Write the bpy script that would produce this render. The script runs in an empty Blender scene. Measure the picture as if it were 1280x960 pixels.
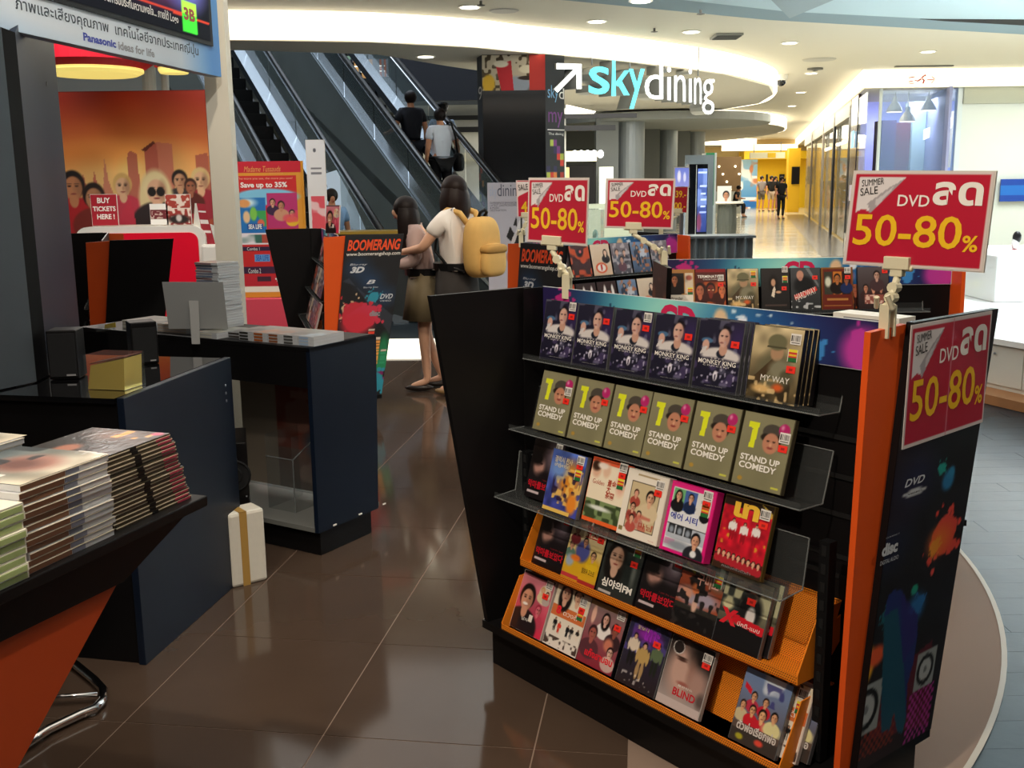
import bpy, math, random
import numpy as np
from mathutils import Vector, Matrix
rnd = random.Random(7)
S = bpy.context.scene
COL = S.collection
# ------------------------------------------------------------------ camera
FPX, PITCH, ROLL, CAMZ = 1310.0, math.atan(252*math.cos(math.radians(.75))/1310.0), math.radians(.75), 1.55
cd = bpy.data.cameras.new('camera'); cam = bpy.data.objects.new('camera', cd); COL.objects.link(cam)
cd.sensor_width = 36; cd.lens = 36*FPX/1280; cd.clip_end = 300; cd.clip_start = .02
_fw = Vector((0, math.cos(PITCH), -math.sin(PITCH))); _up0 = Vector((0, math.sin(PITCH), math.cos(PITCH)))
_rt = Vector((1, 0, 0))*math.cos(ROLL)-_up0*math.sin(ROLL); _up = _up0*math.cos(ROLL)+Vector((1, 0, 0))*math.sin(ROLL)
cam.matrix_world = Matrix(((_rt.x, _up.x, -_fw.x, 0), (_rt.y, _up.y, -_fw.y, 0), (_rt.z, _up.z, -_fw.z, CAMZ), (0, 0, 0, 1)))
S.camera = cam
CP = Vector((0, 0, CAMZ))
def ray(u, v): return _fw+_rt*((u-640)/FPX)+_up*((480-v)/FPX)
def gz(u, v, z=0.0):
    r = ray(u, v); return CP+r*((z-CAMZ)/r.z)
def gy(u, v, y):
    r = ray(u, v); return CP+r*(y/r.y)
def gp(u, v, p, nrm):
    r = ray(u, v); return CP+r*((Vector(p)-CP).dot(nrm)/r.dot(nrm))
# ------------------------------------------------------------------ world, lights, exposure
S.view_settings.view_transform = 'Standard'; S.view_settings.look = 'None'
S.view_settings.gamma = 1.0; S.view_settings.use_curve_mapping = False; S.view_settings.exposure = 0.0
w = bpy.data.worlds.new('world'); S.world = w; w.use_nodes = True
w.node_tree.nodes['Background'].inputs[0].default_value = (.80, .86, 1, 1)
w.node_tree.nodes['Background'].inputs[1].default_value = .16
def area(loc, sx, sy, power, col=(1, 1, 1), aim=None, spread=None):
    l = bpy.data.lights.new('ceiling_panel_light', 'AREA'); l.shape = 'RECTANGLE'; l.size = sx; l.size_y = sy; l.energy = power; l.color = col
    if spread: l.spread = math.radians(spread)
    o = bpy.data.objects.new('ceiling_panel_light', l); COL.objects.link(o); o.location = loc
    if aim: o.rotation_euler = (Vector(aim)-Vector(loc)).to_track_quat('-Z', 'Y').to_euler()
    return o
def spot(loc, aim, power, ang=60, col=(1, .93, .84), r=.05, blend=.6):
    l = bpy.data.lights.new('downlight_spot', 'SPOT'); l.energy = power; l.spot_size = math.radians(ang); l.spot_blend = blend; l.color = col; l.shadow_soft_size = r
    o = bpy.data.objects.new('downlight_spot', l); COL.objects.link(o); o.location = loc
    o.rotation_euler = (Vector(aim)-Vector(loc)).to_track_quat('-Z', 'Y').to_euler(); return o
WARM = (1, .86, .70); NEUT = (1, .96, .90); COOL = (.78, .88, 1)
# unseen lamps added for brightness: warm weak shop zone, brighter mall, right counter
spot((-1.1, .3, 3.45), (.9, 2.6, .5), 330, 70, WARM)
spot((3.0, 1.3, 3.45), (1.25, 2.6, 1.0), 85, 44, WARM)  # added to brighten the rack's end panel and sale poster
spot((-.2, .7, 3.45), (-.95, 2.0, .9), 110, 62, WARM)
spot((-.6, 2.4, 3.5), (-1.2, 4.4, .9), 120, 70, NEUT)  # added over the demo tables to brighten them
spot((1.4, 2.6, 3.5), (1.1, 4.3, 1.1), 110, 70, WARM)
spot((.2, 5.2, 3.55), (-.5, 7.6, 1.0), 150, 62, WARM)
spot((1.2, 4.6, 3.55), (.8, 6.2, 1.0), 90, 62, WARM)
spot((-.9, 4.6, 3.55), (-1.3, 6.9, .9), 90, 66, WARM)
area((0, 8.5, 3.5), 7, 4, 80, NEUT)
area((-.6, 2.4, 3.5), 5, 5, 85, WARM)
area((9.2, 23.6, 3.2), 1.6, 1.6, 190, (.72, .8, 1))  # added inside the glass shop to brighten it
area((-3.8, 9.8, 3.5), 3, 2, 125, NEUT)
area((2.4, 22, 3.25), 4, 7, 480, NEUT)
area((3.2, 12, 3.6), 6, 4, 130, NEUT)
area((-3.5, 18.5, 8.3), 8, 8, 620, COOL)
area((9.5, 31, 3.55), 4.5, 18, 1250, (1, .95, .82))
area((10.8, 18.6, 3.55), 5, 3, 300, (.95, 1, .97))  # added to brighten the pale wall at the right
area((12.5, 49, 3.55), 6, 14, 1100, (1, .93, .78))
area((8.5, 13, 3.55), 6, 8, 330, (.95, .98, 1))
area((6.8, 9.6, 3.4), 4, 5, 460, (.93, .97, 1), spread=70)
# ------------------------------------------------------------------ helpers
def lin(h):
    h = h.lstrip('#'); c = [int(h[i:i+2], 16)/255 for i in (0, 2, 4)]
    return tuple(x/12.92 if x <= .04045 else ((x+.055)/1.055)**2.4 for x in c)
MATS = {}
def mat(key, hexc='#808080', rough=.5, metal=0.0, emit=0.0, alpha=1.0, trans=0.0, coat=0.0, noise=0.0, nscale=20.0, bump=0.0, spec=.5, ior=1.45):
    if key in MATS: return MATS[key]
    m = bpy.data.materials.new(key); m.use_nodes = True; nt = m.node_tree; b = nt.nodes['Principled BSDF']
    c = lin(hexc)+(1,)
    b.inputs['Base Color'].default_value = c; b.inputs['Roughness'].default_value = rough; b.inputs['Metallic'].default_value = metal
    b.inputs['Alpha'].default_value = alpha; b.inputs['Transmission Weight'].default_value = trans; b.inputs['Coat Weight'].default_value = coat
    b.inputs['Coat Roughness'].default_value = .06
    b.inputs['Specular IOR Level'].default_value = spec; b.inputs['IOR'].default_value = ior
    if emit: b.inputs['Emission Color'].default_value = c; b.inputs['Emission Strength'].default_value = emit
    if noise or bump:
        tc = nt.nodes.new('ShaderNodeTexCoord'); n = nt.nodes.new('ShaderNodeTexNoise'); n.inputs['Scale'].default_value = nscale; n.inputs['Detail'].default_value = 4
        nt.links.new(tc.outputs['Object'], n.inputs['Vector'])
        if noise:
            r = nt.nodes.new('ShaderNodeMapRange'); r.inputs['To Min'].default_value = 1-noise; r.inputs['To Max'].default_value = 1+noise
            mx = nt.nodes.new('ShaderNodeVectorMath'); mx.operation = 'SCALE'; mx.inputs[0].default_value = c[:3]
            nt.links.new(n.outputs['Fac'], r.inputs['Value']); nt.links.new(r.outputs[0], mx.inputs['Scale']); nt.links.new(mx.outputs[0], b.inputs['Base Color'])
        if bump:
            bp = nt.nodes.new('ShaderNodeBump'); bp.inputs['Strength'].default_value = bump; bp.inputs['Distance'].default_value = .002
            nt.links.new(n.outputs['Fac'], bp.inputs['Height']); nt.links.new(bp.outputs[0], b.inputs['Normal'])
    MATS[key] = m; return m
def print_mat(key, rough, coat, emit=0.0):
    m = bpy.data.materials.new(key); m.use_nodes = True; nt = m.node_tree; b = nt.nodes['Principled BSDF']
    a = nt.nodes.new('ShaderNodeAttribute'); a.attribute_name = 'Col'
    nt.links.new(a.outputs['Color'], b.inputs['Base Color']); b.inputs['Roughness'].default_value = rough; b.inputs['Coat Weight'].default_value = coat; b.inputs['Coat Roughness'].default_value = .12
    if emit: nt.links.new(a.outputs['Color'], b.inputs['Emission Color']); b.inputs['Emission Strength'].default_value = emit
    MATS[key] = m; return m
# a sheet of film over a cover: fine crumpled gloss
PG = print_mat('printed_gloss', .35, .35); PM = print_mat('printed_matt', .55, 0); PE = print_mat('lit_screen_print', .7, 0, .9); PE.node_tree.nodes['Principled BSDF'].inputs['Specular IOR Level'].default_value = .1; PL = print_mat('lit_poster_print', .4, 0, .35)
nt = PG.node_tree; _n = nt.nodes.new('ShaderNodeTexNoise'); _n.inputs['Scale'].default_value = 14; _n.inputs['Distortion'].default_value = 2.5
_tc = nt.nodes.new('ShaderNodeTexCoord'); nt.links.new(_tc.outputs['Object'], _n.inputs['Vector'])
_b = nt.nodes.new('ShaderNodeBump'); _b.inputs['Strength'].default_value = .35; _b.inputs['Distance'].default_value = .004
nt.links.new(_n.outputs['Fac'], _b.inputs['Height']); nt.links.new(_b.outputs[0], nt.nodes['Principled BSDF'].inputs['Coat Normal'])
M = mat
BLACK = M('black_laminate', '#100f10', .42, spec=.25, noise=.25, nscale=6); BLACKG = M('black_gloss_laminate', '#141519', .16, coat=.4)
ORANGE = M('orange_laminate', '#e2571a', .42, noise=.06, nscale=9); CASEB = M('black_plastic_case', '#17171a', .3, coat=.3)
WHITE = M('white_lacquer', '#e9e6dc', .35); CREAM = M('cream_plastic', '#d9d2b4', .4); CHROME = M('polished_chrome', '#d8d8da', .12, 1.0)
STEEL = M('brushed_steel', '#9a9fa5', .3, .9, noise=.1, nscale=30); RED = M('red_panel', '#d0172e', .4)
CLEARC = M('clear_case_plastic', '#5c5d60', .2, coat=.5)
def acrylic(key='clear_acrylic', hexc='#dfe6e6', a=.16, rough=.04):
    """see-through sheet: transparent, mirror-like at grazing angles, share a of its own colour"""
    m = bpy.data.materials.new(key); m.use_nodes = True; nt = m.node_tree; nt.nodes.remove(nt.nodes['Principled BSDF'])
    d = nt.nodes.new('ShaderNodeBsdfDiffuse'); d.inputs[0].default_value = lin(hexc)+(1,); g = nt.nodes.new('ShaderNodeBsdfGlossy'); g.inputs['Roughness'].default_value = rough
    t = nt.nodes.new('ShaderNodeBsdfTransparent'); t.inputs[0].default_value = (.93, .94, .94, 1); m1 = nt.nodes.new('ShaderNodeMixShader'); m1.inputs[0].default_value = a; m2 = nt.nodes.new('ShaderNodeMixShader')
    lw = nt.nodes.new('ShaderNodeLayerWeight'); lw.inputs[0].default_value = .5; pw = nt.nodes.new('ShaderNodeMath'); pw.operation = 'POWER'; pw.inputs[1].default_value = 4; f = nt.nodes.new('ShaderNodeMath'); f.operation = 'MULTIPLY_ADD'; f.inputs[1].default_value = .4; f.inputs[2].default_value = .03; nt.links.new(lw.outputs['Facing'], pw.inputs[0]); nt.links.new(pw.outputs[0], f.inputs[0])
    nt.links.new(t.outputs[0], m1.inputs[1]); nt.links.new(d.outputs[0], m1.inputs[2]); nt.links.new(f.outputs[0], m2.inputs[0]); nt.links.new(m1.outputs[0], m2.inputs[1]); nt.links.new(g.outputs[0], m2.inputs[2])
    nt.links.new(m2.outputs[0], nt.nodes['Material Output'].inputs[0]); MATS[key] = m; return m
ACR = acrylic(a=.02); ACREDGE = M('acrylic_edge', '#7f8484', .2, alpha=.6); GLASS = acrylic('shop_glass', '#cfe0e4', .10, .02); GREYGLASS = acrylic('grey_balustrade_glass', '#5f6b6e', .5, .08)

def box(cx, cy, cz, sx, sy, sz, rz=0, mi=0):
    c, s = math.cos(rz), math.sin(rz); v = []
    for dz in (-.5, .5):
        for dx, dy in ((-.5, -.5), (.5, -.5), (.5, .5), (-.5, .5)):
            x, y = dx*sx, dy*sy; v.append((cx+x*c-y*s, cy+x*s+y*c, cz+dz*sz))
    return v, [(3, 2, 1, 0), (4, 5, 6, 7), (0, 1, 5, 4), (1, 2, 6, 5), (2, 3, 7, 6), (3, 0, 4, 7)], mi
def bx2(x0, y0, z0, x1, y1, z1, mi=0): return box((x0+x1)/2, (y0+y1)/2, (z0+z1)/2, abs(x1-x0), abs(y1-y0), abs(z1-z0), 0, mi)
def prism(pts, vec, mi=0):
    """polygon pts extruded along vec"""
    n = len(pts); vec = Vector(vec); v = [tuple(Vector(p)) for p in pts]+[tuple(Vector(p)+vec) for p in pts]
    f = [tuple(range(n))[::-1], tuple(range(n, 2*n))]+[(i, (i+1) % n, n+(i+1) % n, n+i) for i in range(n)]
    return v, f, mi
def tube(path, r, n=8, mi=0, cap=True):
    path = [Vector(p) for p in path]; v = []; f = []
    rs = r if isinstance(r, (list, tuple)) else [r]*len(path)
    for i, p in enumerate(path):
        t = (path[min(i+1, len(path)-1)]-path[max(i-1, 0)]).normalized()
        a = t.orthogonal().normalized() if i == 0 else (a-t*a.dot(t)).normalized()
        b = t.cross(a)
        for k in range(n):
            an = 2*math.pi*k/n; v.append(tuple(p+(a*math.cos(an)+b*math.sin(an))*rs[i]))
    for i in range(len(path)-1):
        for k in range(n): f.append((i*n+k, i*n+(k+1) % n, (i+1)*n+(k+1) % n, (i+1)*n+k))
    if cap: f.append(tuple(range(n))[::-1]); f.append(tuple(range((len(path)-1)*n, len(path)*n)))
    return v, f, mi
def lathe(prof, n=24, c=(0, 0, 0), mi=0):
    v = []; f = []
    for r, z in prof:
        for k in range(n): a = 2*math.pi*k/n; v.append((c[0]+r*math.cos(a), c[1]+r*math.sin(a), c[2]+z))
    m = len(prof)
    for i in range(m-1):
        for k in range(n): f.append((i*n+k, i*n+(k+1) % n, (i+1)*n+(k+1) % n, (i+1)*n+k))
    f.append(tuple(range(n))[::-1]); f.append(tuple(range((m-1)*n, m*n)))
    return v, f, mi
def ell(cx, cy, cz, rx, ry, rz, mi=0, n=16, m=10):
    v = [(cx, cy, cz-rz)]; f = []
    for i in range(1, m):
        th = math.pi*i/m-math.pi/2
        for k in range(n): a = 2*math.pi*k/n; v.append((cx+rx*math.cos(th)*math.cos(a), cy+ry*math.cos(th)*math.sin(a), cz+rz*math.sin(th)))
    v.append((cx, cy, cz+rz)); L = len(v)-1
    for k in range(n): f.append((0, 1+(k+1) % n, 1+k)); f.append((L, 1+(m-2)*n+k, 1+(m-2)*n+(k+1) % n))
    for i in range(m-2):
        for k in range(n): a, b = 1+i*n+k, 1+i*n+(k+1) % n; f.append((a, b, b+n, a+n))
    return v, f, mi
MC = {}
def obj(name, geos, mats, parent=None, smooth=False, bevel=0.0, key=None, label=None):
    """link ONE mesh object from a list of (verts, faces, material index)"""
    if key and key in MC: me = MC[key]
    else:
        v = []; f = []; mi = []
        for gv, gf, gm in geos:
            o = len(v); v += gv; f += [tuple(i+o for i in q) for q in gf]; mi += [gm]*len(gf)
        me = bpy.data.meshes.new(name); me.from_pydata([tuple(p) for p in v], [], f)
        for m in (mats if isinstance(mats, (list, tuple)) else [mats]): me.materials.append(m)
        if max(mi, default=0): me.polygons.foreach_set('material_index', mi)
        if smooth: me.polygons.foreach_set('use_smooth', [True]*len(f))
        me.update()
        if key: MC[key] = me
    o = bpy.data.objects.new(name, me); COL.objects.link(o)
    if parent: o.parent = parent
    if bevel:
        b = o.modifiers.new('edge', 'BEVEL'); b.width = bevel; b.segments = 2; b.limit_method = 'ANGLE'
    if label: o['label'] = label
    return o
def tag(o, label, cat, group=None):
    o['label'] = label; o['category'] = cat
    if group: o['group'] = group
    return o
def thing(name, label, cat, loc=(0, 0, 0), rz=0, group=None):
    o = bpy.data.objects.new(name, None); o.empty_display_size = .05; COL.objects.link(o); o.location = loc; o.rotation_euler = (0, 0, rz)
    return tag(o, label, cat, group)
def struct(name, geos, mats, parent=None, **k):
    o = obj(name, geos, mats, parent, **k)
    if not parent: o['kind'] = 'structure'
    return o
# ------------------------------------------------------------------ print on a surface
class Frame:
    """four corners of a flat print: bottom-left, bottom-right, top-left, top-right, seen from its front"""
    def __init__(s, a, b, c, d):
        s.a, s.b, s.c, s.d = map(Vector, (a, b, c, d)); s.n = (s.b-s.a).cross(s.c-s.a).normalized()
        s.w = ((s.b-s.a).length+(s.d-s.c).length)/2; s.h = ((s.c-s.a).length+(s.d-s.b).length)/2
    def at(s, x, y, o=0.0): return s.a*(1-x)*(1-y)+s.b*x*(1-y)+s.c*(1-x)*y+s.d*x*y+s.n*o
def vnoise(X, Y, fr, seed):
    r = np.random.RandomState(seed); g = r.rand(64, 64); x = X*fr; y = Y*fr
    xi = np.floor(x).astype(int); yi = np.floor(y).astype(int); fx = x-xi; fy = y-yi; fx = fx*fx*(3-2*fx); fy = fy*fy*(3-2*fy)
    q = lambda a, b: g[a % 64, b % 64]
    return q(xi, yi)*(1-fx)*(1-fy)+q(xi+1, yi)*fx*(1-fy)+q(xi, yi+1)*(1-fx)*fy+q(xi+1, yi+1)*fx*fy
def hx(c): c = c.lstrip('#'); return np.array([int(c[i:i+2], 16)/255 for i in (0, 2, 4)])
def inpoly(X, Y, P):
    m = np.zeros(X.shape, bool); n = len(P)
    for i in range(n):
        x0, y0 = P[i]; x1, y1 = P[(i+1) % n]
        if y0 == y1: continue
        c = ((Y >= y0) != (Y >= y1)) & (X < (x1-x0)*(Y-y0)/(y1-y0)+x0); m ^= c
    return m
def paint(ops, a, nx, ny):
    X, Y = np.meshgrid(np.linspace(0, 1, nx), np.linspace(0, 1, ny)); C = np.zeros((ny, nx, 3))+.5
    def bl(m, c):
        nonlocal C; C = C*(1-m[..., None])+hx(c)*m[..., None]
    def elp(x, y, rx, ry, c, soft=.15, al=1.):
        d = np.sqrt(((X-x)/rx)**2+((Y-y)/ry)**2); bl(np.clip((1+soft-d)/max(2*soft, .02), 0, 1)*al, c)
    def face(x, y, s, hair='#1c1514', skin='#c99a7c', shirt=None, long=0):
        # s = head height in y units
        sx = s/a
        if shirt: elp(x, y-s*1.15, sx*.95, s*.75, shirt, .06)
        if long: elp(x, y-s*.25, sx*.55, s*.85, hair, .12)
        elp(x, y-s*.5, sx*.18, s*.3, skin, .1)
        elp(x, y+s*.08, sx*.45, s*.52, hair, .08); elp(x, y-s*.06, sx*.34, s*.44, skin, .08)
        elp(x, y-s*.2, sx*.22, s*.25, skin, .3)
        if nx*s/a > 9:
            for e in (-1, 1): elp(x+e*sx*.14, y+s*.02, sx*.075, s*.035, '#2a1c18', .3); elp(x+e*sx*.15, y+s*.1, sx*.1, s*.025, '#2a1c18', .4, .7)
            elp(x, y-s*.28, sx*.11, s*.035, '#8a3f38', .3); elp(x+sx*.02, y-s*.12, sx*.045, s*.1, '#a87858', .5, .6)
            elp(x+sx*.22, y-s*.05, sx*.14, s*.35, '#7d5540', .5, .45)
    for o in ops:
        k = o[0]
        if k == 'g': t = Y[..., None]; C = hx(o[1])*(1-t)+hx(o[2])*t
        elif k == 'gx': t = X[..., None]; C = hx(o[1])*(1-t)+hx(o[2])*t
        elif k == 'r': bl(((X >= o[1]) & (X <= o[3]) & (Y >= o[2]) & (Y <= o[4]))*(o[6] if len(o) > 6 else 1.), o[5])
        elif k == 'e': elp(*o[1:])
        elif k == 'p': bl(inpoly(X, Y, o[1])*(o[3] if len(o) > 3 else 1.), o[2])
        elif k == 'n': C = np.clip(C*(1+(vnoise(X*a, Y, o[2], o[3])-.5)[..., None]*2*o[1]), 0, 1)
        elif k == 'm':  # mottled patch of colour c where noise is high
            nn = vnoise(X*a, Y, o[2], o[3]); al = o[5] if len(o) > 5 else 1.
            m = np.clip((nn-o[4])*9, 0, 1)*al
            if len(o) > 6: x0, y0, x1, y1 = o[6]; m = m*((X >= x0) & (X <= x1) & (Y >= y0) & (Y <= y1))
            bl(m, o[1])
        elif k == 's':
            x, y, r, c, sd = o[1:6]; R = random.Random(sd); elp(x, y, r/a, r, c, .05)
            for i in range(26):
                an = R.random()*6.28; d = r*(.7+1.3*R.random()**1.6); q = r*(.34*(1-d/(2.2*r))+.04)*(.6+R.random())
                elp(x+math.cos(an)*d/a, y+math.sin(an)*d, q/a, q, c, .05)
        elif k == 'f': face(*o[1:])
        elif k == 'b':  # small standing figure x, foot y, height, top colour, trouser colour
            x, y, h, c1, c2 = o[1:6]; sk = o[6] if len(o) > 6 else '#c99a7c'
            for e in (-1, 1): elp(x+e*h*.07/a, y+h*.24, h*.06/a, h*.26, c2, .1)
            elp(x, y+h*.64, h*.17/a, h*.22, c1, .1); elp(x, y+h*.9, h*.085/a, h*.1, '#1a1413', .1); elp(x, y+h*.87, h*.06/a, h*.07, sk, .1)
            for e in (-1, 1): elp(x+e*h*.18/a, y+h*.6, h*.045/a, h*.19, c1, .1)
        elif k == 'd':  # dot screen
            x0, y0, x1, y1, c, st = o[1:7]; m = (np.sin(X*a/st*6.283)*np.sin(Y/st*6.283) > .05) & (X >= x0) & (X <= x1) & (Y >= y0) & (Y <= y1); bl(m*1., c)
        elif k == 'sp':  # loudspeaker
            x, y, r = o[1:4]; bl(((abs(X-x) < r*1.15/a) & (abs(Y-y) < r*1.2))*1., '#8f9593'); elp(x, y, r/a, r, '#101112', .03); elp(x, y, r*.7/a, r*.7, '#a9adac', .05); elp(x, y, r*.2/a, r*.2, '#6d7272', .1)
    return np.clip(C, 0, 1)
def sheet(name, fr, ops, parent, m=PM, res=400, key=None, off=.0006, label=None):
    if key and key in MC: me = MC[key]
    else:
        nx = max(3, min(170, int(fr.w*res))); ny = max(3, min(190, int(fr.h*res)))
        C = paint(ops, fr.w/fr.h, nx, ny); C = np.where(C <= .04045, C/12.92, ((C+.055)/1.055)**2.4)
        gx, gyy = np.meshgrid(np.linspace(0, 1, nx), np.linspace(0, 1, ny)); gx = gx.ravel()[:, None]; gyy = gyy.ravel()[:, None]
        A, B, CC, D = (np.array(p) for p in (fr.a, fr.b, fr.c, fr.d))
        V = A*(1-gx)*(1-gyy)+B*gx*(1-gyy)+CC*(1-gx)*gyy+D*gx*gyy+np.array(fr.n)*off
        i = (np.arange(ny-1)[:, None]*nx+np.arange(nx-1)).ravel(); F = np.stack([i, i+1, i+nx+1, i+nx], 1)
        me = bpy.data.meshes.new(name); me.vertices.add(len(V)); me.vertices.foreach_set('co', V.ravel()); me.loops.add(F.size); me.loops.foreach_set('vertex_index', F.ravel())
        me.polygons.add(len(F)); me.polygons.foreach_set('loop_start', np.arange(0, F.size, 4)); me.polygons.foreach_set('loop_total', np.full(len(F), 4)); me.update(calc_edges=True)
        at = me.color_attributes.new('Col', 'FLOAT_COLOR', 'POINT'); at.data.foreach_set('color', np.concatenate([C.reshape(-1, 3), np.ones((nx*ny, 1))], 1).ravel())
        me.materials.append(m)
        if key: MC[key] = me
    o = bpy.data.objects.new(name, me); COL.objects.link(o)
    if parent: o.parent = parent
    if label: o['label'] = label
    return o
TJ = []
def text(fr, body, x0, y0, x1, y1, m, parent, bold=.0, shear=0., off=.0014, depth=0., key=None, name='lettering', rot=0., label=None):
    """lettering that fills the box x0..x1, y0..y1 of the frame (0..1)"""
    if key and key in MC: me = MC[key]; new = False
    else: me = bpy.data.meshes.new(name); me.materials.append(m); new = True
    if key: MC[key] = me
    o = bpy.data.objects.new(name, me); COL.objects.link(o)
    if parent: o.parent = parent
    if label: o['label'] = label
    if new: TJ.append((me, fr, body, (x0, y0, x1, y1), bold, shear, off, depth, rot))
    return o
def flush_text():
    tmp = []; cache = {}
    for j in TJ:
        k = (j[2], j[4], j[5], j[7] > 0)
        if k in cache: continue
        c = bpy.data.curves.new('tmp', 'FONT'); c.body = j[2]; c.size = 1; c.offset = j[4]; c.shear = j[5]; c.resolution_u = 3; c.space_line = .85
        if j[7]: c.extrude = .5
        o = bpy.data.objects.new('tmp', c); COL.objects.link(o); cache[k] = o
    bpy.context.view_layer.update(); dg = bpy.context.evaluated_depsgraph_get(); data = {}
    for k, o in cache.items():
        me = bpy.data.meshes.new_from_object(o.evaluated_get(dg)); n = len(me.vertices); V = np.zeros(n*3); me.vertices.foreach_get('co', V); data[k] = (V.reshape(-1, 3), [tuple(p.vertices) for p in me.polygons])
        bpy.data.meshes.remove(me)
    for o in cache.values():
        c = o.data; bpy.data.objects.remove(o); bpy.data.curves.remove(c)
    for me, fr, body, (x0, y0, x1, y1), bold, shear, off, depth, rot in TJ:
        V, F = data[(body, bold, shear, depth > 0)]
        if not len(V): continue
        mn = V.min(0); mx = V.max(0); U = (V-mn)/np.maximum(mx-mn, 1e-6)
        X = x0+U[:, 0]*(x1-x0); Y = y0+U[:, 1]*(y1-y0)
        if rot:
            a = fr.w/fr.h; cx, cy = (x0+x1)/2, (y0+y1)/2; dx, dy = (X-cx)*a, Y-cy; X = cx+(dx*math.cos(rot)-dy*math.sin(rot))/a; Y = cy+dx*math.sin(rot)+dy*math.cos(rot)
        zz = off+(U[:, 2]*depth if depth else 0)
        X = X[:, None]; Y = Y[:, None]; A, B, C, D = (np.array(p) for p in (fr.a, fr.b, fr.c, fr.d))
        P = A*(1-X)*(1-Y)+B*X*(1-Y)+C*(1-X)*Y+D*X*Y+np.array(fr.n)*(zz[:, None] if depth else off)
        mats = [m for m in me.materials]; me.from_pydata([tuple(p) for p in P], [], F); me.update()
TW = M('print_white', '#f0ece4', .5); TY = M('print_yellow', '#f0bf1e', .5); TK = M('print_black', '#151314', .5); TR = M('print_red', '#e02418', .5); TB = M('print_blue', '#2b3aa0', .5); TO = M('print_orange_red', '#f0562a', .5); TG = M('print_grey', '#8e8e90', .5); TCY = M('print_pale_blue', '#7fb6dd', .5)
# ================================================================== floors
TILE = M('brown_floor_tile', '#4b3d33', .10, noise=.12, nscale=5, spec=.55); GROUT = M('floor_grout', '#8a7668', .7)
shop = [(-1.323+3.22*math.cos(math.radians(a)), 4.554+3.22*math.sin(math.radians(a))) for a in range(-62, 36, 4)]
shop += [(1.3, 9.25), (-8.5, 9.9), (-8.5, .2), (.0, .2)]
def clip(poly, conv):
    out = poly
    for i in range(len(conv)):
        a = conv[i]; b = conv[(i+1) % len(conv)]; inp = out; out = []
        side = lambda p: (b[0]-a[0])*(p[1]-a[1])-(b[1]-a[1])*(p[0]-a[0])
        for k in range(len(inp)):
            p, q = inp[k], inp[(k+1) % len(inp)]; sp, sq = side(p), side(q)
            if sp >= 0: out.append(p)
            if (sp >= 0) != (sq >= 0): t = sp/(sp-sq); out.append((p[0]+t*(q[0]-p[0]), p[1]+t*(q[1]-p[1])))
        if not out: return []
    return out
fl = struct('floor', [prism([(x, y, -.012) for x, y in shop], (0, 0, .010))], GROUT)
ta = math.radians(8.5); tx = Vector((math.cos(ta), -math.sin(ta))); ty = Vector((math.sin(ta), math.cos(ta))); to = Vector((-.555, 2.763)); tw = .61; g = .0022
for i in range(-14, 5):
    for j in range(-4, 12):
        q = [to+tx*(tw*i+a)+ty*(tw*j+b) for a, b in ((g, g), (tw-g, g), (tw-g, tw-g), (g, tw-g))]
        pl = clip([(p.x, p.y) for p in q], shop)
        if len(pl) < 3 or sum(p[1] for p in pl)/len(pl) < .8: continue
        o = obj('floor_tile', [prism([(x, y, -.002) for x, y in pl], (0, 0, .002))], TILE, fl)
# curved metal strip between tiles and planks
arc = [(math.radians(a)) for a in range(-62, 36, 2)]
v = []; f = []
for k, a in enumerate(arc):
    for r in (3.215, 3.232): v.append((-1.323+r*math.cos(a), 4.554+r*math.sin(a), .001))
for k in range(len(arc)-1): f.append((2*k, 2*k+1, 2*k+3, 2*k+2))
struct('trim_1', [(v, f, 0)], M('floor_strip', '#b9b3a6', .4))
WOODM = [M('plank_%s' % c[1:], c, .34, noise=.4, nscale=5, bump=1.0, spec=.45) for c in ('#182833', '#15242e', '#1c2d38')]
f2 = struct('floor_planks', [bx2(-9.5, -3, -.05, 14.5, 15.5, -.014)], M('plank_underlay', '#1a262e', .5)); f2.name = 'floor_2'
for r in range(46):
    y = 1.0+r*.15
    x = .2+(r*.37 % 1.1)
    while x < 5.6:
        d = math.hypot(x+.55+1.323, y-4.554)
        if d > 2.6 and not (y > 4.5 and d < 3.0) and x+1.1 > .9: obj('floor_plank', [bx2(x, y, -.014, x+1.098, y+.149, -.0035)], WOODM[rnd.randrange(3)], f2)
        x += 1.1
struct('floor_corridor', [bx2(-9.5, 13.2, -.012, 22, 64, -.001)], M('polished_beige_stone', '#cfc8b2', .12, noise=.06, nscale=1.5)).name = 'floor_3'
dv = Vector((.2245, .9745, 0))
c0 = Vector((6.26, 21.2, 0)); bd = []
struct('trim_2', [prism([tuple(c0), tuple(c0+Vector((.8, 0, 0))), tuple(c0+dv*26+Vector((.8, 0, 0))), tuple(c0+dv*26)], (0, 0, .004))], M('dark_granite', '#3b3836', .2, noise=.3, nscale=14))
for k in range(22): # light stone joints running along the mall
    y = 15+k*1.9
    struct('trim_3', [bx2(3.5, y, -.001, 6.2+(y-21.2)*.23, y+.05, .0015)], M('stone_joint', '#a89f88', .3))
struct('trim_4', [prism([(-1.25, 9.32, 0), (1.2, 9.2, 0), (1.2, 10.45, 0), (-1.25, 10.5, 0)], (0, 0, .012))], M('lit_floor_panel', '#fff8e6', .4, emit=1.0))  # floor patch given a glow in place of light falling on it
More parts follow.
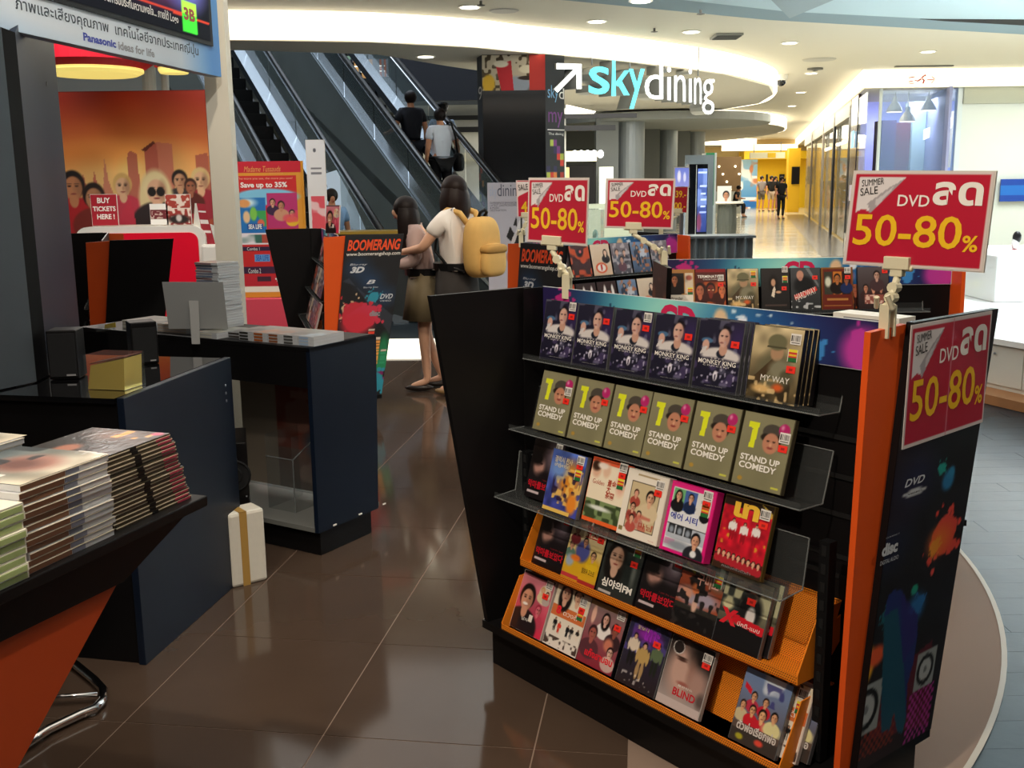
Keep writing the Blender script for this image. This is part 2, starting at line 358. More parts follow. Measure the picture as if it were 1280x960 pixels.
# ================================================================== ceiling
CEIL = M('cream_ceiling', '#cfc9b8', .85); CEILB = M('pale_blue_ceiling', '#b3c9cf', .8); CEILG = M('blue_grey_ceiling_band', '#7f949c', .8); SOFF = M('grey_soffit', '#b5b1a6', .8)
GLOWM = M('cove_glow', '#fff6df', .6, emit=2.4); GLOWF = M('cove_glow_soft', '#ffefc4', .6, emit=1.1)
front = [(-9.5, 13.0), (-6.5, 13.1), (-3.3, 13.4), (-1.7, 13.75), (-.45, 14.4), (.1, 14.9), (1.75, 16.3), (3.65, 18.4), (5.0, 20.8), (5.6, 22.9), (5.9, 25.5)]
back = [(5.4, 27.6), (4.2, 28.4), (2.4, 28), (1.0, 24), (.3, 18.5), (-.9, 16.6), (-1.8, 15.0), (-3.5, 14.35), (-9.5, 13.9)]
ZC, ZS = 3.65, 3.3
def flat(pts, z, th=.03): return prism([(x, y, z) for x, y in pts], (0, 0, th))
nb = [gz(640, -14, 3.6), gz(700, 1, 3.6), gz(960, 26, 3.6), gz(1130, 34, 3.6), gz(1280, 44, 3.6)]
ceil = struct('ceiling', [flat([(-9.5, -4), (14.5, -4), (14.5, 21.5), (7.0, 21.5), (16.4, 61.5), (4, 61.5), (1, 30)]+back[:3]+front[::-1][0:], ZC)], CEIL)
struct('ceiling_near', [flat([(-.6, 10.9), (-.6, -4), (14.5, -4), (14.5, 17.2), (nb[4].x, nb[4].y-1.1), (nb[2].x, nb[2].y-.9)], 3.58, .02)], CEILB).name = 'ceiling_2'
struct('ceiling_band', [flat([(-1.2, 10.6), (nb[1].x, nb[1].y), (nb[2].x, nb[2].y), (nb[4].x, nb[4].y), (14.5, 18.3), (14.5, 3), (-1.2, 3)], 3.61, .02)], CEILG).name = 'ceiling_3'
A_, B_, C_ = gz(962, -2, 3.575), gz(987, 23, 3.575), gz(1047, -2, 3.575)
struct('ceiling_facet', [prism([tuple(A_), tuple(B_), tuple(C_)], (0, 0, .004))], M('grey_ceiling_facet', '#94a3a8', .8)).name = 'ceiling_4'
a, b, c, d = gz(1150, 24, 3.574), gz(1300, 25, 3.574), gz(1300, 33, 3.574), gz(1180, 26.5, 3.574)
struct('ceiling_slot', [prism([tuple(a), tuple(b), tuple(c), tuple(d)], (0, 0, .004))], M('black_slot', '#0b0c0d', .8)).name = 'ceiling_5'
struct('ceiling_ring', [flat(front+back, ZS, .34)], SOFF).name = 'ceiling_6'
def strip(path, z0, z1, off=.0):
    v = []; f = []
    for x, y in path: v += [(x, y, z0), (x, y, z1)]
    for k in range(len(path)-1): f.append((2*k, 2*k+2, 2*k+3, 2*k+1))
    return v, f, 0
def offs(path, d):
    out = []
    for k, (x, y) in enumerate(path):
        a = Vector(path[max(k-1, 0)]); b = Vector(path[min(k+1, len(path)-1)]); t = (b-a).normalized(); out.append((x+t.y*d, y-t.x*d))
    return out
def smoothp(path, n=6):
    out = []
    for i in range(len(path)-1):
        p0, p1, p2, p3 = (Vector(path[max(i-1, 0)]), Vector(path[i]), Vector(path[i+1]), Vector(path[min(i+2, len(path)-1)]))
        for k in range(n):
            t = k/n; out.append(tuple(.5*((2*p1)+(-p0+p2)*t+(2*p0-5*p1+4*p2-p3)*t*t+(-p0+3*p1-3*p2+p3)*t**3)))
    return out+[path[-1]]
cv = smoothp(front+back[:1])
struct('trim_5', [strip(offs(cv, .05), ZS+.005, ZC)], GLOWM)
def ellp(cx, cy, rx, ry, n=40): return [(cx+rx*math.cos(2*math.pi*k/n), cy+ry*math.sin(2*math.pi*k/n)) for k in range(n)]
for i, (cx, cy, rx, ry) in enumerate(((5.3, 43.5, 5.2, 10.6), (8.6, 57.6, 4.6, 2.6), (2.6, 34, 3.5, 4.0))):
    e = ellp(cx, cy, rx, ry); struct('ceiling_disc', [flat(e, ZS, .34)], SOFF).name = 'ceiling_%d' % (7+i)
    e2 = ellp(cx, cy, rx+.05, ry+.05); struct('trim_%d' % (6+i), [strip(e2+e2[:1], ZS+.01, ZC)], GLOWM)
struct('ceiling_10', [flat([(7.1, 21.6), (14.5, 21.6), (26, 61.5), (16.4, 61.5)], ZS, .34)], M('bulkhead_plaster', '#c9c4b4', .8))
struct('trim_9', [strip([(16.3, 61.5), (7.02, 21.52), (14.5, 21.52)], ZS+.01, ZC)], GLOWM)
struct('trim_10', [strip([(14.4, 53.5), (10.6, 53.5)], ZS-.35, ZS-.05)], GLOWF)
# small ceiling fittings
def downlight(u, v, z=ZC, r=.11):
    p = gz(u, v, z); t = thing('ceiling_downlight', DL.pop(0), 'ceiling light', (p.x, p.y, z-.001), 0, 'round ceiling downlights')
    obj('trim_ring', [lathe([(r+.03, -.012), (r+.03, 0)], 20)], WHITE, t); obj('lens', [lathe([(r, -.018), (r*.9, -.02)], 20)], M('downlight_lens', '#fffaf0', .4, emit=3.5), t)
DL = ['round recessed ceiling light above the dark wrapped column, top centre', 'small ceiling light left of the tall blue spike of the letters', 'ceiling light right of the sprinkler above the lit white letters', 'ceiling light in the grey soffit above the escalator riders', 'ceiling light in the pale blue ceiling at the top edge, above the letters', 'ceiling light in line above the green arrow exit sign', 'ceiling light above the white camera dome', 'ceiling light just below the round air vent near the camera dome', 'small far ceiling light below the camera dome', 'smallest ceiling light above the long corridor', 'ceiling light in the soffit behind the glowing cove above the shop glass']
for u, v, z in ((587, 8, ZC), (746, 26, ZC), (864, 39, ZC), (532, 70, ZS), (801, 0.5, 3.58), (1160, 64, ZC), (987, 53, ZC), (1014, 91, ZC), (1001, 115, ZC), (990, 132, ZC)): downlight(u, v, z)
def fit(name, label, cat, u, v, z, geos, mats, grp=None):
    p = gz(u, v, z); o = obj(name, geos, mats, smooth=False); o.location = (p.x, p.y, z-.003); tag(o, label, cat, grp)
    return o
GRM = M('grey_metal', '#6e6d68', .5, .5)
spk = [lathe([(.016, -.05), (.016, 0)], 10), lathe([(.005, -.06), (.05, -.052), (.05, -.045)], 12)]
fit('sprinkler', 'sprinkler head on the ceiling above the tall letters', 'sprinkler', 818, 35, ZC, spk, GRM)
fit('sprinkler', 'sprinkler head cut by the top edge near the dark column', 'sprinkler', 601, 1, ZC, spk, GRM)
fit('sprinkler', 'sprinkler head in the pale blue ceiling band, right of centre', 'sprinkler', 876, 12, 3.58, spk, GRM)
fit('sprinkler', 'dark round sprinkler left of the camera dome ceiling vent', 'sprinkler', 1019, 85, ZC, [lathe([(.15, -.03), (.15, 0)], 16)]+spk, GRM)
fit('ceiling_speaker', 'oval grey speaker grille on the ceiling above the dark column', 'speaker', 630, 13, ZC, [lathe([(.17, -.01), (.19, 0)], 24)], M('grille_grey', '#a7a49c', .6))
fit('air_vent', 'square grey air vent right of the lit letters', 'vent', 908, 44, ZC, [bx2(-.2, -.25, -.03, .2, .25, 0)]+[bx2(-.18, -.22+.09*k, -.045, .18, -.2+.09*k, -.03, 1) for k in range(5)], [M('vent_grey', '#8f8c84', .6), M('vent_dark', '#4b4a46', .6)])
fit('air_vent', 'round air vent plate near the camera dome', 'vent', 1024, 74, ZC, [lathe([(.28, -.015), (.3, 0)], 24)], M('vent_cream', '#b4b0a4', .6))
fit('slot_diffuser', 'long narrow slot diffuser above the running man exit sign', 'vent', 1155, 82, ZC, [bx2(-.55, -.06, -.02, .55, .06, 0)], M('vent_slot', '#6b6a63', .6))
o = fit('camera_dome', 'white security camera with dark dome hanging from the ceiling', 'camera', 976, 101, ZC-.12, [lathe([(.1, 0), (.14, .03), (.14, .14)], 20)], WHITE)
ob = obj('lens_dome', [ell(0, 0, 0, .11, .11, .11)], BLACKG, o, smooth=True)
# exit sign
P = Vector((7.0, 21.47, 0)); a = gy(1133, 106, 21.44); b = gy(1170, 93, 21.44)
t = thing('exit_sign', 'glowing white exit sign with red running man and arrow', 'sign', ((a.x+b.x)/2, 21.46, a.z))
o = obj('sign_plate', [bx2(a.x-(a.x+b.x)/2, -.03, 0, b.x-(a.x+b.x)/2, 0, b.z-a.z)], M('exit_white', '#fff6e4', .6, emit=.8), t)
w2 = (b.x-a.x)/2; hh = b.z-a.z; EX = M('exit_red', '#b00c1c', .6)
run = [prism([(x*w2/.3, -.034, z*hh/.2) for x, z in q], (0, -.004, 0)) for q in ([(-.02, .12), (.02, .13), (.06, .17), (.03, .18)], [(-.02, .12), (-.08, .08), (-.14, .1), (-.14, .085), (-.07, .06), (.0, .1)], [(.0, .11), (.04, .08), (.02, .02), (.05, .02), (.07, .085), (.03, .12)], [(-.26, .13), (-.14, .15), (-.14, .165), (-.26, .145)], [(-.26, .05), (-.17, .07), (-.17, .085), (-.26, .065)], [(-.24, .02), (-.15, .02), (-.15, .035), (-.24, .035)])]
obj('running_man', run+[ell(.07*w2/.3, -.036, .185*hh/.2, .02, .003, .02)], EX, t)
obj('arrow', [prism([(x*w2/.3, -.034, z*hh/.2) for x, z in q], (0, -.004, 0)) for q in ([(.12, .085), (.26, .085), (.26, .1), (.12, .1)], [(.2, .16), (.27, .1), (.285, .1), (.215, .165)], [(.2, .03), (.27, .085), (.285, .09), (.215, .025)])], EX, t)
# ================================================================== walls and far background
struct('wall_left', [bx2(-9.6, -4, 0, -9.5, 32, 9)], M('grey_wall', '#8e9290', .8))
struct('wall_back', [bx2(-9.5, 32, 0, 4.5, 32.1, 9)], M('shadowed_wall', '#6f716c', .8))  # one even dark grey
struct('wall_camera_side', [bx2(-9.5, -4.1, 0, 14.5, -4, 3.65)], M('shop_back_wall', '#6a6460', .8)).name = 'wall_front'
struct('wall_right', [bx2(14.5, -4, 0, 14.6, 21.6, 3.65)], M('pale_wall', '#cfd3cc', .8))
struct('ceiling_12', [bx2(-9.5, 13.9, 9, 4.5, 32, 9.1)], M('void_ceiling', '#8f8d84', .8))
# upper floor seen over the escalators: dark gallery front, slab, storefronts
struct('wall_upper_gallery', [bx2(-2.6, 24, 3.35, 4.4, 24.2, 5.2)], M('navy_fascia', '#181c26', .5)).name = 'wall_upper'
p = gy(528, 130, 24); q = gy(607, 122, 24)
struct('wall_lower', [bx2(-2.7, 25.4, 0, 1.35, 25.5, 3.35)], M('beige_lower_wall', '#b9b8ae', .8))
struct('trim_11', [bx2(-2.6, 25.3, 2.05, 1.2, 25.4, 2.25)], M('beige_rail', '#c9c2aa', .7))
struct('trim_12', [bx2(-2.3, 25.2, 2.72, 2.5, 25.3, 2.84)], M('dark_slot_strip', '#0d0e10', .6))
struct('trim_13', [bx2(-2.0, 25.2, 3.0, 3.0, 25.3, 3.1)], M('dark_slot_strip2', '#0d0e10', .6))
# bright storefronts behind the escalators on the floor above
SF = ['teal lit glass storefront beyond the first escalator', 'pale green lit storefront beyond the second escalator', 'orange shop wall at the head of the second escalator', 'orange brown shop pillar beside the dark gallery front']
for (u0, v0, u1, v1, c, e), lb in zip(((352, 72, 384, 108, '#7aa69a', .5), (398, 70, 440, 96, '#86a892', .5), (440, 74, 470, 98, '#c99a62', .45), (468, 74, 484, 96, '#b3613a', .35)), SF):
    a = gy(u0, v1, 29); b = gy(u1, v0, 29); o = thing('upper_storefront', lb, 'shop front', (a.x, 29, a.z)); W_, H_ = b.x-a.x, b.z-a.z
    obj('stall_riser', [bx2(0, 0, -a.z+3.78, W_, .5, 0)], M('truss_dark', '#2a2d2e', .6), o)
    obj('back_panel', [bx2(0, 0, 0, W_, .1, H_)], M('store_'+c[1:], c, .5, emit=e), o)
    obj('mullion', [bx2(W_*k/3-.03, -.06, 0, W_*k/3+.03, 0, H_) for k in (0, 1, 2, 3)], STEEL, o)
    obj('lit_shelf', [bx2(W_*.1, -.05, H_*(.3+.3*k), W_*.8, 0, H_*(.34+.3*k)) for k in (0, 1)], M('shelf_glow', '#f4fff8', .5, emit=1.5), o)
struct('wall_upper_slab', [bx2(-9.5, 28.4, 3.4, 0, 31.9, 3.78)], M('slab_grey', '#6a6c68', .8)).name = 'floor_4'
# white display hall behind the ticket booth
struct('wall_booth', [bx2(-9.5, 15.4, 0, -4.9, 15.5, 3.3)], M('booth_wall', '#bfc3bd', .7))
# round columns in the concourse
COLM = M('column_metal', '#8e9496', .35, .35, noise=.06, nscale=1.2); COLD = M('column_dark', '#6f7371', .5)
for i, (u, d, r) in enumerate(((788, 28, .36), (834, 33, .30), (868, 40, .36))):
    p = gy(u, 230, d); struct('column_round', [lathe([(r, 0), (r, 3.3)], 28, (p.x, d, 0))], COLM, smooth=False).name = 'column_%d' % (i+1)
for i, (u0, u1, d) in enumerate(((745, 773, 27.5), (804, 823, 32.5), (846, 862, 39))):
    a = gy(u0, 230, d); b = gy(u1, 230, d); struct('column_pier', [bx2(a.x, d, 0, b.x, d+.6, 3.3)], COLD).name = 'column_%d' % (i+4)
struct('trim_14', [flat(ellp(4.2, 30, 3.0, 3.2), 3.05, .2)], M('grey_canopy', '#8b8f8c', .7))
# concourse interior between the dark column and the round columns
t = thing('lit_shop_counter', 'bright cafe counter glimpsed right of the dark column', 'counter', (1.9, 26, 0))
obj('counter_body', [bx2(-1, 0, 0, 1.2, .6, 1.0)], M('pale_green_counter', '#a9b3a0', .5), t)
obj('menu_light', [bx2(-1.0, .9, 2.05, .3, 1.0, 2.3)], M('menu_glow', '#fff4cc', .5, emit=1.6), t); obj('bulb_sign', [ell(-.25+.16*k, .85, 2.22, .08, .05, .1) for k in range(5)], M('bulb_glow', '#ffffff', .5, emit=3), t)
obj('dark_curtain', [bx2(-.4, .7, .2, .25, .8, 1.95)], M('dark_cloth', '#1b1918', .8), t); obj('lit_panel', [bx2(.35, .7, .2, .7, .8, 1.9)], M('pale_glow', '#e8ecdc', .5, emit=.8), t)
obj('warm_panel', [bx2(-.9, .7, .9, -.4, .8, 1.9)], M('warm_glow', '#e9cf8c', .5, emit=.8), t)
# ================================================================== dark wrapped column, banner, letters
cp = [(-.44, 15.55), (-.36, 15.2), (.52, 15.2), (.80, 15.45), (.80, 16.2), (-.44, 16.2)]
col = struct('column_7', [prism([(x, y, 0) for x, y in cp], (0, 0, ZS))], BLACKG)
fa = Frame((-.36, 15.2, 0), (.52, 15.2, 0), (-.36, 15.2, ZS), (.52, 15.2, ZS))
z0, z1 = gy(640, 113, 15.2).z/ZS, .998
fp = Frame(fa.at(0, z0), fa.at(1, z0), fa.at(0, z1), fa.at(1, z1))
t = thing('food_poster', 'food photo poster with red panel at the top of the dark column', 'poster', (0, 0, 0))
sheet('poster_print', fp, [('g', '#b9a98c', '#d8cdb4'), ('m', '#4a3a22', 9, 3, .55), ('e', .1, .2, .1, .25, '#e0b22e'), ('e', .55, .15, .22, .25, '#9aa3b0'), ('p', [(.22, .7), (.46, .85), (.5, 0), (.3, 0)], '#c8202c'), ('e', .72, .6, .14, .12, '#e6dcc0'), ('e', .72, .35, .15, .06, '#2c1c10'), ('e', .3, .75, .12, .1, '#e7dfc8'), ('r', .75, 0, 1, 1, '#c8342c')], t, PM, 260)
fr2 = Frame((.52, 15.2, 0), (.80, 15.45, 0), (.52, 15.2, ZS), (.80, 15.45, ZS))
t = thing('banner', 'narrow black banner with blue and purple words and coloured squares', 'banner', (0, 0, 0))
sq = [('g', '#1c1d20', '#232427')]
R = random.Random(4); pal = ['#e0402a', '#f08a3c', '#7a2f7e', '#b9c34a', '#2b1f4f', '#f2a25c', '#c0392b', '#1c1d20']
for i in range(5):
    for j in range(16):
        if (j < 12 and R.random() < .92) or (j >= 12 and R.random() < .35): sq.append(('r', .05+.18*i, .20+.028*j, .05+.18*(i+1), .20+.028*(j+1), pal[R.randrange(8)]))
sheet('banner_print', fr2, sq, t, PM, 200)
text(fr2, 'sky', .12, .805, .68, .875, TCY, t); text(fr2, 'd', .72, .82, .98, .865, TW, t); text(fr2, 'my', .15, .70, .9, .765, M('print_purple', '#7d3a86', .5), t); text(fr2, 'The dining', .15, .665, .95, .678, TW, t)
obj('rule', [prism([tuple(fr2.at(x, y, .002)) for x, y in ((.1, .688), (1, .688), (1, .692), (.1, .692))], tuple(fr2.n*.001))], TW, t)
t = thing('banner', 'sliver of black banner with white figure 9 left of the dark column', 'banner', (0, 0, 0))
fr3 = Frame((-.44, 15.55, 0), (-.36, 15.2, 0), (-.44, 15.55, ZS), (-.36, 15.2, ZS))
sheet('banner_print', fr3, [('g', '#2a2b2e', '#2a2b2e')]+[('r', .3*(k % 3), .3+.03*k, .3*(k % 3)+.4, .33+.03*k, pal[k % 7]) for k in range(9)], t, PM, 200); text(fr3, '9', .2, .82, .9, .875, TW, t)
# lit letters along the ring: each letter its own part
t = thing('illuminated_sign', 'big lit channel letters with arrow hung from the ring ceiling', 'sign', (1.2, 16.0, 2.8))
LW = M('letter_white', '#ffffff', .4, emit=2.2); LC = M('letter_cyan', '#5fe2ee', .4, emit=1.5); LS = M('letter_side', '#b9bab6', .5)
pa = gy(735, 100, 15.75); pb = gy(893, 118, 17.9); nn = Vector((pb.y-pa.y, -(pb.x-pa.x), 0)).normalized()
def letter(ch, u0, v0, u1, v1, m, bold=.02):
    c = [gp(u, v, pa, nn) for u, v in ((u0, v1), (u1, v1), (u0, v0), (u1, v0))]; loc = Vector(t.location); c = [p-loc for p in c]; f_ = Frame(*c)
    text(f_, ch, 0, 0, 1, 1, m, t, bold=bold, off=.0, name='letter_face'); text(f_, ch, 0, 0, 1, 1, LS, t, bold=bold, off=-.26, depth=.255, name='letter_side')
for L_ in (('s', 736, 83, 762, 118, LC), ('y', 786, 86, 806, 136, LC), ('d', 806, 78, 829, 124, LW), ('i', 834, 84, 839, 125, LW), ('n', 843, 94, 857, 127, LW), ('i', 861, 86, 865, 128, LW), ('n', 868, 97, 877, 130, LW), ('g', 878, 99, 893, 143, LW)): letter(*L_, bold=.008 if L_[5] is LC else -.004)
def pxbar(pts, m, nm='letter_face'):
    q = [gp(u, v, pa, nn)-Vector(t.location) for u, v in pts]; obj(nm, [prism([tuple(p) for p in q], tuple(nn*-.004))], m, t); obj('letter_side', [prism([tuple(p-nn*.005) for p in q], tuple(nn*-.25))], LS, t)
pxbar([(764.5, 120), (770, 120), (768.8, 57), (766, 57)], LC); pxbar([(769, 104), (781, 88), (787, 88), (772, 108)], LC); pxbar([(771, 103), (776, 99), (787, 119), (780, 119)], LC)
for pts in ([(696, 86.5), (727, 86.5), (727, 80), (696, 79)], [(721, 111), (727, 111), (727, 86.5), (721, 86.5)], [(693, 111.5), (697, 115.5), (721, 91), (721, 86.6), (717.5, 86.6)]): pxbar(pts, LW, 'arrow_bar')
f_ = Frame(*[gp(u, v, pa, nn)-Vector(t.location) for u, v in ((693, 115), (727, 115), (693, 80), (727, 80))])
obj('hanger', [tube([f_.at(.9, 1)+Vector((k*.62+.2, k*.6+.2, 0)), f_.at(.9, 1)+Vector((k*.62+.2, k*.6+.2, .5))], .012, 6) for k in range(4)], STEEL, t)
# ================================================================== corridor right: shopfronts, glass corner shop
b0 = Vector((7.05, 21.3, 0)); fn = Vector((dv.y, -dv.x, 0))
def fl_(s, z=0, o=0): p = b0+dv*s+fn*o; return (p.x, p.y, z)
def wallseg(s0, s1, z0, z1, th=.12, o=0, mi=0): return prism([fl_(s0, z0, o), fl_(s1, z0, o), fl_(s1, z0, o+th), fl_(s0, z0, o+th)], (0, 0, z1-z0), mi)
t = thing('shop_front', 'tall shop front with dark red pillar and square price poster', 'shop front', tuple(b0+dv*3)); L0 = -Vector(t.location)
def addp(name, geos, m, **k):
    g2 = [([tuple(Vector(p)+L0) for p in gv], gf, gm) for gv, gf, gm in geos]; return obj(name, g2, m, t, **k)
addp('pillar', [wallseg(1.75, 3.3, 0, 3.3, .06)], M('dark_red_pillar', '#2b1417', .25, coat=.3)); addp('plinth', [wallseg(.3, 3.5, 0, .3, .12, -.02)], BLACKG)
addp('glowing_hanger', [wallseg(2.0, 2.5, 2.2, 2.55, .02, -.05)], M('blue_glow', '#8fc6e6', .5, emit=1.2)); addp('price_poster', [wallseg(2.0, 2.6, 1.05, 1.4, .01, -.03)], M('lilac_poster', '#cfc6d6', .5))
addp('window_pane', [wallseg(-.1, 1.5, .3, 3.2, .02)], GLASS); addp('inner_wall', [wallseg(.4, 3.4, 0, 3.3, .05, 1.6)], M('lavender_wall', '#8f94b8', .6))
SHL = ['second shop front beyond the red pillar, bright inside', 'third shop front with black frame and white figure', 'fourth shop front with brown frame near the yellow shop', 'last shop front before the yellow shop']
for k, (s0, s1, fc, ic) in enumerate(((3.5, 8.5, '#16130f', '#b3a88c'), (8.7, 13.4, '#141514', '#9aa39a'), (13.6, 20.5, '#8a8072', '#9c8f7c'), (20.7, 27, '#7a6c5c', '#8a7a62'))):
    t = thing('shop_front', SHL[k], 'shop front', fl_(s0)); L0 = -Vector(t.location); fm = M('frame_'+fc[1:], fc, .4)
    addp('frame_post', [wallseg(s0, s0+.4, 0, 3.2, .06)], fm); addp('lintel', [wallseg(s0, s1, 2.95, 3.3, .2)], M('shop_lintel', '#b9b2a0', .5))
    addp('window_pane', [wallseg(s0+.25, s1, .05, 2.95, .02, .1)], GLASS); addp('back_wall', [wallseg(s0, s1, 0, 3.0, .1, 2.2)], M('shop_wall_'+ic[1:], ic, .7, emit=.8))  # back walls glow in place of lighting inside the shops
    addp('shelf', [wallseg(s0+.3, s1-.3, .5+.5*j, .54+.5*j, .4, 1.7) for j in range(4)], M('shop_shelf', '#d9d4c4', .5)); addp('merchandise', [wallseg(s0+.4+.45*j, s0+.7+.45*j, .54+.5*(j % 4), .8+.5*(j % 4), .25, 1.75, j % 3) for j in range(9)], [M('goods_a', '#8d3a30', .6), M('goods_b', '#3d5a6a', .6), M('goods_c', '#d5c9a0', .6)])
    addp('shop_lamp', [ell(*(Vector(fl_(s0+.8+1.2*j, 2.7, .7))), .09, .09, .06) for j in range(3)], M('lamp_glow', '#fff3d6', .5, emit=4))
# glass corner shop facing the camera
t = thing('glass_shop', 'glass corner shop with lavender light, track lamps and screens', 'shop front', (8.3, 21.8, 0)); L0 = -Vector(t.location)
addp('window_pane', [bx2(7.5, 21.75, .05, 9.05, 21.77, 3.27)], acrylic('tinted_glass', '#9fc0ea', .22, .02)); addp('edge_trim', [bx2(9.02, 21.7, 0, 9.12, 21.85, 3.3), bx2(7.47, 21.74, 0, 7.52, 21.8, 3.3)], M('pale_frame', '#c9d2d2', .4))
addp('back_wall', [bx2(8.35, 25.5, 0, 10.6, 25.6, 3.3)], M('lavender_wall2', '#a6aef0', .6, emit=.45)); addp('side_wall', [bx2(10.6, 21.9, 0, 10.7, 25.5, 3.3)], M('lavender_wall3', '#b4b8e6', .6, emit=.4))  # lavender walls glow to stand in for light inside
addp('dark_cabinet', [bx2(8.32, 24, 0, 8.64, 24.5, 2.8)], M('plum_cabinet', '#4a3a5c', .5)); addp('red_cabinet', [bx2(8.64, 24.1, 0, 9.0, 24.6, 2.75)], M('dark_red_cabinet', '#5c2030', .5)); addp('pale_column', [bx2(9.0, 24.0, 0, 9.3, 24.5, 3.2)], M('pale_green_column', '#9fb4b4', .5))
a = gy(1155, 172, 23.5); b = gy(1190, 150, 23.5); addp('menu_lightbox', [prism([(a.x, 23.5, a.z-.05), (b.x, 23.5, a.z+.2), (b.x, 23.5, b.z+.05), (a.x, 23.5, b.z-.2)], (0, .05, 0))], M('white_lightbox', '#eafcff', .5, emit=1.8)); addp('menu_stripe', [prism([(a.x+.16, 23.46, a.z+.02), (a.x+.32, 23.46, a.z+.07), (a.x+.32, 23.46, b.z-.08), (a.x+.16, 23.46, b.z-.13)], (0, .03, 0))], M('cyan_lightbox', '#22c3d6', .5, emit=1.5))
addp('screen', [bx2(9.55, 23.9, 1.0, 10.2, 24.0, 1.75)], M('lavender_screen', '#7d7fb4', .4, emit=.5)); addp('lit_panel', [bx2(9.6, 23.85, .9, 10.2, 23.9, 1.3)], M('pale_screen', '#e4ecff', .4, emit=1.3))
for k, (u, v) in enumerate(((1118, 140), (1160, 138), (1134, 152))):
    p = gy(u, v, 22.6); x, y, z = p
    o = addp('track_lamp', [lathe([(.17, 0), (.13, .1), (.05, .22), (.05, .3)], 16, (x, y, z)), tube([(x, y, z+.3), (x, y, 3.3)], .015, 6)], WHITE)
    g2 = [([tuple(Vector(q)+L0) for q in gv], gf, gm) for gv, gf, gm in [lathe([(.15, -.005), (.15, 0)], 16, (x, y, z))]]; obj('lamp_glow', g2, M('lamp_glow', '#fff3d6', .5, emit=4), o)
struct('wall_corner', [bx2(9.12, 21.7, 0, 14.5, 21.8, 3.3)], M('pale_wall', '#cfd3cc', .8)); struct('trim_15', [bx2(9.12, 21.66, 2.98, 14.5, 21.7, 3.3)], M('wall_header', '#a9ab9c', .8))
a = gy(1252, 252, 21.5); b = gy(1252, 224, 21.5)
t = thing('wall_band', 'wide blue striped band with rounded pale green end on the white wall', 'sign', (a.x, 21.6, a.z)); h = b.z-a.z
for k, (c, z0, z1) in enumerate((('#173f96', 0, .28), ('#1d63b4', .28, .72), ('#173f96', .72, 1))): obj('stripe', [bx2(0, -.02, h*z0, 4, .02, h*z1)], M('band_'+str(k), c, .4), t)
obj('rounded_end', [prism([(-.03-.22*math.sin(q)**.7 if q > 0 else -.03, -.03, h/2-h*.62*math.cos(q)) for q in [math.pi*k/12 for k in range(13)]]+[(-.8, -.03, 1.12*h), (-.8, -.03, -.12*h)], (0, .03, 0))], M('pale_green_panel', '#b4cabd', .5), t)
# ================================================================== far end: yellow shop
YEL = M('yellow_wall', '#eec01c', .5, emit=.05); Ye = 58
a = gy(925, 235, Ye); b = gy(946, 235, Ye); c = gy(1012, 235, Ye)
struct('wall_end', [bx2(a.x-3.5, Ye+.5, 0, c.x+6, Ye+.6, 3.65)], M('end_wall', '#b39a63', .7, emit=.15))
t = thing('yellow_shop', 'bright yellow shop with black letters at the end of the corridor', 'shop front', (b.x, Ye, 0))
obj('back_wall', [bx2(0, .1, 0, c.x-b.x+3, .2, 3.0)], YEL, t); obj('canopy', [bx2(-1, -1.2, 2.6, c.x-b.x, .1, 3.0)], YEL, t)
q = gy(985, 230, 50)-Vector(t.location); obj('yellow_pillar', [bx2(q.x, -8, 0, q.x+.55, -7.6, 2.95)], M('yellow_pillar', '#d9a81a', .5), t); obj('dark_poster', [bx2(q.x+.15, -8.1, 1.3, q.x+.5, -8.0, 2.1)], BLACK, t)
f_ = Frame((0, -.0, 0), (c.x-b.x, 0, 0), (0, 0, 3), (c.x-b.x, 0, 3)); x0 = (957-946)/66; text(f_, 'LoFt', x0, .36, (986-946)/66, .60, TK, t, bold=.03)
t = thing('wall_mural', 'blue and white mural left of the yellow shop', 'poster', (a.x, Ye, 0))
sheet('mural_print', Frame((0, 0, 0), (b.x-a.x, 0, 0), (0, 0, 2.7), (b.x-a.x, 0, 2.7)), [('g', '#3d7fb8', '#a9cfdc'), ('r', 0, .15, 1, .22, '#d9e6ee'), ('m', '#f0f0ea', 7, 5, .5), ('m', '#c9825a', 9, 9, .68), ('r', 0, .02, 1, .14, '#2d6db0')], t, PL, 40)
t = thing('kiosk_stall', 'dim stall with spotlights left of the corridor end', 'kiosk', (10.35, 50, 0)); obj('stall_wall', [bx2(-.9, 0, 0, .5, .1, 2.6)], M('brown_stall', '#6b5334', .6), t)
obj('glitter_lamp', [ell(-.75+.19*k, -.1, 1.1+.35*((k*7) % 4), .05, .05, .05) for k in range(7)], M('lamp_glow', '#fff3d6', .5, emit=4), t); obj('stall_counter', [bx2(-.8, -.6, 0, .4, -.2, 1.0)], M('grey_stall', '#8c8f88', .5), t)
t = thing('hanging_sign', 'long hanging yellow and white direction sign over the corridor', 'sign', tuple(gy(959, 198, 40)))
obj('sign_box', [bx2(-.65, -.05, 0, .65, .05, .22)], M('sign_cream', '#d8cfae', .5, emit=.3), t); obj('sign_panel', [bx2(0, -.06, .02, .3, -.05, .2)], YEL, t); obj('suspension_rod', [tube([(s, 0, .22), (s, 0, .6)], .015, 5) for s in (-.5, .5)], STEEL, t)
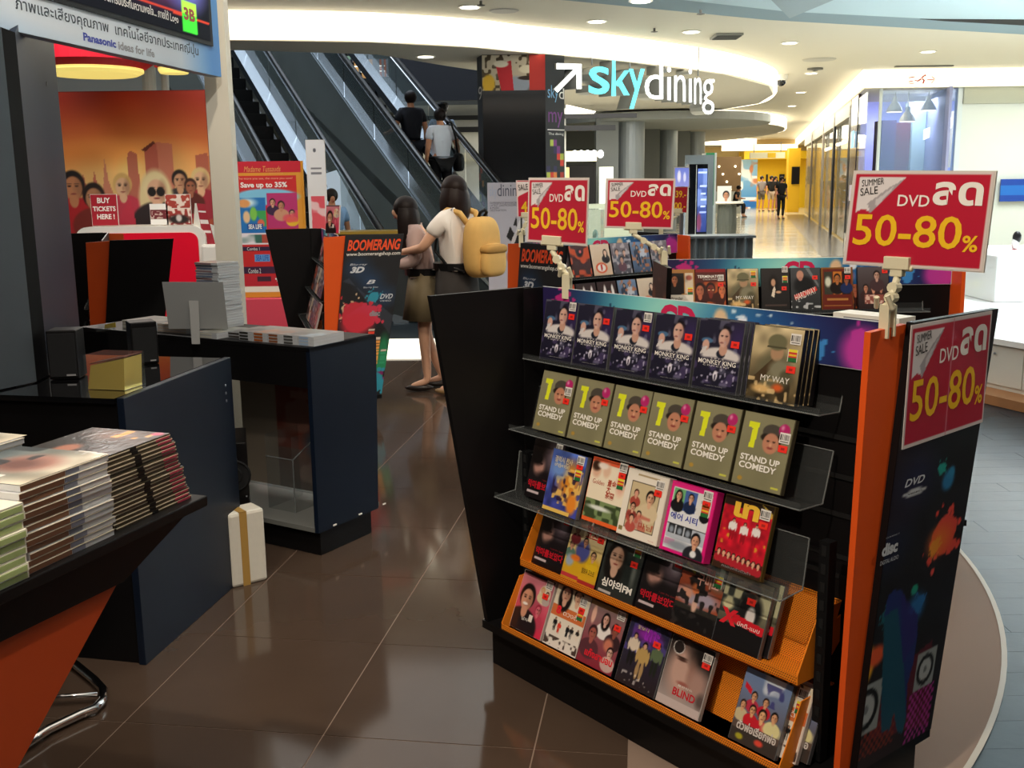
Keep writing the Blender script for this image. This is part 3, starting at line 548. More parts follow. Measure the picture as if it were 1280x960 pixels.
# ================================================================== escalators
ev = ray(-175, -735).normalized(); wv = Vector((ev.y, -ev.x, 0)).normalized(); P7 = gy(575, 170, 15.3); pn = ev.cross(wv).normalized()
def kk(u, v): return (gp(u, v, P7, pn)-P7).dot(wv)
k1, k2, k5, k7 = kk(306, 150), kk(388.6, 150), kk(504, 170), kk(575, 170)
eh = Vector((ev.x, ev.y, 0)).normalized(); tanr = ev.z/math.hypot(ev.x, ev.y)
STEPM = M('escalator_step', '#141517', .55, .3); DECK = M('steel_deck', '#a3adb6', .22, .85); RAILM = M('black_handrail', '#101113', .3); PANEL = M('grey_cladding', '#6a7577', .25, .35, noise=.15, nscale=1.2)
def escalator(ka, kb, label):
    # ground point under the right rail where the steps reach the floor
    base = P7+wv*kb; base = base+ev*((.95-base.z)/ev.z); base.z = 0
    t = thing('escalator', label, 'escalator', tuple(base)); W_ = kb-ka
    def pt(r, k, z=0): q = eh*r+wv*k; return (q.x, q.y, z+r*tanr)
    H = 5.4; Rn = H/tanr
    for i in range(27):
        r0 = i*.2/tanr; z = i*.2; q = [eh*r0+wv*(-W_+.16), eh*r0+wv*(-.16), eh*(r0+.2/tanr)+wv*(-.16), eh*(r0+.2/tanr)+wv*(-W_+.16)]
        obj('step', [prism([(p.x, p.y, z) for p in q], (0, 0, .2)), ([(q[0].x, q[0].y, z+.19), (q[1].x, q[1].y, z+.19), (q[1].x, q[1].y, z+.2), (q[0].x, q[0].y, z+.2)], [(0, 1, 2, 3)], 1)], [STEPM, M('step_edge', '#3b3d3e', .5)], t)
    for s, k in ((-1, -W_), (1, 0)):
        o0, o1 = (k-.02, k+.16) if s < 0 else (k-.16, k+.02)
        obj('steel_deck', [prism([pt(-.6, o0, .2), pt(-.6, o1, .2), pt(-.6, o1, .34), pt(-.6, o0, .34)], tuple(eh*(Rn+.6)+Vector((0, 0, (Rn+.6)*tanr))))], DECK, t)
        gw = .006
        obj('glass_panel', [prism([pt(.7*j*1.8-.4, k, .34), pt(.7*(j+1)*1.8-.44, k, .34), pt(.7*(j+1)*1.8-.44, k, .93), pt(.7*j*1.8-.4, k, .93)], tuple(wv*gw)) for j in range(6)], GREYGLASS if s < 0 else acrylic('clear_balustrade_glass', '#8fa0a0', .22, .03) if 'clear_balustrade_glass' not in MATS else MATS['clear_balustrade_glass'], t)
        rail = [Vector(pt(-.9, k, .95))-Vector((0, 0, .35)), Vector(pt(-1.15, k, .95))-Vector((0, 0, 0)), Vector(pt(-.9, k, .95))+Vector((0, 0, .12)), Vector(pt(-.4, k, .95)), Vector(pt(Rn, k, .95))]
        obj('handrail', [tube(rail, .042, 8)], RAILM, t, smooth=True); obj('chrome_guide', [tube([Vector(pt(-.4, k, .90)), Vector(pt(Rn, k, .90))], .026, 6)], CHROME, t)
    k = -W_-.03
    obj('side_cladding', [prism([pt(-1.2, k, -(-1.2*tanr)), pt(-.7, k, .3), pt(Rn, k, .3), pt(Rn, k, -1.35), pt(2.2, k, -1.35), ], tuple(wv*.03))], PANEL, t)
    obj('truss_underside', [prism([pt(0, -W_, -.1), pt(0, 0, -.1), pt(Rn, 0, -.3), pt(Rn, -W_, -.3)], (0, 0, -.7))], M('truss_dark', '#2a2d2e', .6), t)
    return t
E1 = escalator(k1, k2, 'left escalator with empty dark steps and bright steel decking'); E2 = escalator(k5, k7, 'right escalator carrying three riders, dark glass balustrade')
# ================================================================== people
def skinobj(name, V, E, Rd, m, parent, sub=1, root=0):
    me = bpy.data.meshes.new(name); me.from_pydata(V, E, []); me.materials.append(m)
    o = bpy.data.objects.new(name, me); COL.objects.link(o); o.parent = parent
    md = o.modifiers.new('skin', 'SKIN'); md.use_smooth_shade = True
    for i, r in enumerate(Rd):
        d = me.skin_vertices[0].data[i]; d.radius = r if isinstance(r, tuple) else (r, r); d.use_root = (i == root)
    if sub: s = o.modifiers.new('smooth', 'SUBSURF'); s.levels = sub; s.render_levels = sub
    return o
SKIN = M('skin', '#c98d6a', .55); SKIN2 = M('skin_light', '#dba98a', .55)
def person(label, loc, rz, h, top, bottom, hair='#1a1210', pose=None, skirt=None, longhair=0, shoes='#141212', skin=None, fingers=False, group=None, sleeves='short', shorts=False):
    s = h/1.70; skin = skin or SKIN; p = dict(pel=(0, 0, .93), wai=(0, 0, 1.08), che=(0, 0, 1.27), nb=(0, 0, 1.41), nk=(0, -.015, 1.475), hd=(0, -.03, 1.56), ht=(0, -.015, 1.64))
    for sd, sg in (('L', 1), ('R', -1)): p.update({'sh'+sd: (sg*.165, 0, 1.37), 'el'+sd: (sg*.225, .03, 1.11), 'wr'+sd: (sg*.235, -.04, .87), 'ha'+sd: (sg*.235, -.07, .78), 'hp'+sd: (sg*.085, 0, .88), 'kn'+sd: (sg*.095, -.02, .49), 'an'+sd: (sg*.095, .03, .09), 'to'+sd: (sg*.1, -.12, .035)})
    p.update(pose or {}); P = {k: tuple(c*s for c in v) for k, v in p.items()}
    t = thing('person', label, 'person', loc, rz, group)
    names = ['pel', 'wai', 'che', 'nb', 'nk', 'hd', 'ht']; rad = {'pel': (.14, .11), 'wai': (.12, .095), 'che': (.14, .105), 'nb': (.07, .07), 'nk': (.05, .05), 'hd': (.078, .09), 'ht': (.06, .07), 'sh': .058, 'el': .042, 'wr': .027, 'ha': .03, 'hp': .085, 'kn': .055, 'an': .035, 'to': .03}
    V = [P[n] for n in names]; E = [(i, i+1) for i in range(6)]; Rr = [rad[n] for n in names]
    def chain(frm, keys, extra=None):
        last = frm
        for k in keys: V.append(P[k]); Rr.append(rad[k[:2]]); E.append((last, len(V)-1)); last = len(V)-1
        return last
    for sd in 'LR':
        q = chain(2, ['sh'+sd, 'el'+sd, 'wr'+sd, 'ha'+sd])
        if fingers:
            hv = Vector(P['ha'+sd]); d = (hv-Vector(P['wr'+sd])).normalized(); a = d.cross(Vector((0, 0, 1))).normalized() if abs(d.z) < .9 else Vector((0, 1, 0))
            for i, (o_, l_) in enumerate(((-.028, .062), (-.010, .075), (.010, .072), (.027, .055))):
                V.append(tuple(hv+a*o_+d*.02)); Rr.append(.0085); E.append((q, len(V)-1)); V.append(tuple(hv+a*o_+d*(.02+l_*.55))); Rr.append(.008); E.append((len(V)-2, len(V)-1)); V.append(tuple(hv+a*o_*.9+d*(.02+l_*.9)+Vector((0, 0, -.02)))); Rr.append(.0065); E.append((len(V)-2, len(V)-1))
            V.append(tuple(hv-a*.045-d*.01+Vector((0, 0, -.01)))); Rr.append(.01); E.append((q, len(V)-1)); V.append(tuple(hv-a*.06+d*.03+Vector((0, 0, -.015)))); Rr.append(.008); E.append((len(V)-2, len(V)-1))
        chain(0, ['hp'+sd, 'kn'+sd, 'an'+sd, 'to'+sd])
    hd = Vector(P['hd']); V.append(tuple(hd+Vector((0, -.1*s, -.01*s)))); Rr.append(.014); E.append((5, len(V)-1))  # nose
    V.append(tuple(hd+Vector((0, -.06*s, -.075*s)))); Rr.append(.03); E.append((5, len(V)-1))  # chin
    Rr = [(r[0]*s, r[1]*s) if isinstance(r, tuple) else r*s for r in Rr]
    body = skinobj('body', V, E, Rr, skin, t)
    obj('face_features', [ell(hd.x+e*.032*s, hd.y-.080*s, hd.z+.018*s, .012*s, .006*s, .006*s) for e in (-1, 1)]+[ell(hd.x, hd.y-.074*s, hd.z-.052*s, .022*s, .008*s, .006*s, 1)], [M('eye_dark', '#1a1210', .4), M('lips', '#a34b45', .5)], t)
    # shirt
    mid = lambda a, b, f=.5: tuple(Vector(P[a]).lerp(Vector(P[b]), f))
    Vs = [mid('pel', 'wai', .35), P['wai'], P['che'], mid('che', 'nb', .98)]; Es = [(0, 1), (1, 2), (2, 3)]; Rs = [(.16, .125), (.145, .115), (.16, .125), (.085, .085)]
    for sd in 'LR':
        Vs.append(P['sh'+sd]); Rs.append(.078); Es.append((2, len(Vs)-1)); Vs.append(mid('sh'+sd, 'el'+sd, .62)); Rs.append(.07); Es.append((len(Vs)-2, len(Vs)-1))
        if sleeves == 'long': Vs.append(P['el'+sd]); Rs.append(.06); Es.append((len(Vs)-2, len(Vs)-1)); Vs.append(mid('el'+sd, 'wr'+sd, .85)); Rs.append(.045); Es.append((len(Vs)-2, len(Vs)-1))
    sc = lambda R_: [(r[0]*s, r[1]*s) if isinstance(r, tuple) else r*s for r in R_]
    skinobj('shirt', Vs, Es, sc(Rs), top, t, root=1)
    if skirt:
        zt, zb, ra, rb = skirt; x0, y0, _ = P['pel']; obj('skirt', [([(x0+(ra if z else rb)*(1+.05*math.sin(k*3.1))*math.cos(k*math.pi/12), y0+(ra if z else rb)*.8*(1+.06*math.sin(k*2.7))*math.sin(k*math.pi/12), (zt if z else zb)*s) for z in (0, 1) for k in range(24)], [(k, (k+1) % 24, 24+(k+1) % 24, 24+k) for k in range(24)]+[tuple(range(24))[::-1], tuple(range(24, 48))], 0)], bottom, t, smooth=True)
        obj('belt', [lathe([(ra*1.03, zt*s-.02), (ra*1.03, zt*s+.03)], 24, (x0, y0, 0))], BLACK, t)
    else:
        Vs = [P['pel']]; Es = []; Rs = [(.155, .125)]
        for sd in 'LR':
            Vs.append(P['hp'+sd]); Rs.append(.1); Es.append((0, len(Vs)-1)); Vs.append(mid('hp'+sd, 'kn'+sd, .9) if shorts else P['kn'+sd]); Rs.append(.085 if shorts else .07); Es.append((len(Vs)-2, len(Vs)-1))
            if not shorts: Vs.append(mid('kn'+sd, 'an'+sd, .92)); Rs.append(.055); Es.append((len(Vs)-2, len(Vs)-1))
        skinobj('trousers' if not shorts else 'shorts', Vs, Es, sc(Rs), bottom, t)
    hm = M('hair_'+hair[1:], hair, .5, noise=.3, nscale=40, spec=.25)
    g_ = [ell(hd.x, hd.y+.02*s, hd.z+.03*s, .092*s, .105*s, .10*s, 0, 18, 12)]
    if longhair:
        L = longhair; n = 18; prof = [(.095, .03), (.112, -.02), (.12, -.08), (.115, -.08-L*.5), (.10, -.08-L)]; v = []; f = []
        for r, z in prof:
            for k in range(n+1):
                a = math.radians(-35+250*k/n); rr = r*(1+.03*math.sin(k*2.2)); v.append((hd.x+rr*s*math.cos(a), hd.y+(.02+rr*math.sin(a))*s, hd.z+z*s))
        for i in range(len(prof)-1):
            for k in range(n): f.append((i*(n+1)+k, i*(n+1)+k+1, (i+1)*(n+1)+k+1, (i+1)*(n+1)+k))
        g_.append((v, f, 0))
    obj('hair', g_, hm, t, smooth=True)
    for sd in 'LR':
        a, b = Vector(P['an'+sd]), Vector(P['to'+sd]); c = (a+b)/2; c.z = .033*s; dd = Vector((b.x-a.x, b.y-a.y, 0)); ln = dd.length
        v, f, _ = ell(0, 0, 0, .043*s, ln*.5+.05*s, .03*s, 0, 12, 8); an = math.atan2(dd.y, dd.x)+math.pi/2; q = [(c.x+x*math.cos(an)-y*math.sin(an), c.y+x*math.sin(an)+y*math.cos(an), max(c.z+z, .002)) for x, y, z in v]
        obj('shoe', [(q, f, 0)], M('shoe_'+shoes[1:], shoes, .35), t, smooth=True)
    return t, P, s
WS = M('white_cotton', '#efe6dc', .8); PINKB = M('pinkish_cardigan', '#b59a92', .8); OLIVE = M('olive_skirt', '#6d6046', .7, noise=.1, nscale=12); TAN = M('tan_canvas', '#d9ac62', .75, noise=.12, nscale=10)
NAVY = M('navy_cloth', '#10131f', .8); DARK = M('dark_cloth2', '#121216', .8); BLUES = M('light_blue_cloth', '#9fb6d6', .8)
g1 = gz(548, 494)
wa, PA, sA = person('woman from behind in white shirt with tan backpack, reaching left', (g1.x+.16, g1.y+.02, 0), math.radians(-125), 1.62, WS, M('dark_skirt', '#2a2522', .8), pose=dict(elR=(-.16, -.22, 1.26), wrR=(-.10, -.46, 1.19), haR=(-.09, -.55, 1.18), elL=(.26, -.12, 1.15), wrL=(.18, -.33, 1.12), haL=(.15, -.42, 1.11), anR=(-.1, -.02, .09), toR=(-.11, -.17, .035)), longhair=.13, hair='#20130f', skirt=(1.0, .52, .17, .21), fingers=True, skin=SKIN2, shoes='#8a6d48')
# backpack on her back (local +Y is behind her)
bp = thing('backpack', 'tan canvas backpack with front pocket and black grab handle', 'backpack', tuple(wa.location), wa.rotation_euler.z); bp.scale = (1.05, 1.03, .99); bp.location.x += .01; bp.location.z -= .02
def pillow(cx, cy, cz, rx, ry, rz_, pw=.55, n=20, m=12):
    v, f, _ = ell(0, 0, 0, 1, 1, 1, 0, n, m); q = []
    for x, y, z in v:
        sg = lambda a, e: math.copysign(abs(a)**e, a); q.append((cx+rx*sg(x, pw)*(1-.18*max(z, 0)), cy+ry*sg(y, pw), cz+rz_*sg(z, pw)))
    return q, f, 0
obj('bag_body', [pillow(0, .21, 1.13, .15, .085, .22)], TAN, bp, smooth=True); obj('front_pocket', [pillow(0, .305, 1.04, .12, .045, .12)], TAN, bp, smooth=True)
obj('pocket_flap', [pillow(0, .31, 1.12, .125, .05, .035)], M('tan_canvas_dark', '#b98c48', .75), bp, smooth=True)
obj('handle', [tube([(-.03, .2, 1.33), (-.035, .23, 1.38), (0, .24, 1.395), (.035, .23, 1.38), (.03, .2, 1.33)], .012, 8)], BLACK, bp, smooth=True)
for sg in (-1, 1):
    path = [(sg*.07, .14, 1.30), (sg*.09, .09, 1.375), (sg*.10, .0, 1.40), (sg*.105, -.07, 1.35), (sg*.11, -.105, 1.25), (sg*.13, -.10, 1.1), (sg*.15, .02, 1.0), (sg*.13, .15, .96)]
    obj('strap', [tube(path[:5], .022, 8), tube(path[4:], .011, 6, 1)], [TAN, BLACK], bp, smooth=True)
g2 = gz(527, 488)
wb, PB, sB = person('woman in profile with long dark hair, pinkish cardigan and olive skirt', (g2.x+.05, g2.y+.05, 0), math.radians(-88), 1.50, PINKB, OLIVE, pose=dict(che=(0, -.06, 1.26), nb=(0, -.10, 1.40), nk=(0, -.13, 1.46), hd=(0, -.17, 1.53), ht=(0, -.15, 1.62), shR=(-.155, -.07, 1.36), shL=(.155, -.07, 1.36), elL=(.21, -.07, 1.12), wrL=(.14, -.26, 1.08), haL=(.10, -.33, 1.09), elR=(-.21, -.08, 1.12), wrR=(-.14, -.26, 1.06), haR=(-.10, -.33, 1.07), anL=(.09, .0, .09), toL=(.09, -.15, .035), anR=(-.09, .12, .09), toR=(-.09, -.02, .035)), longhair=.26, skirt=(1.02, .62, .15, .22), sleeves='long', fingers=True, skin=SKIN2, shoes='#2a2320')
# riders
def rider(u, v, y, h, label, top, bot, **k):
    p = gy(u, v, y); return person(label, (p.x, p.y, p.z-h*1.02), math.radians(180+28), h, top, bot, **k)
r1 = rider(550, 131, 15.35, 1.62, 'escalator rider in white T-shirt with black shoulder bag', M('white_tee', '#dfe6f2', .8), DARK, pose=dict(elR=(-.27, .02, 1.12), wrR=(-.33, -.12, 1.0), haR=(-.36, -.18, .98)))
r2 = rider(513, 109, 16.1, 1.68, 'escalator rider in dark navy top, hand on the left rail', NAVY, NAVY, pose=dict(elL=(.28, 0, 1.12), wrL=(.36, -.12, 1.06), haL=(.38, -.18, 1.06)))
r3 = rider(552, 124, 16.5, 1.66, 'escalator rider in pale blue uniform shirt and black cap', BLUES, NAVY)
hd = Vector(r3[1]['hd']); obj('cap', [lathe([(.11, .05), (.12, .09), (.10, .12), (.02, .13)], 18, (hd.x, hd.y, hd.z)), lathe([(.135, .045), (.135, .055)], 18, (hd.x, hd.y-.03, hd.z))], BLACK, r3[0])
bt = thing('shoulder_bag', 'black shoulder bag hanging at the white shirted rider', 'bag', tuple(r1[0].location), r1[0].rotation_euler.z)
obj('bag_body', [pillow(-.22, .1, .85, .06, .12, .13)], BLACK, bt, smooth=True); obj('strap', [tube([(-.22, .08, .95), (-.17, .13, 1.2), (-.12, .1, 1.4), (-.1, 0, 1.43), (-.16, -.12, 1.2), (-.22, .0, .96)], .014, 6)], BLACK, bt, smooth=True)
# far walkers in the corridor
def walker(u, v, h, label, top, bot, **k):
    p = gz(u, v); return person(label, (p.x, p.y, 0), math.radians(k.pop('rz', 10)), h, top, bot, **k)
walker(951, 264.5, 1.72, 'far walker in grey shirt and shorts, leftmost in front of the yellow shop', M('grey_tee', '#8f8684', .8), M('khaki_shorts', '#5f564c', .8), shorts=True)
walker(963, 264.5, 1.72, 'far walker in black shirt and pale shorts', DARK, M('pale_shorts', '#b09c88', .8), shorts=True)
walker(968, 263.5, 1.70, 'far walker mostly hidden between the two in black', DARK, M('pink_trousers', '#a8706a', .8))
walker(975.5, 274, 1.66, 'nearest far walker, black shirt and black trousers', DARK, DARK)
p = gz(918, 272); o, _, _ = person('dark clothed person seated at the white round kiosk table', (p.x, p.y, 0), math.radians(60), 1.6, DARK, DARK, pose=dict(pel=(0, 0, .62), wai=(0, -.03, .78), che=(0, -.08, .98), nb=(0, -.12, 1.12), nk=(0, -.14, 1.18), hd=(0, -.18, 1.27), ht=(0, -.17, 1.35), shL=(.165, -.1, 1.08), shR=(-.165, -.1, 1.08), elL=(.22, -.12, .85), elR=(-.22, -.12, .85), wrL=(.18, -.35, .82), wrR=(-.18, -.35, .82), haL=(.17, -.43, .82), haR=(-.17, -.43, .82), hpL=(.09, -.03, .6), hpR=(-.09, -.03, .6), knL=(.12, -.4, .58), knR=(-.12, -.4, .58), anL=(.12, -.38, .12), anR=(-.12, -.38, .12), toL=(.12, -.5, .04), toR=(-.12, -.5, .04)))
s_ = thing('kiosk_stool', 'stool under the dark clothed person at the kiosk', 'stool', (p.x, p.y, 0)); obj('seat', [lathe([(.2, .5), (.2, .56)], 16)], BLACK, s_); obj('stem', [lathe([(.2, 0), (.2, .02), (.03, .05), (.03, .5)], 12)], CHROME, s_)
# man in the blue shirt behind the ticket booth
p = gy(413.5, 231, 12.7); person('man in light blue shirt seated beyond the ticket counter', (p.x, p.y, p.z-1.47), math.radians(20), 1.44, M('blue_shirt', '#7fa2c8', .8), NAVY)
ch_ = thing('platform_step', 'low dark platform under the man in the blue shirt', 'platform', (p.x, p.y, 0)); 
obj('platform_box', [bx2(-.5, -.3, 0, .5, .3, max(p.z-1.47, .02))], DARK, ch_)
# ================================================================== kiosks and totems, middle right
p = gz(893, 300); t = thing('cafe_table', 'small white round kiosk table with chrome leg beside the corridor', 'table', (p.x-.1, p.y-2, 0)); obj('table_top', [lathe([(.38, .98), (.40, 1.0), (.38, 1.03)], 24)], WHITE, t); obj('table_leg', [lathe([(.3, 0), (.3, .03), (.04, .06), (.04, .98)], 14)], CHROME, t); obj('round_drum', [lathe([(.22, .1), (.24, .5), (.22, .96)], 20)], M('smoked_drum', '#5b5f58', .3), t)
t = thing('portrait_sign', 'small white portrait sign on the kiosk table', 'sign', (p.x-.15, p.y-2, 1.03)); fr = Frame((-.2, -.1, 0), (.12, -.1, 0), (-.2, -.1, .36), (.12, -.1, .36)); sheet('portrait_print', fr, [('g', '#d8dad4', '#e6e6e2'), ('f', .62, .42, .5, '#17120f', '#c48a66')], t, PM, 120); obj('backing', [bx2(-.21, -.09, 0, .13, -.07, .37)], WHITE, t)
d = 14.5; a = gy(858, 300, d); b = gy(885, 205, d)
t = thing('info_totem', 'black information totem with tall blue screen', 'totem', (a.x, d, 0)); w_ = b.x-a.x
obj('cabinet', [bx2(.02, 0, .78, w_, .25, b.z)], BLACKG, t); obj('foot', [bx2(.1, .02, 0, w_-.05, .22, .78)], M('grey_foot', '#7d8486', .4, .4), t); obj('edge', [bx2(w_*.42, -.01, .8, w_*.45, 0, b.z-.01)], WHITE, t)
f_ = Frame((w_*.5, -.012, .85), (w_*.97, -.012, .85), (w_*.5, -.012, b.z-.06), (w_*.97, -.012, b.z-.06)); sheet('screen', f_, [('g', '#31407c', '#5a70b4'), ('m', '#8fa3d6', 8, 3, .5, .6), ('e', .2, .15, .25, .15, '#7a3f58', .3), ('r', .35, .5, .9, .53, '#c9d4f0'), ('r', .35, .6, .8, .62, '#c9d4f0'), ('r', .3, .72, .9, .74, '#c9d4f0'), ('r', .35, .4, .85, .42, '#c9d4f0'), ('r', .3, .3, .9, .32, '#a9b8e8'), ('r', .1, .93, .9, .95, '#c9d4f0')], t, PE, 90)
t = thing('letter_panel', 'grey panel standing over the black totem', 'panel', (a.x+.02, d+.5, 0)); q = gy(861, 194, d+.5); obj('panel_board', [bx2(.03, 0, 0, .43, .05, q.z)], M('panel_grey', '#8d9496', .5), t)
a = gy(880, 300, d+.8); b = gy(896, 191, d+.8)
t = thing('green_totem', 'tall white totem with green panel beside the black totem', 'totem', (a.x, d+.8, 0)); obj('cabinet', [bx2(0, 0, 0, b.x-a.x, .3, b.z)], WHITE, t)
f_ = Frame((0, -.005, 0), (b.x-a.x-.03, -.005, 0), (0, -.005, b.z), (b.x-a.x-.03, -.005, b.z)); sheet('totem_print', f_, [('g', '#e8eee6', '#2f9a5c'), ('r', 0, .62, 1, 1, '#2f9a5c'), ('r', 0, .0, 1, .62, '#dfe6e2'), ('r', .1, .3, .9, .38, '#2f9a5c'), ('r', .3, .45, .7, .46, '#7d8a84'), ('r', .3, .5, .7, .51, '#7d8a84')], t, PM, 60)
# corrugated grey counter front under the totems
a = gz(856, 345); b = gz(918, 345); t = thing('corrugated_counter', 'low grey corrugated counter front right of the orange rack end', 'counter', (1.56, 9.4, 0))
pts = []
for k in range(49): pts.append((k*.0125, -.02*math.cos(k*.9), 0))
pts += [(.6, .3, 0), (0, .3, 0)]; obj('wavy_front', [prism(pts, (0, 0, 1.04))], M('corrugated_grey', '#7e878b', .45, .2), t); obj('counter_top', [bx2(-.02, -.04, 1.04, .62, .32, 1.06)], M('corrugated_grey', '#7e878b'), t)
# dark glass counter behind the sale signs
t = thing('glass_counter', 'dark counter with small glass goods behind the two middle sale signs', 'counter', (.62, 11.4, 0)); obj('counter_body', [bx2(-.35, 0, 0, .75, .6, .75)], M('counter_dark', '#2e3334', .4), t); obj('counter_top', [bx2(-.4, -.05, .75, .85, .65, .8)], BLACKG, t); obj('glass_case', [bx2(-.3, .05, .8, .4, .5, 1.25)], GLASS, t); obj('glass_goods', [ell(-.2+.13*k, .25, .87+.1*(k % 3), .03, .03, .06) for k in range(5)], M('sea_glass', '#9fc4b2', .2), t)
# skydining board
t = thing('display_board', 'pale lilac board with slim title and printed figure holding a black jacket', 'sign', (0, 0, 0)); d = 9.6; a = gy(609, 230, d); b = gy(700, 230, d)
zt = gy(640, 228, d).z; f_ = Frame((a.x, d, .05), (b.x, d, .05), (a.x, d, zt), (b.x, d, zt)); zf = lambda v: (gy(640, v, d).z-.05)/(zt-.05); uf = lambda u: (gy(u, 230, d).x-a.x)/(b.x-a.x)
U = lambda pts: [(uf(u), zf(v)) for u, v in pts]
sheet('board_print', f_, [('g', '#b9b7c4', '#c2c1cc'), ('p', U([(640, 300), (650, 272), (660, 270), (672, 275), (668, 330), (648, 330)]), '#e2e2e4'), ('p', U([(638, 300), (648, 285), (650, 300), (640, 318)]), '#d9d6d8'), ('e', uf(634.5), zf(321), .03, .03, '#c98a78'), ('p', U([(636, 342), (652, 342), (656, 290), (648, 288), (638, 315)]), '#16161a'), ('p', U([(632, 296), (638, 302), (642, 292), (637, 283)]), '#16161a'), ('p', U([(641, 282), (645, 270), (646, 283)]), '#16161a'), ('r', uf(650), zf(290), uf(652), zf(270), '#222226')], t, PM, 190)
obj('board', [bx2(a.x, d+.005, .0, b.x, d+.05, zt)], M('board_white', '#d0d0d6', .5), t)
text(f_, 'sky', uf(612), zf(249), uf(621), zf(232), M('pale_letters', '#aebbd2', .5), t); text(f_, 'dining', uf(621.5), zf(250), uf(652), zf(230), M('slate_letters', '#55586a', .5), t)
text(f_, 'EXPERIENCE BANGKOK\'S\nLATEST GASTRONOMIC\n& MUSIC\nDESTINATION', uf(612), zf(264), uf(648), zf(252), M('slate_letters', '#55586a'), t)
# ================================================================== ticket booth, posters
d = 12.2
def curved_print(): 
    t = thing('backdrop_poster', 'large curved orange poster with temple skyline and celebrity faces', 'poster', (0, 0, 0)); a = gy(82, 300, d); b = gy(268, 300, d); zt = gy(200, 114, d).z; zb = .6
    f_ = Frame((a.x, d, zb), (b.x, d, zb), (a.x, d, zt), (b.x, d, zt)); Z = lambda v: (gy(180, v, d).z-zb)/(zt-zb); X = lambda u: (gy(u, 230, d).x-a.x)/(b.x-a.x)
    q = lambda *pts: [(X(u), Z(v)) for u, v in pts]
    ops = [('g', '#8a2a1c', '#b8361f'), ('e', .5, Z(215), .75, .24, '#f4a650', .8), ('e', .5, Z(232), .6, .17, '#fad088', .7, .9), ('e', .15, Z(190), .3, .06, '#ea8a3a', .9, .7), ('n', .12, 5, 3)]
    for u, w_, top in ((105, 5, 215), (119, 6, 212)): ops.append(('p', q((u-w_, 262), (u-w_*.6, 235), (u, top), (u+w_*.6, 235), (u+w_, 262)), '#b2564a', .85))
    ops += [('p', q((124, 258), (130, 225), (133, 195), (136, 225), (146, 258)), '#c47362', .8), ('p', q((160, 262), (162, 192), (166, 188), (174, 192), (176, 262)), '#b0564e', .8), ('p', q((184, 262), (184, 186), (196, 178), (200, 180), (201, 262)), '#ad4f48', .85), ('p', q((201, 262), (199, 178), (218, 180), (219, 262)), '#c06a5c', .8), ('p', q((180, 187), (196, 176), (198, 179), (184, 190)), '#5a2018', .9), ('p', q((246, 262), (247, 195), (262, 192), (266, 262)), '#b2564a', .8), ('r', 0, 0, 1, Z(262), '#a04236', .5)]
    ops += [('f', X(91), Z(232), .15, '#171011', '#c08058', '#b02026'), ('f', X(116), Z(246), .14, '#201412', '#b5805c', '#7a2a22'), ('f', X(153), Z(232), .12, '#d9b06c', '#e0b490', '#c23a4e'), ('f', X(251), Z(226), .12, '#e8c88a', '#e8b890', '#a02838'), ('f', X(225), Z(226), .10, '#1a1110', '#cf9c78', '#3a3436'), ('f', X(238), Z(234), .08, '#3a1c14', '#a8664a', '#5c2018'), ('e', X(194), Z(250), .115, .17, '#e6d3a0', .1), ('f', X(195), Z(238), .16, '#ead8a8', '#e4b494', '#2a2022')]
    ops += [('e', X(189), Z(240), .028, .026, '#17100f', .1), ('e', X(200), Z(240), .028, .026, '#17100f', .1), ('p', q((145, 290), (150, 262), (162, 250), (168, 290)), '#c8364c')]
    sheet('poster_print', f_, ops, t, PM, 95)
    obj('poster_back', [bx2(a.x, d+.01, .0, b.x, d+.06, zt+.01)], M('booth_red', '#8c2018', .6), t)
curved_print()
d = 11.4; a = gy(94, 300, d); b = gy(257, 300, d); zt = gy(180, 283, d).z
t = thing('ticket_counter', 'white rounded ticket counter with bright red front', 'counter', (a.x, d, 0)); W_ = b.x-a.x
def rr(x0, z0, x1, z1, r, y, n=6):
    pts = [(x0, y, z0), (x1, y, z0)]
    for k in range(n+1): an = math.pi/2*k/n; pts.append((x1-r+r*math.cos(an), y, z1-r+r*math.sin(an)))
    for k in range(n+1): an = math.pi/2+math.pi/2*k/n; pts.append((x0+r+r*math.cos(an), y, z1-r+r*math.sin(an)))
    return pts
obj('counter_shell', [prism(rr(0, 0, W_, zt, .14, 0), (0, .6, 0))], WHITE, t, smooth=False); obj('red_front', [prism(rr(.1, .0, W_-.08, zt-.07, .09, -.012), (0, .012, 0))], M('counter_red', '#d90f2c', .35, emit=.12), t)
def stand_card(label, u0, v0, u1, v1, y, ops, words=(), name='card_sign', leg=True, res=230, m=PM, border='#e9e4dc'):
    t = thing(name, label, 'sign', (0, 0, 0)); a = gy(u0, v1, y); b = gy(u1, v0, y); f_ = Frame((a.x, y, a.z), (b.x, y, a.z), (a.x, y, b.z), (b.x, y, b.z))
    obj('board', [bx2(a.x-.004, y+.002, a.z-.004, b.x+.004, y+.012, b.z+.004)], M('card_'+border[1:], border, .5), t); sheet('print', f_, ops, t, m, res)
    for wd in words: text(f_, *wd[:5], wd[5], t, **(wd[6] if len(wd) > 6 else {}))
    return t, f_
y = 11.6
stand_card('red BUY TICKETS HERE card on the ticket counter', 116, 243, 145, 282, y, [('g', '#a8182a', '#a8182a')], (('BUY', .25, .72, .75, .9, TW, {'bold': .03}), ('TICKETS', .06, .46, .94, .62, TW, {'bold': .03}), ('HERE !', .2, .2, .88, .37, TW, {'bold': .03})))
stand_card('white brochure holder with dark photo band on the counter', 189, 255, 209, 281, y, [('g', '#f4f1ea', '#f4f1ea'), ('r', 0, .28, 1, .72, '#6d2028'), ('m', '#c9b0a4', 12, 3, .55, 1, (0, .3, 1, .65))])
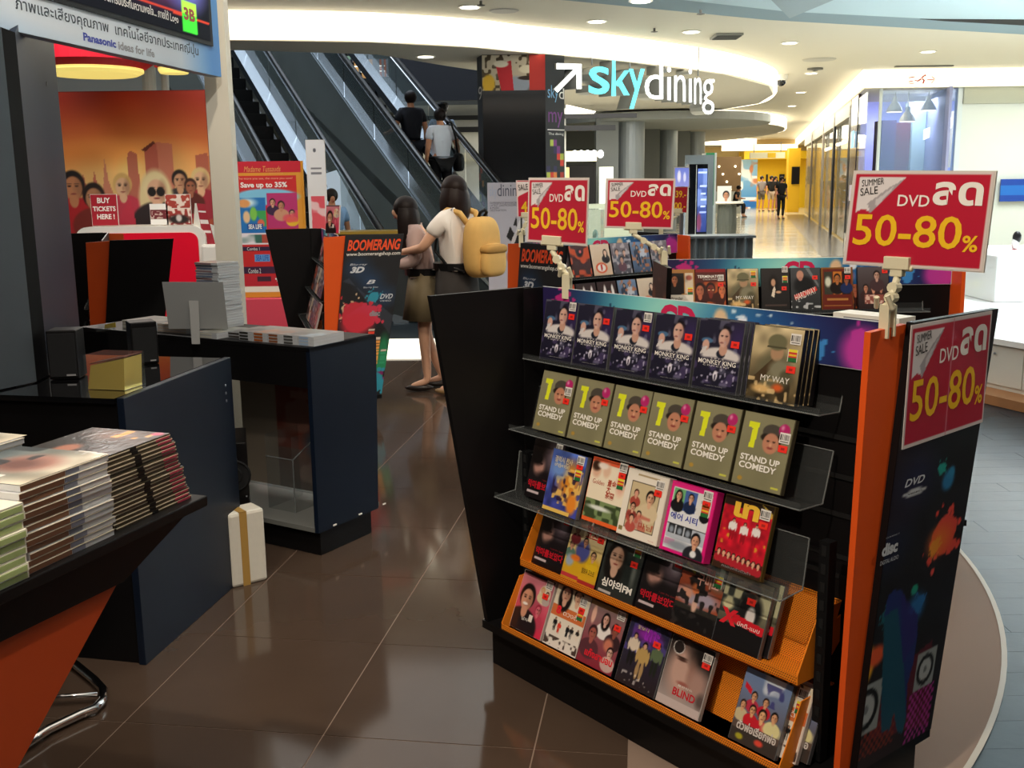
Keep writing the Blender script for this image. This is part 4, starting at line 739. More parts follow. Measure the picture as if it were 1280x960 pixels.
stand_card('red photo flyer beside the white brochure holder', 209, 243, 237, 281, y, [('g', '#8c2a28', '#b04434'), ('r', 0, .53, 1, .55, '#e6dcd0'), ('m', '#e6d2c4', 12, 4, .52), ('e', .5, .18, .42, .14, '#1f1613', .3), ('e', .5, .22, .12, .12, '#c9c0ba', .3)])
t = thing('a_frame_sign', 'small red tent card at the right end of the ticket counter', 'sign', (0, 0, 0)); A = [gy(u, v, y-.15) for u, v in ((254, 305), (269, 305), (245, 254), (256, 255))]; f_ = Frame(*A); sheet('print', f_, [('g', '#9c2230', '#9c2230'), ('r', .1, .78, .9, .82, '#e8dcd8'), ('r', .1, .5, .9, .6, '#e8dcd8'), ('r', .1, .28, .9, .34, '#e8dcd8'), ('r', 0, 0, .08, 1, '#e8e2da')], t, PM, 230)
obj('tent_back', [prism([tuple(A[0]+Vector((0, .005, 0))), tuple(A[2]+Vector((0, .005, 0))), tuple(A[2]+Vector((-.02, .02, 0))), tuple(A[0]+Vector((-.16, .15, 0)))], (.004, 0, 0))], WHITE, t)
stl = gy(262, 305, 11.3); tt = thing('side_desk', 'low white desk end right of the ticket counter', 'counter', (stl.x-.12, 11.36, 0)); obj('desk_body', [bx2(0, 0, 0, .34, .5, stl.z-.01)], WHITE, tt, bevel=.03)
# red pendant lamps
for lb, u, v0, v1, r, ru in (('large red ring lamp with yellow glow over the ticket booth', 118, 57, 98, .5, 0), ('small part of a second red ring lamp with yellow glow', 218, 84, 96, .16, 0)):
    p = gy(u, v1, 11.2); q = gy(u, v0, 11.2); t = thing('ring_lamp', lb, 'lamp', (p.x, p.y, p.z)); h = q.z-p.z
    obj('lamp_drum', [lathe([(r*1.0, .09), (r*1.18, .15), (r*1.2, h), (r*.2, h+.1)], 36)], RED, t, smooth=False); obj('glow_ring', [lathe([(r*.86, .03), (r*.98, .06), (r*.98, .1)], 36)], M('yellow_glow', '#f2dc78', .5, emit=.8), t); obj('hanging_rod', [tube([(0, 0, h), (0, 0, 3.64-p.z)], .02, 6)], STEEL, t)
for k, u in enumerate((183, 203)): p = gy(u, 80, 14.4); struct('trim', [tube([(p.x, p.y, 1.9), (p.x+.03, p.y, 3.6)], .09 if k == 0 else .05, 12)], M('cream_pipe', '#cdcab9', .6)).name = 'trim_%d' % (16+k)
# red standing price board
d = 10.8; a = gy(297, 372, d); b = gy(375, 201, d); t = thing('price_board', 'red price board in an orange frame saying Save up to 35%', 'sign', (0, 0, 0))
f_ = Frame((a.x, d, a.z), (b.x, d, a.z), (a.x, d, b.z), (b.x, d, b.z)); Z = lambda v: (372-v)/171.; X = lambda u: (u-297)/78.
sheet('board_print', f_, [('g', '#c4242c', '#c0182c'), ('r', 0, 0, 1, Z(215), '#d8912c'), ('r', .07, .04, .93, Z(219), '#c82424'), ('e', .5, Z(245), .46, .06, '#7fc0dc', .1), ('r', .07, Z(290), .48, Z(246), '#1f6fb4'), ('e', .22, Z(252), .12, .03, '#d8f0f4', .5), ('e', .17, Z(253), .09, .03, '#e29a5a', .2), ('m', '#3fa052', 14, 6, .5, 1, (.1, Z(282), .48, Z(262))), ('e', .2, Z(270), .05, .045, '#eabf90', .2), ('e', .3, Z(266), .05, .05, '#7fc24a', .2), ('e', .4, Z(278), .05, .03, '#e06a4a', .2), ('r', .5, Z(285), .93, Z(240), '#b8306a'), ('f', .58, Z(252), .05, '#2a1618', '#d8a080', '#3a2040'), ('f', .7, Z(256), .06, '#2a1618', '#c08060', '#c99070'), ('f', .85, Z(266), .05, '#2a1618', '#d8a080', '#e0b02c'), ('m', '#e0485a', 12, 8, .5, .8, (.5, Z(284), .93, Z(262))), ('r', .2, Z(286), .43, Z(278), '#1c4c98'), ('r', .09, Z(305), .93, Z(290), '#e9dfe2'), ('m', '#3a6a5c', 14, 2, .45, 1, (.1, Z(303), .93, Z(292))), ('m', '#b04a3a', 13, 12, .55, 1, (.4, Z(303), .93, Z(292))), ('r', .09, Z(313), .93, Z(307), '#2a1a3a'), ('r', .28, Z(326), .5, Z(317), '#5f9ad2'), ('r', .09, Z(342), .93, Z(333), '#3a1c3a'), ('r', .09, Z(358), .93, Z(344), '#c02430'), ('r', .3, Z(352), .5, Z(345), '#402030'), ('r', .07, .04, .93, .08, '#f2ead8')], t, PM, 200)
obj('board_panel', [bx2(a.x-.01, d+.003, a.z, b.x+.02, d+.05, b.z)], M('frame_orange', '#d8912c', .4), t)
text(f_, 'Madame Tussauds', .2, .925, .72, .965, M('gold_letters', '#e2a05a', .4), t, shear=.3); text(f_, 'BANGKOK', .56, .905, .76, .918, M('gold_letters', '#e2a05a'), t); text(f_, 'The more you see, the more you save!', .1, .865, .88, .885, M('peach', '#f0b090', .5), t); text(f_, 'Save up to 35%', .14, .80, .80, .85, TW, t, bold=.03)
text(f_, 'SEA LIFE', .22, Z(285), .41, Z(279), TW, t, bold=.03); text(f_, 'Combo 1', .18, Z(312), .36, Z(308), TW, t); text(f_, 'SEA LIFE', .30, Z(325), .48, Z(318), TB, t); text(f_, 'Combo 2', .18, Z(341), .36, Z(335), TW, t); text(f_, 'Save 50%', .6, Z(312), .85, Z(308), TW, t); text(f_, '+', .56, Z(352), .62, Z(345), TW, t, bold=.05); text(f_, '+', .56, Z(327), .62, Z(320), TW, t, bold=.05)
a2 = gy(303, 372, d); b2 = gy(355, 372, d); t = thing('board_plinth', 'pink red plinth below the price board', 'plinth', (a2.x, d-.05, 0)); obj('plinth_panel', [bx2(0, 0, 0, b2.x-a2.x+.25, .35, a2.z-.005)], M('pink_red', '#dc4a5c', .45), t, bevel=.01)
# narrow white pull-up banner and smaller racks' neighbours
t, f_ = stand_card('narrow white pull-up banner with red figure beside the price board', 388, 175, 405, 300, 12.0, [('g', '#d9d8d4', '#e4e4e6'), ('r', .15, .1, .9, .44, '#d8505c'), ('m', '#e8c0c0', 14, 5, .5, 1, (.15, .1, .9, .44)), ('r', .2, .66, .8, .68, '#7a7a80'), ('r', .2, .71, .8, .73, '#7a7a80'), ('e', .45, .9, .08, .02, '#55555c')], name='pull_up_banner', res=160)
bb = gy(396, 300, 12); obj('banner_post', [bx2(bb.x-.05, 12.02, 0, bb.x+.05, 12.06, bb.z)], STEEL, t)
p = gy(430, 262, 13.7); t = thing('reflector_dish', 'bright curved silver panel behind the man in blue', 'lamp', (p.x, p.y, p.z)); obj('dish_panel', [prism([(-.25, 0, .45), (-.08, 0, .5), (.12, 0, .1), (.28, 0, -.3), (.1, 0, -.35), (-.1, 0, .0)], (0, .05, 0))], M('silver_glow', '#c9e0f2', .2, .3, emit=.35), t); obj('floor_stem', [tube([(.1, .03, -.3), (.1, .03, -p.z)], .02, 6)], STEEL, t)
p = gz(470, 330); t = thing('gold_shelf_edge', 'thin gold edged counter behind the left disc rack', 'counter', (-1.95, 11.9, 0)); obj('counter_body', [bx2(-.2, 0, 0, 1.1, .4, 1.0)], M('counter_dark', '#2e3334'), t); obj('gold_edge', [bx2(-.22, -.02, 1.0, 1.12, .42, 1.03)], M('gold', '#c9a94e', .3, .6), t)
# ================================================================== disc racks
RZ = math.radians(38.3-90)
def rackM(loc, rz): return Matrix.Translation(loc) @ Matrix.Rotation(rz, 4, 'Z')
def L(s, t, z): return (s-.498, -(t+.148), z)
def fuv(fr, Mx, u, v):
    A, B, C, D = (Mx @ p for p in (fr.a, fr.b, fr.c, fr.d)); n = (B-A).cross(C-A).normalized(); P = gp(u, v, A, n); x = y = .5
    for _ in range(12):
        Q = A*(1-x)*(1-y)+B*x*(1-y)+C*(1-x)*y+D*x*y; dx = (B-A)*(1-y)+(D-C)*y; dy = (C-A)*(1-x)+(D-B)*x; r = P-Q
        a, b, c = dx.dot(dx), dx.dot(dy), dy.dot(dy); e, f = r.dot(dx), r.dot(dy); det = a*c-b*b; x += (e*c-f*b)/det; y += (a*f-b*e)/det
    return x, y
HEAD = [('gx', '#241a4e', '#1c1c52'), ('e', .43, .5, .24, 1.5, '#2f9fc0', .6), ('e', .46, .5, .17, 1.3, '#9fe8de', .6), ('e', .68, .3, .16, .9, '#1f62a8', .6, .8), ('s', .08, .55, .3, '#c22a80', 3), ('p', [(.255, .2), (.262, .2), (.272, .9), (.262, .55), (.25, .9)], '#16305c'), ('e', .262, .25, .012, .2, '#2a6fa0'),
        ('e', .60, .65, .02, .28, '#e8c8a0', .2), ('e', .615, .35, .02, .28, '#3a1830', .2), ('e', .635, .3, .028, .25, '#f0a0c0', .3), ('e', .66, .7, .012, .14, '#f0f4ff', .2), ('m', '#d8f0ff', 9, 7, .72, .9, (.63, .2, .8, .95)), ('e', .835, .5, .014, .22, '#3fb9a4', .1), ('s', .85, .30, .2, '#3f8fd8', 9), ('s', .965, .3, .42, '#b8309c', 5), ('e', .955, .35, .05, .5, '#c03aa4', .3)]
TRAYM = bpy.data.materials.new('perforated_orange_metal'); TRAYM.use_nodes = True; _nt = TRAYM.node_tree; _bs = _nt.nodes['Principled BSDF']
_tc = _nt.nodes.new('ShaderNodeTexCoord'); _sx = _nt.nodes.new('ShaderNodeSeparateXYZ'); _nt.links.new(_tc.outputs['Object'], _sx.inputs[0])
def _m(op, a, b=None, c=None):
    n = _nt.nodes.new('ShaderNodeMath'); n.operation = op
    for i, q in enumerate((a, b, c)):
        if q is None: continue
        if isinstance(q, (int, float)): n.inputs[i].default_value = q
        else: _nt.links.new(q, n.inputs[i])
    return n.outputs[0]
_yz = _m('ADD', _sx.outputs[1], _sx.outputs[2]); _pp = .0062
_fx = _m('SUBTRACT', _m('FRACT', _m('ADD', _m('DIVIDE', _sx.outputs[0], _pp), _m('MULTIPLY', _m('FLOOR', _m('DIVIDE', _yz, _pp)), .5))), .5); _fy = _m('SUBTRACT', _m('FRACT', _m('DIVIDE', _yz, _pp)), .5)
_d = _m('ADD', _m('MULTIPLY', _fx, _fx), _m('MULTIPLY', _fy, _fy)); _h = _m('LESS_THAN', _d, .075)
_mx = _nt.nodes.new('ShaderNodeMix'); _mx.data_type = 'RGBA'; _mx.inputs[6].default_value = lin('#f08a22')+(1,); _mx.inputs[7].default_value = lin('#5a2c0c')+(1,); _nt.links.new(_h, _mx.inputs[0]); _nt.links.new(_mx.outputs[2], _bs.inputs['Base Color']); _bs.inputs['Roughness'].default_value = .4
TRAYP = M('orange_enamel', '#f08a22', .38, coat=.2)
WINGT = ((-.054, .16), (-.382, .16), (-.57, 1.227), (-.188, 1.227))
def mir(p): return (-.296-p[0], p[1])
def rack(label, loc, rz, outR=None, outL=None, trays=True, head=True, shelves=3, grp='disc racks with slanted end panels'):
    t = thing('disc_rack', label, 'display rack', loc, rz, grp); Mx = rackM(loc, rz); fr = {}
    obj('plinth', [bx2(*L(-.149, .05, 0), *L(1.12, -.346, .135)), bx2(*L(-.15, .09, .135), *L(1.135, -.386, .16))], BLACK, t)
    th = .018
    obj('end_panel', [prism([L(1.12, tt, z) for tt, z in WINGT], (th, 0, 0))], BLACK, t); obj('end_panel', [prism([L(-.124, *mir(p)) for p in WINGT], (-th, 0, 0))], BLACK, t)
    og = ((-.012, .162), (-.054, .162), (-.188, 1.222), (-.048, 1.216)); obj('orange_panel', [prism([L(1.104, tt, z) for tt, z in og], (.016, 0, 0))], ORANGE, t); obj('orange_panel', [prism([L(-.108, *mir(p)) for p in og], (-.016, 0, 0))], ORANGE, t); obj('inner_strip', [bx2(*L(-.1075, -.146, .165), *L(-.104, -.06, 1.226))], BLACK, t)
    prof = [(-.1465, 1.226), (-.1455, 1.06), (-.142, .74), (-.140, .55), (-.135, .16)]
    for sg in (0, 1):
        q = prof if not sg else [mir(p) for p in prof]; v = []; f = []
        for tt, z in q: v += [L(-.107, tt, z), L(1.102, tt, z)]
        f = [(2*k, 2*k+2, 2*k+3, 2*k+1) for k in range(4)]; obj('slat_panel', [(v, f, 0)], BLACK, t)
    # slots and perforated steel uprights
    sl = []
    for z, tt in ((.935, -.118), (.84, -.095), (.745, -.072), (.64, -.052), (.59, -.046)): sl.append(bx2(*L(.86, -.1375, z), *L(1.09, -.139, z+.012)))
    obj('slot', sl, M('slot_black', '#050506', .9), t)
    for s in (-.06, 1.045): obj('upright', [bx2(*L(s-.014, -.022, .165), *L(s+.014, -.05, .72))]+[bx2(*L(s-.006, -.0205, .19+.045*k), *L(s+.006, -.023, .215+.045*k), 1) for k in range(12)], [M('upright_steel', '#1b1c1e', .4, .5), M('slot_black', '#050506')], t)
    if head:
        hf = Frame(L(-.105, -.139, 1.112), L(1.10, -.139, 1.112), L(-.105, -.139, 1.227), L(1.10, -.139, 1.227)); obj('header_board', [bx2(*L(-.106, -.1395, 1.11), *L(1.103, -.1455, 1.228))], M('header_core', '#c9cfd2', .5), t)
        sheet('header_print', hf, HEAD, t, PM, 320, key='header_print'); text(hf, 'CD', .42, .22, .53, .90, M('magenta_letters', '#d8285c', .5), t, bold=.05, key='header_cd')
    fr['R'] = Frame(*(L(1.1385, tt, z) for tt, z in (WINGT[0], WINGT[1], WINGT[3], WINGT[2])))
    fr['L'] = Frame(*(L(-.1425, *mir(p)) for p in (WINGT[0], WINGT[1], WINGT[3], WINGT[2])))
    for q in range(shelves):
        (t0, z0), (t1, z1), (t2, z2) = (((-.06, 1.01), (-.137, 1.003), (-.163, 1.105)), ((0, .792), (-.086, .786), (-.121, .91)), ((.061, .583), (-.021, .586), (-.04, .71)))[q]
        w0, w1 = -.108, .99; e = .004
        obj('acrylic_shelf', [prism([L(w0, t0, z0), L(w0, t1, z1), L(w0, t2, z2), L(w0, t2-e, z2), L(w0, t1-e, z1-e), L(w0, t0, z0-e)], (w1-w0, 0, 0)), bx2(*L(w0, t0+.003, z0-e), *L(w1, t0, z0+.012))], ACR, t)
        obj('shelf_edge', [tube([L(w0, t0+.003, z0-e), L(w1, t0+.003, z0-e)], .0022, 5), tube([L(w1, t0, z0-e), L(w1, t1, z1), L(w1, t2, z2)], .0022, 5), tube([L(w0, t0, z0-e), L(w0, t1, z1), L(w0, t2, z2)], .0022, 5), tube([L(w0, t2, z2), L(w1, t2, z2)], .0018, 5)], ACREDGE, t)
    if trays:
        for t0, z0, zb in ((.03, .372, .385), (.085, .160, .165)):
            w0, w1 = (-.025, 1.02) if t0 < .05 else (-.055, 1.02); bt = t0-.10
            tr = obj('wire_tray', [bx2(*L(w0, t0, z0-.004), *L(w1, t0-.003, z0+.018)), bx2(*L(w0, t0, z0-.004), *L(w1, bt, z0)), prism([L(w0, bt, z0), L(w1, bt, z0), L(w1, bt-.06, z0+.165), L(w0, bt-.06, z0+.165)], (0, .003, 0)), bx2(*L(w0, bt-.055, z0+.16), *L(w1, bt-.11, z0+.165))], TRAYM, t)
            for s in (w0, w1): obj('tray_side', [prism([L(s, t0, z0-.004), L(s, t0, z0+.02), L(s, t0-.075, z0+.16), L(s, bt-.065, z0+.165), L(s, bt, z0-.004)], (.003, 0, 0)), prism([L(s, bt, z0+.0), L(s, bt-.065, z0+.06), L(s, bt-.065, z0+.13), L(s, bt-.02, z0+.11)], (.0025, 0, 0))], TRAYP, tr)
    return t, Mx, fr
c0 = Vector((.0573, 3.1276, 0)); dd_ = Vector((.6198, -.7848, 0)); nn_ = Vector((-.7848, -.6198, 0))
R1, M1, F1 = rack('nearest disc rack, with two orange trays and sale poster on its side', tuple(c0+dd_*.498-nn_*.148), RZ)
def W1(s, t_, z): return M1 @ Vector(L(s, t_, z))
BLKB = M('logo_grey', '#c9cdd2', .5)
def pxops(fr, Mx, lst):
    out = []
    sc = lambda u, v: fuv(fr, Mx, u, v)
    for o in lst:
        k = o[0]
        if k in 'se' or k == 'sp':
            x, y = sc(o[1], o[2]); y2 = sc(o[1], o[2]-o[3])[1]; r = abs(y2-y)
            if k == 's': out.append(('s', x, y, r, o[4], o[5]))
            elif k == 'sp': out.append(('sp', x, y, r))
            else: xr = abs(sc(o[1]+o[3], o[2])[0]-x); yr = abs(sc(o[1], o[2]-o[4])[1]-y); out.append(('e', x, y, xr, yr)+tuple(o[5:]))
        elif k == 'p': out.append(('p', [sc(*q) for q in o[1]])+tuple(o[2:]))
        elif k == 'd':
            x0, y0 = sc(o[1], o[4]); x1, y1 = sc(o[3], o[2]); out.append(('d', min(x0, x1), min(y0, y1), max(x0, x1), max(y0, y1), o[5], o[6]))
        else: out.append(o)
    return out
g = F1['R']
sheet('side_print', g, [('g', '#120d11', '#151214'), ('m', '#2a1014', 3, 6, .6, .6)]+pxops(g, M1, [('e', 1145, 600, 22, 32, '#1a2350', .8, .7), ('e', 1112, 685, 20, 26, '#171f48', .8, .7),
    ('e', 1143, 615, 14, 3.6, '#c4c8cc', .1), ('s', 1178, 585, 7, '#1f9a8c', 2), ('e', 1185, 600, 7, 12, '#2a78a8', .3), ('e', 1189, 590, 4, 7, '#2f86b0', .3), ('s', 1180, 668, 24, '#e2483a', 4), ('e', 1174, 675, 12, 16, '#e8702c', .6), ('s', 1168, 684, 9, '#e8922c', 14),
    ('s', 1150, 752, 8, '#2a6fae', 6), ('e', 1143, 737, 4, 6, '#1f9a7c', .2), ('e', 1144, 760, 10, 16, '#2266a0', .5), ('p', [(1108, 850), (1165, 800), (1160, 905), (1085, 925)], '#6a1024', .75), ('m', '#3a0c2c', 5, 3, .5, .6, (.3, .1, 1, .4)),
    ('d', 1128, 850, 1168, 930, '#a22a86', .022), ('d', 1058, 890, 1120, 960, '#7a2a18', .022), ('s', 1085, 830, 9, '#e0a022', 8), ('e', 1084, 832, 8, 22, '#e0a524', .2), ('e', 1095, 820, 10, 12, '#e2582a', .3),
    ('sp', 1156, 836, 18), ('sp', 1082, 888, 25), ('sp', 1062, 905, 14), ('s', 1107, 770, 8, '#12606a', 3)])+
    pxops(g, M1, [('p', [(1117, 738), (1126, 737), (1131, 745), (1134, 766), (1139, 768), (1143, 763), (1147, 768), (1146, 800), (1141, 830), (1134, 855), (1132, 900), (1127, 917), (1121, 915), (1117, 890), (1112, 912), (1101, 915), (1101, 880), (1105, 800), (1105, 770), (1110, 745)], '#1c2a66'), ('p', [(1105, 770), (1122, 760), (1130, 840), (1132, 900), (1127, 917), (1121, 915), (1117, 890), (1112, 912), (1101, 915), (1101, 880)], '#10525c', .8), ('p', [(1126, 740), (1147, 768), (1144, 800), (1128, 830)], '#2c1c66', .7)]), R1, PM, 260)
def ptext(fr, Mx, par, body, u0, v0, u1, v1, m, **k):
    a = fuv(fr, Mx, u0, v1); b = fuv(fr, Mx, u1, v0); text(fr, body, min(a[0], b[0]), min(a[1], b[1]), max(a[0], b[0]), max(a[1], b[1]), m, par, **k)
ptext(g, M1, R1, 'DVD', 1130, 592, 1156, 610, BLKB, bold=.02, shear=.25); ptext(g, M1, R1, 'VIDEO', 1134, 613, 1152, 617.5, TK, bold=.02); ptext(g, M1, R1, 'disc', 1101, 673, 1123, 697, BLKB, bold=.05); ptext(g, M1, R1, 'COMPACT', 1107, 667, 1124, 672, BLKB); ptext(g, M1, R1, 'DIGITAL AUDIO', 1100, 698, 1122, 702, BLKB)
# sale sign artwork
SALE = [('g', '#b81a36', '#be2038'), ('r', 0, 0, 1, .025, '#ddd0cc'), ('r', 0, .975, 1, 1, '#ddd0cc'), ('r', 0, 0, .018, 1, '#ddd0cc'), ('r', .982, 0, 1, 1, '#ddd0cc'), ('p', [(.045, .94), (.40, .94), (.16, .58), (.10, .60), (.045, .57)], '#e2dcdc'), ('p', [(.40, .94), (.16, .555), (.13, .66), (.25, .80)], '#a9a2a6'), ('p', [(.33, .86), (.20, .62), (.19, .70)], '#cfc9cc')]
def sale_text(f_, t, off=.0016):
    k = dict(off=off)
    text(f_, 'SUMMER', .07, .855, .24, .925, TK, t, bold=.0, rot=.1, **k); text(f_, 'SALE', .065, .755, .20, .835, TK, t, rot=.13, **k); text(f_, 'DVD', .36, .64, .59, .76, TW, t, bold=.01, **k); text(f_, 'ลด', .61, .66, .95, .90, TW, t, bold=.035, **k); text(f_, '50-80', .05, .21, .84, .55, TY, t, bold=.012, **k); text(f_, '%', .85, .19, .955, .36, TY, t, bold=.02, **k)
tw = thing('sale_poster', 'red two-sheet sale poster taped on the side of the nearest rack', 'poster', (0, 0, 0))
cs = [gp(u, v, W1(1.139, 0, 0), dd_)+dd_*.003 for u, v in ((1126.3, 562), (1226.5, 527.4), (1138.1, 406.6), (1238.7, 388.3))]
f_ = Frame(*cs); sheet('poster_print', f_, SALE+[('r', .505, 0, .512, 1, '#d88a98')], tw, PG, 300); sale_text(f_, tw)
obj('paper_sheet', [prism([tuple(c-dd_*.002) for c in (cs[0], cs[1], cs[3], cs[2])], tuple(dd_*.0015))], M('paper_white', '#e8e2de', .5), tw)
def clip_sign(label, corners, pt, nrm, foot, art=SALE, words=True, name='sale_sign'):
    """corners in photo pixels BL BR TL TR on the plane through pt, facing nrm; foot = world point of the clamp"""
    t = thing(name, label, 'sign', tuple(foot)); nrm = Vector(nrm).normalized(); F0 = Vector(foot)
    c = [gp(u, v, pt, nrm)-F0 for u, v in corners]; f_ = Frame(*c)
    if f_.n.dot(nrm) < 0: pass
    sheet('print', f_, art, t, PG, 300)
    obj('board', [prism([tuple(f_.at(x, y, -.006)) for x, y in ((-.012, -.012), (1.012, -.012), (1.012, 1.012), (-.012, 1.012))], tuple(f_.n*.0055))], M('sign_edge', '#d6cfc6', .5), t)
    if words: sale_text(f_, t)
    g = f_.at(.42, -.02, 0); up = Vector((0, 0, 1)); r = (f_.b-f_.a).normalized(); fwd = f_.n
    def bxv(c, sx, sy, sz): # box aligned with r, fwd, up
        v = [tuple(c+r*(x*sx/2)+fwd*(y*sy/2)+up*(z*sz/2)) for z in (-1, 1) for x, y in ((-1, -1), (1, -1), (1, 1), (-1, 1))]; return v, box(0, 0, 0, 1, 1, 1)[1], 0
    obj('grip', [bxv(g+up*.012, .062, .022, .028), bxv(g+up*-.008, .03, .018, .02), tube([g+up*.0-r*.036, g+up*.0+r*.036], .006, 8)], CREAM, t, bevel=.002)
    top = g-up*.02; n = 3; mid = [top.lerp(Vector((0, 0, .03)), k/n) for k in range(n+1)]
    for k in range(n):
        obj('arm_link', [tube([mid[k], mid[k+1]], .0085, 8)], CREAM, t, smooth=True)
        a = mid[k+1]; obj('arm_knuckle', [tube([a-fwd*.011, a+fwd*.011], .0125, 10)], CREAM, t)
    obj('clamp', [bxv(Vector((0, 0, .0))-fwd*.012, .024, .006, .07), bxv(Vector((0, 0, .0))+fwd*.014, .024, .006, .075), bxv(Vector((0, 0, .03)), .02, .03, .012), tube([fwd*.016+up*.03-r*.02, fwd*.03+up*.055-r*.012], .006, 6), tube([fwd*.016+up*.03+r*.02, fwd*.03+up*.06+r*.014], .006, 6)], CREAM, t)
    return t
clip_sign('largest red sale sign, clipped to the right top corner of the nearest rack', ((1055, 329), (1227, 339.5), (1068.7, 214.5), (1243, 215)), W1(1.0, -.15, 1.2), nn_, W1(1.115, -.12, 1.235))
clip_sign('red sale sign clipped to the left end of the nearest rack', ((659.8, 301.4), (732.8, 307), (661.5, 223), (735.4, 223)), W1(-.02, -.16, 1.2), (-.35, -1, 0), W1(.0, -.148, 1.235))
# ------------------------------------------------------------------ second rack, facing the camera
q2 = gz(822, 324.7, 1.227); R2loc = (q2.x+.498+.12, q2.y-.0+.0, 0)
R2, M2, F2 = rack('second disc rack facing the camera behind the nearest rack', R2loc, 0.0)
sheet('side_print', F2['L'], [('g', '#1a0f0e', '#3a1f18'), ('p', [(.1, .55), (.9, .35), (.9, .45), (.1, .68)], '#9a8f88'), ('m', '#7a4a34', 6, 3, .5, .8, (0, .6, 1, .95))], R2, PM, 120)
p = M2 @ Vector(L(-.13, .1, 1.24))
clip_sign('red sale sign over the left end of the second rack', ((756.5, 284.2), (840, 286), (758.6, 223.7), (843.7, 224)), p, (0, -1, 0), p)
# ------------------------------------------------------------------ third stand behind, wing with shop name
a3 = math.radians(37); q3 = Vector((.945, 6.46, 0)); d3 = Vector((math.cos(a3), math.sin(a3), 0)); n3 = Vector((d3.y, -d3.x, 0))
loc3 = q3-d3*(1.0-.498)
R3, M3, F3 = rack('third disc rack with shop name side, behind the left sale sign', tuple(loc3), a3)
OR2 = M('shop_name_orange', '#ee5226', .5)
def shop_art(fr, Mx, R_, seed, u0=0): pass
BASEART = [('g', '#101114', '#14151a'), ('e', .25, .80, .2, .055, '#1b3a5c', .8, .9), ('e', .5, .72, .2, .055, '#1b3a5c', .8, .9), ('e', .78, .62, .2, .055, '#1b3a5c', .8, .9), ('p', [(0, .72), (.12, .74), (1, .38), (1, .5), (.2, .7)], '#5a6478', .35), ('s', .2, .55, .05, '#d8b890', 5), ('s', .28, .52, .07, '#c42a3a', 6), ('s', .48, .50, .07, '#c8304a', 8), ('e', .35, .46, .3, .075, '#cc2a3c', .3), ('s', .12, .62, .03, '#141216', 3), ('s', .6, .62, .03, '#2a8aa0', 12), ('s', .4, .14, .11, '#7a1a5c', 21), ('s', .85, .22, .07, '#1f8a5c', 31), ('s', .78, .08, .07, '#2a90a8', 17), ('e', .9, .3, .1, .08, '#1f7a4c', .5)]
for i, (x, n, c) in enumerate(((.30, 3, '#e8c8b0'), (.44, 9, '#e86a3a'), (.58, 12, '#e8402a'), (.72, 9, '#eca04a'), (.86, 5, '#2f9a6c'))):
    for k in range(n): BASEART.append(('r', x, .20+k*.019, x+.11, .214+k*.019, c if k < n-1 else '#d8c8b8'))
for fr_, R_, key in ((F3['L'], R3, 'bl'),):
    sheet('side_print', fr_, BASEART, R_, PM, 220)
def shopwords(fr, Mx, R_, full=True):
    text(fr, 'BOOMERANG', .05, .905, .96, .972, OR2, R_, bold=.03, shear=.15); text(fr, 'www.boomerangshop.com', .04, .868, .98, .896, TW, R_, bold=.01)
    text(fr, 'Blu-ray', .12, .812, .42, .828, BLKB, R_, shear=.2); text(fr, '3D', .13, .77, .38, .808, BLKB, R_, bold=.05, shear=.3)
    if full: text(fr, 'B', .44, .70, .60, .725, BLKB, R_, shear=.3, bold=.02); text(fr, 'Blu-ray Disc', .40, .672, .66, .685, BLKB, R_); text(fr, 'DVD', .72, .605, .95, .635, BLKB, R_, bold=.02, shear=.25); text(fr, 'disc', .56, .50, .76, .535, M('logo_dim', '#8f8a90', .5), R_, bold=.05); text(fr, 'VIDEO', .72, .588, .93, .597, BLKB, R_)
shopwords(F3['L'], M3, R3)
p = M3 @ Vector(L(1.12, -.3, 1.24))
clip_sign('small red sign reading 39 and 100 at the right end of the third rack', ((838, 265), (858, 265.5), (840, 234), (859.5, 234)), p, (0, -1, 0), p, art=[('g', '#a81a2c', '#b01e30')], words=False)
pp = [gp(u, v, p, Vector((0, -1, 0)))+Vector((0, -.003, 0)) for u, v in ((838, 265), (858, 265.5), (840, 234), (859.5, 234))]; f_ = Frame(*pp)
o = S.objects[-1] if False else None
t39 = [x for x in COL.objects if x.get('label', '').startswith('small red sign reading 39')][0]
fL = Frame(*[Vector(c)-Vector(t39.location) for c in pp]); text(fL, '39.-', .25, .58, .92, .86, TY, t39, bold=.02); text(fL, '100.-', .05, .12, .92, .40, TY, t39, bold=.02)
t = thing('screen_panel', 'small lavender screen above the little price sign', 'screen', (0, 0, 0)); cc = [gy(u, v, 7.6) for u, v in ((843.5, 233), (861, 233), (844, 210), (861, 210))]; f_ = Frame(*cc); sheet('screen', f_, [('g', '#8f93d0', '#6f7cc8'), ('e', .3, .55, .12, .3, '#e4e0ec', .3), ('e', .7, .5, .1, .25, '#cfd0ec', .3)], t, PE, 300); obj('frame', [prism([tuple(f_.at(x, y, -.004)) for x, y in ((-.06, -.06), (1.06, -.06), (1.06, 1.06), (-.06, 1.06))], tuple(f_.n*-.02))], WHITE, t); obj('screen_post', [tube([f_.at(.6, 0, -.014), Vector((f_.at(.6, 0).x, f_.at(.6, 0).y+.014, .0))], .02, 6)], STEEL, t)
p = M3 @ Vector(L(-.13, -.12, 1.24))
tn = clip_sign('narrow red and white SALE 4 sign peeking out left of the sale signs', ((647, 270.5), (674, 270.5), (645.2, 225.8), (674, 225.8)), p, (0, -1, 0), p, art=[('g', '#c81e3a', '#d02440'), ('p', [(.05, .97), (.95, .97), (.95, .62), (.5, .70), (.05, .55)], '#f0e4e0'), ('r', 0, .0, .03, 1, '#f0d8d8')], words=False)
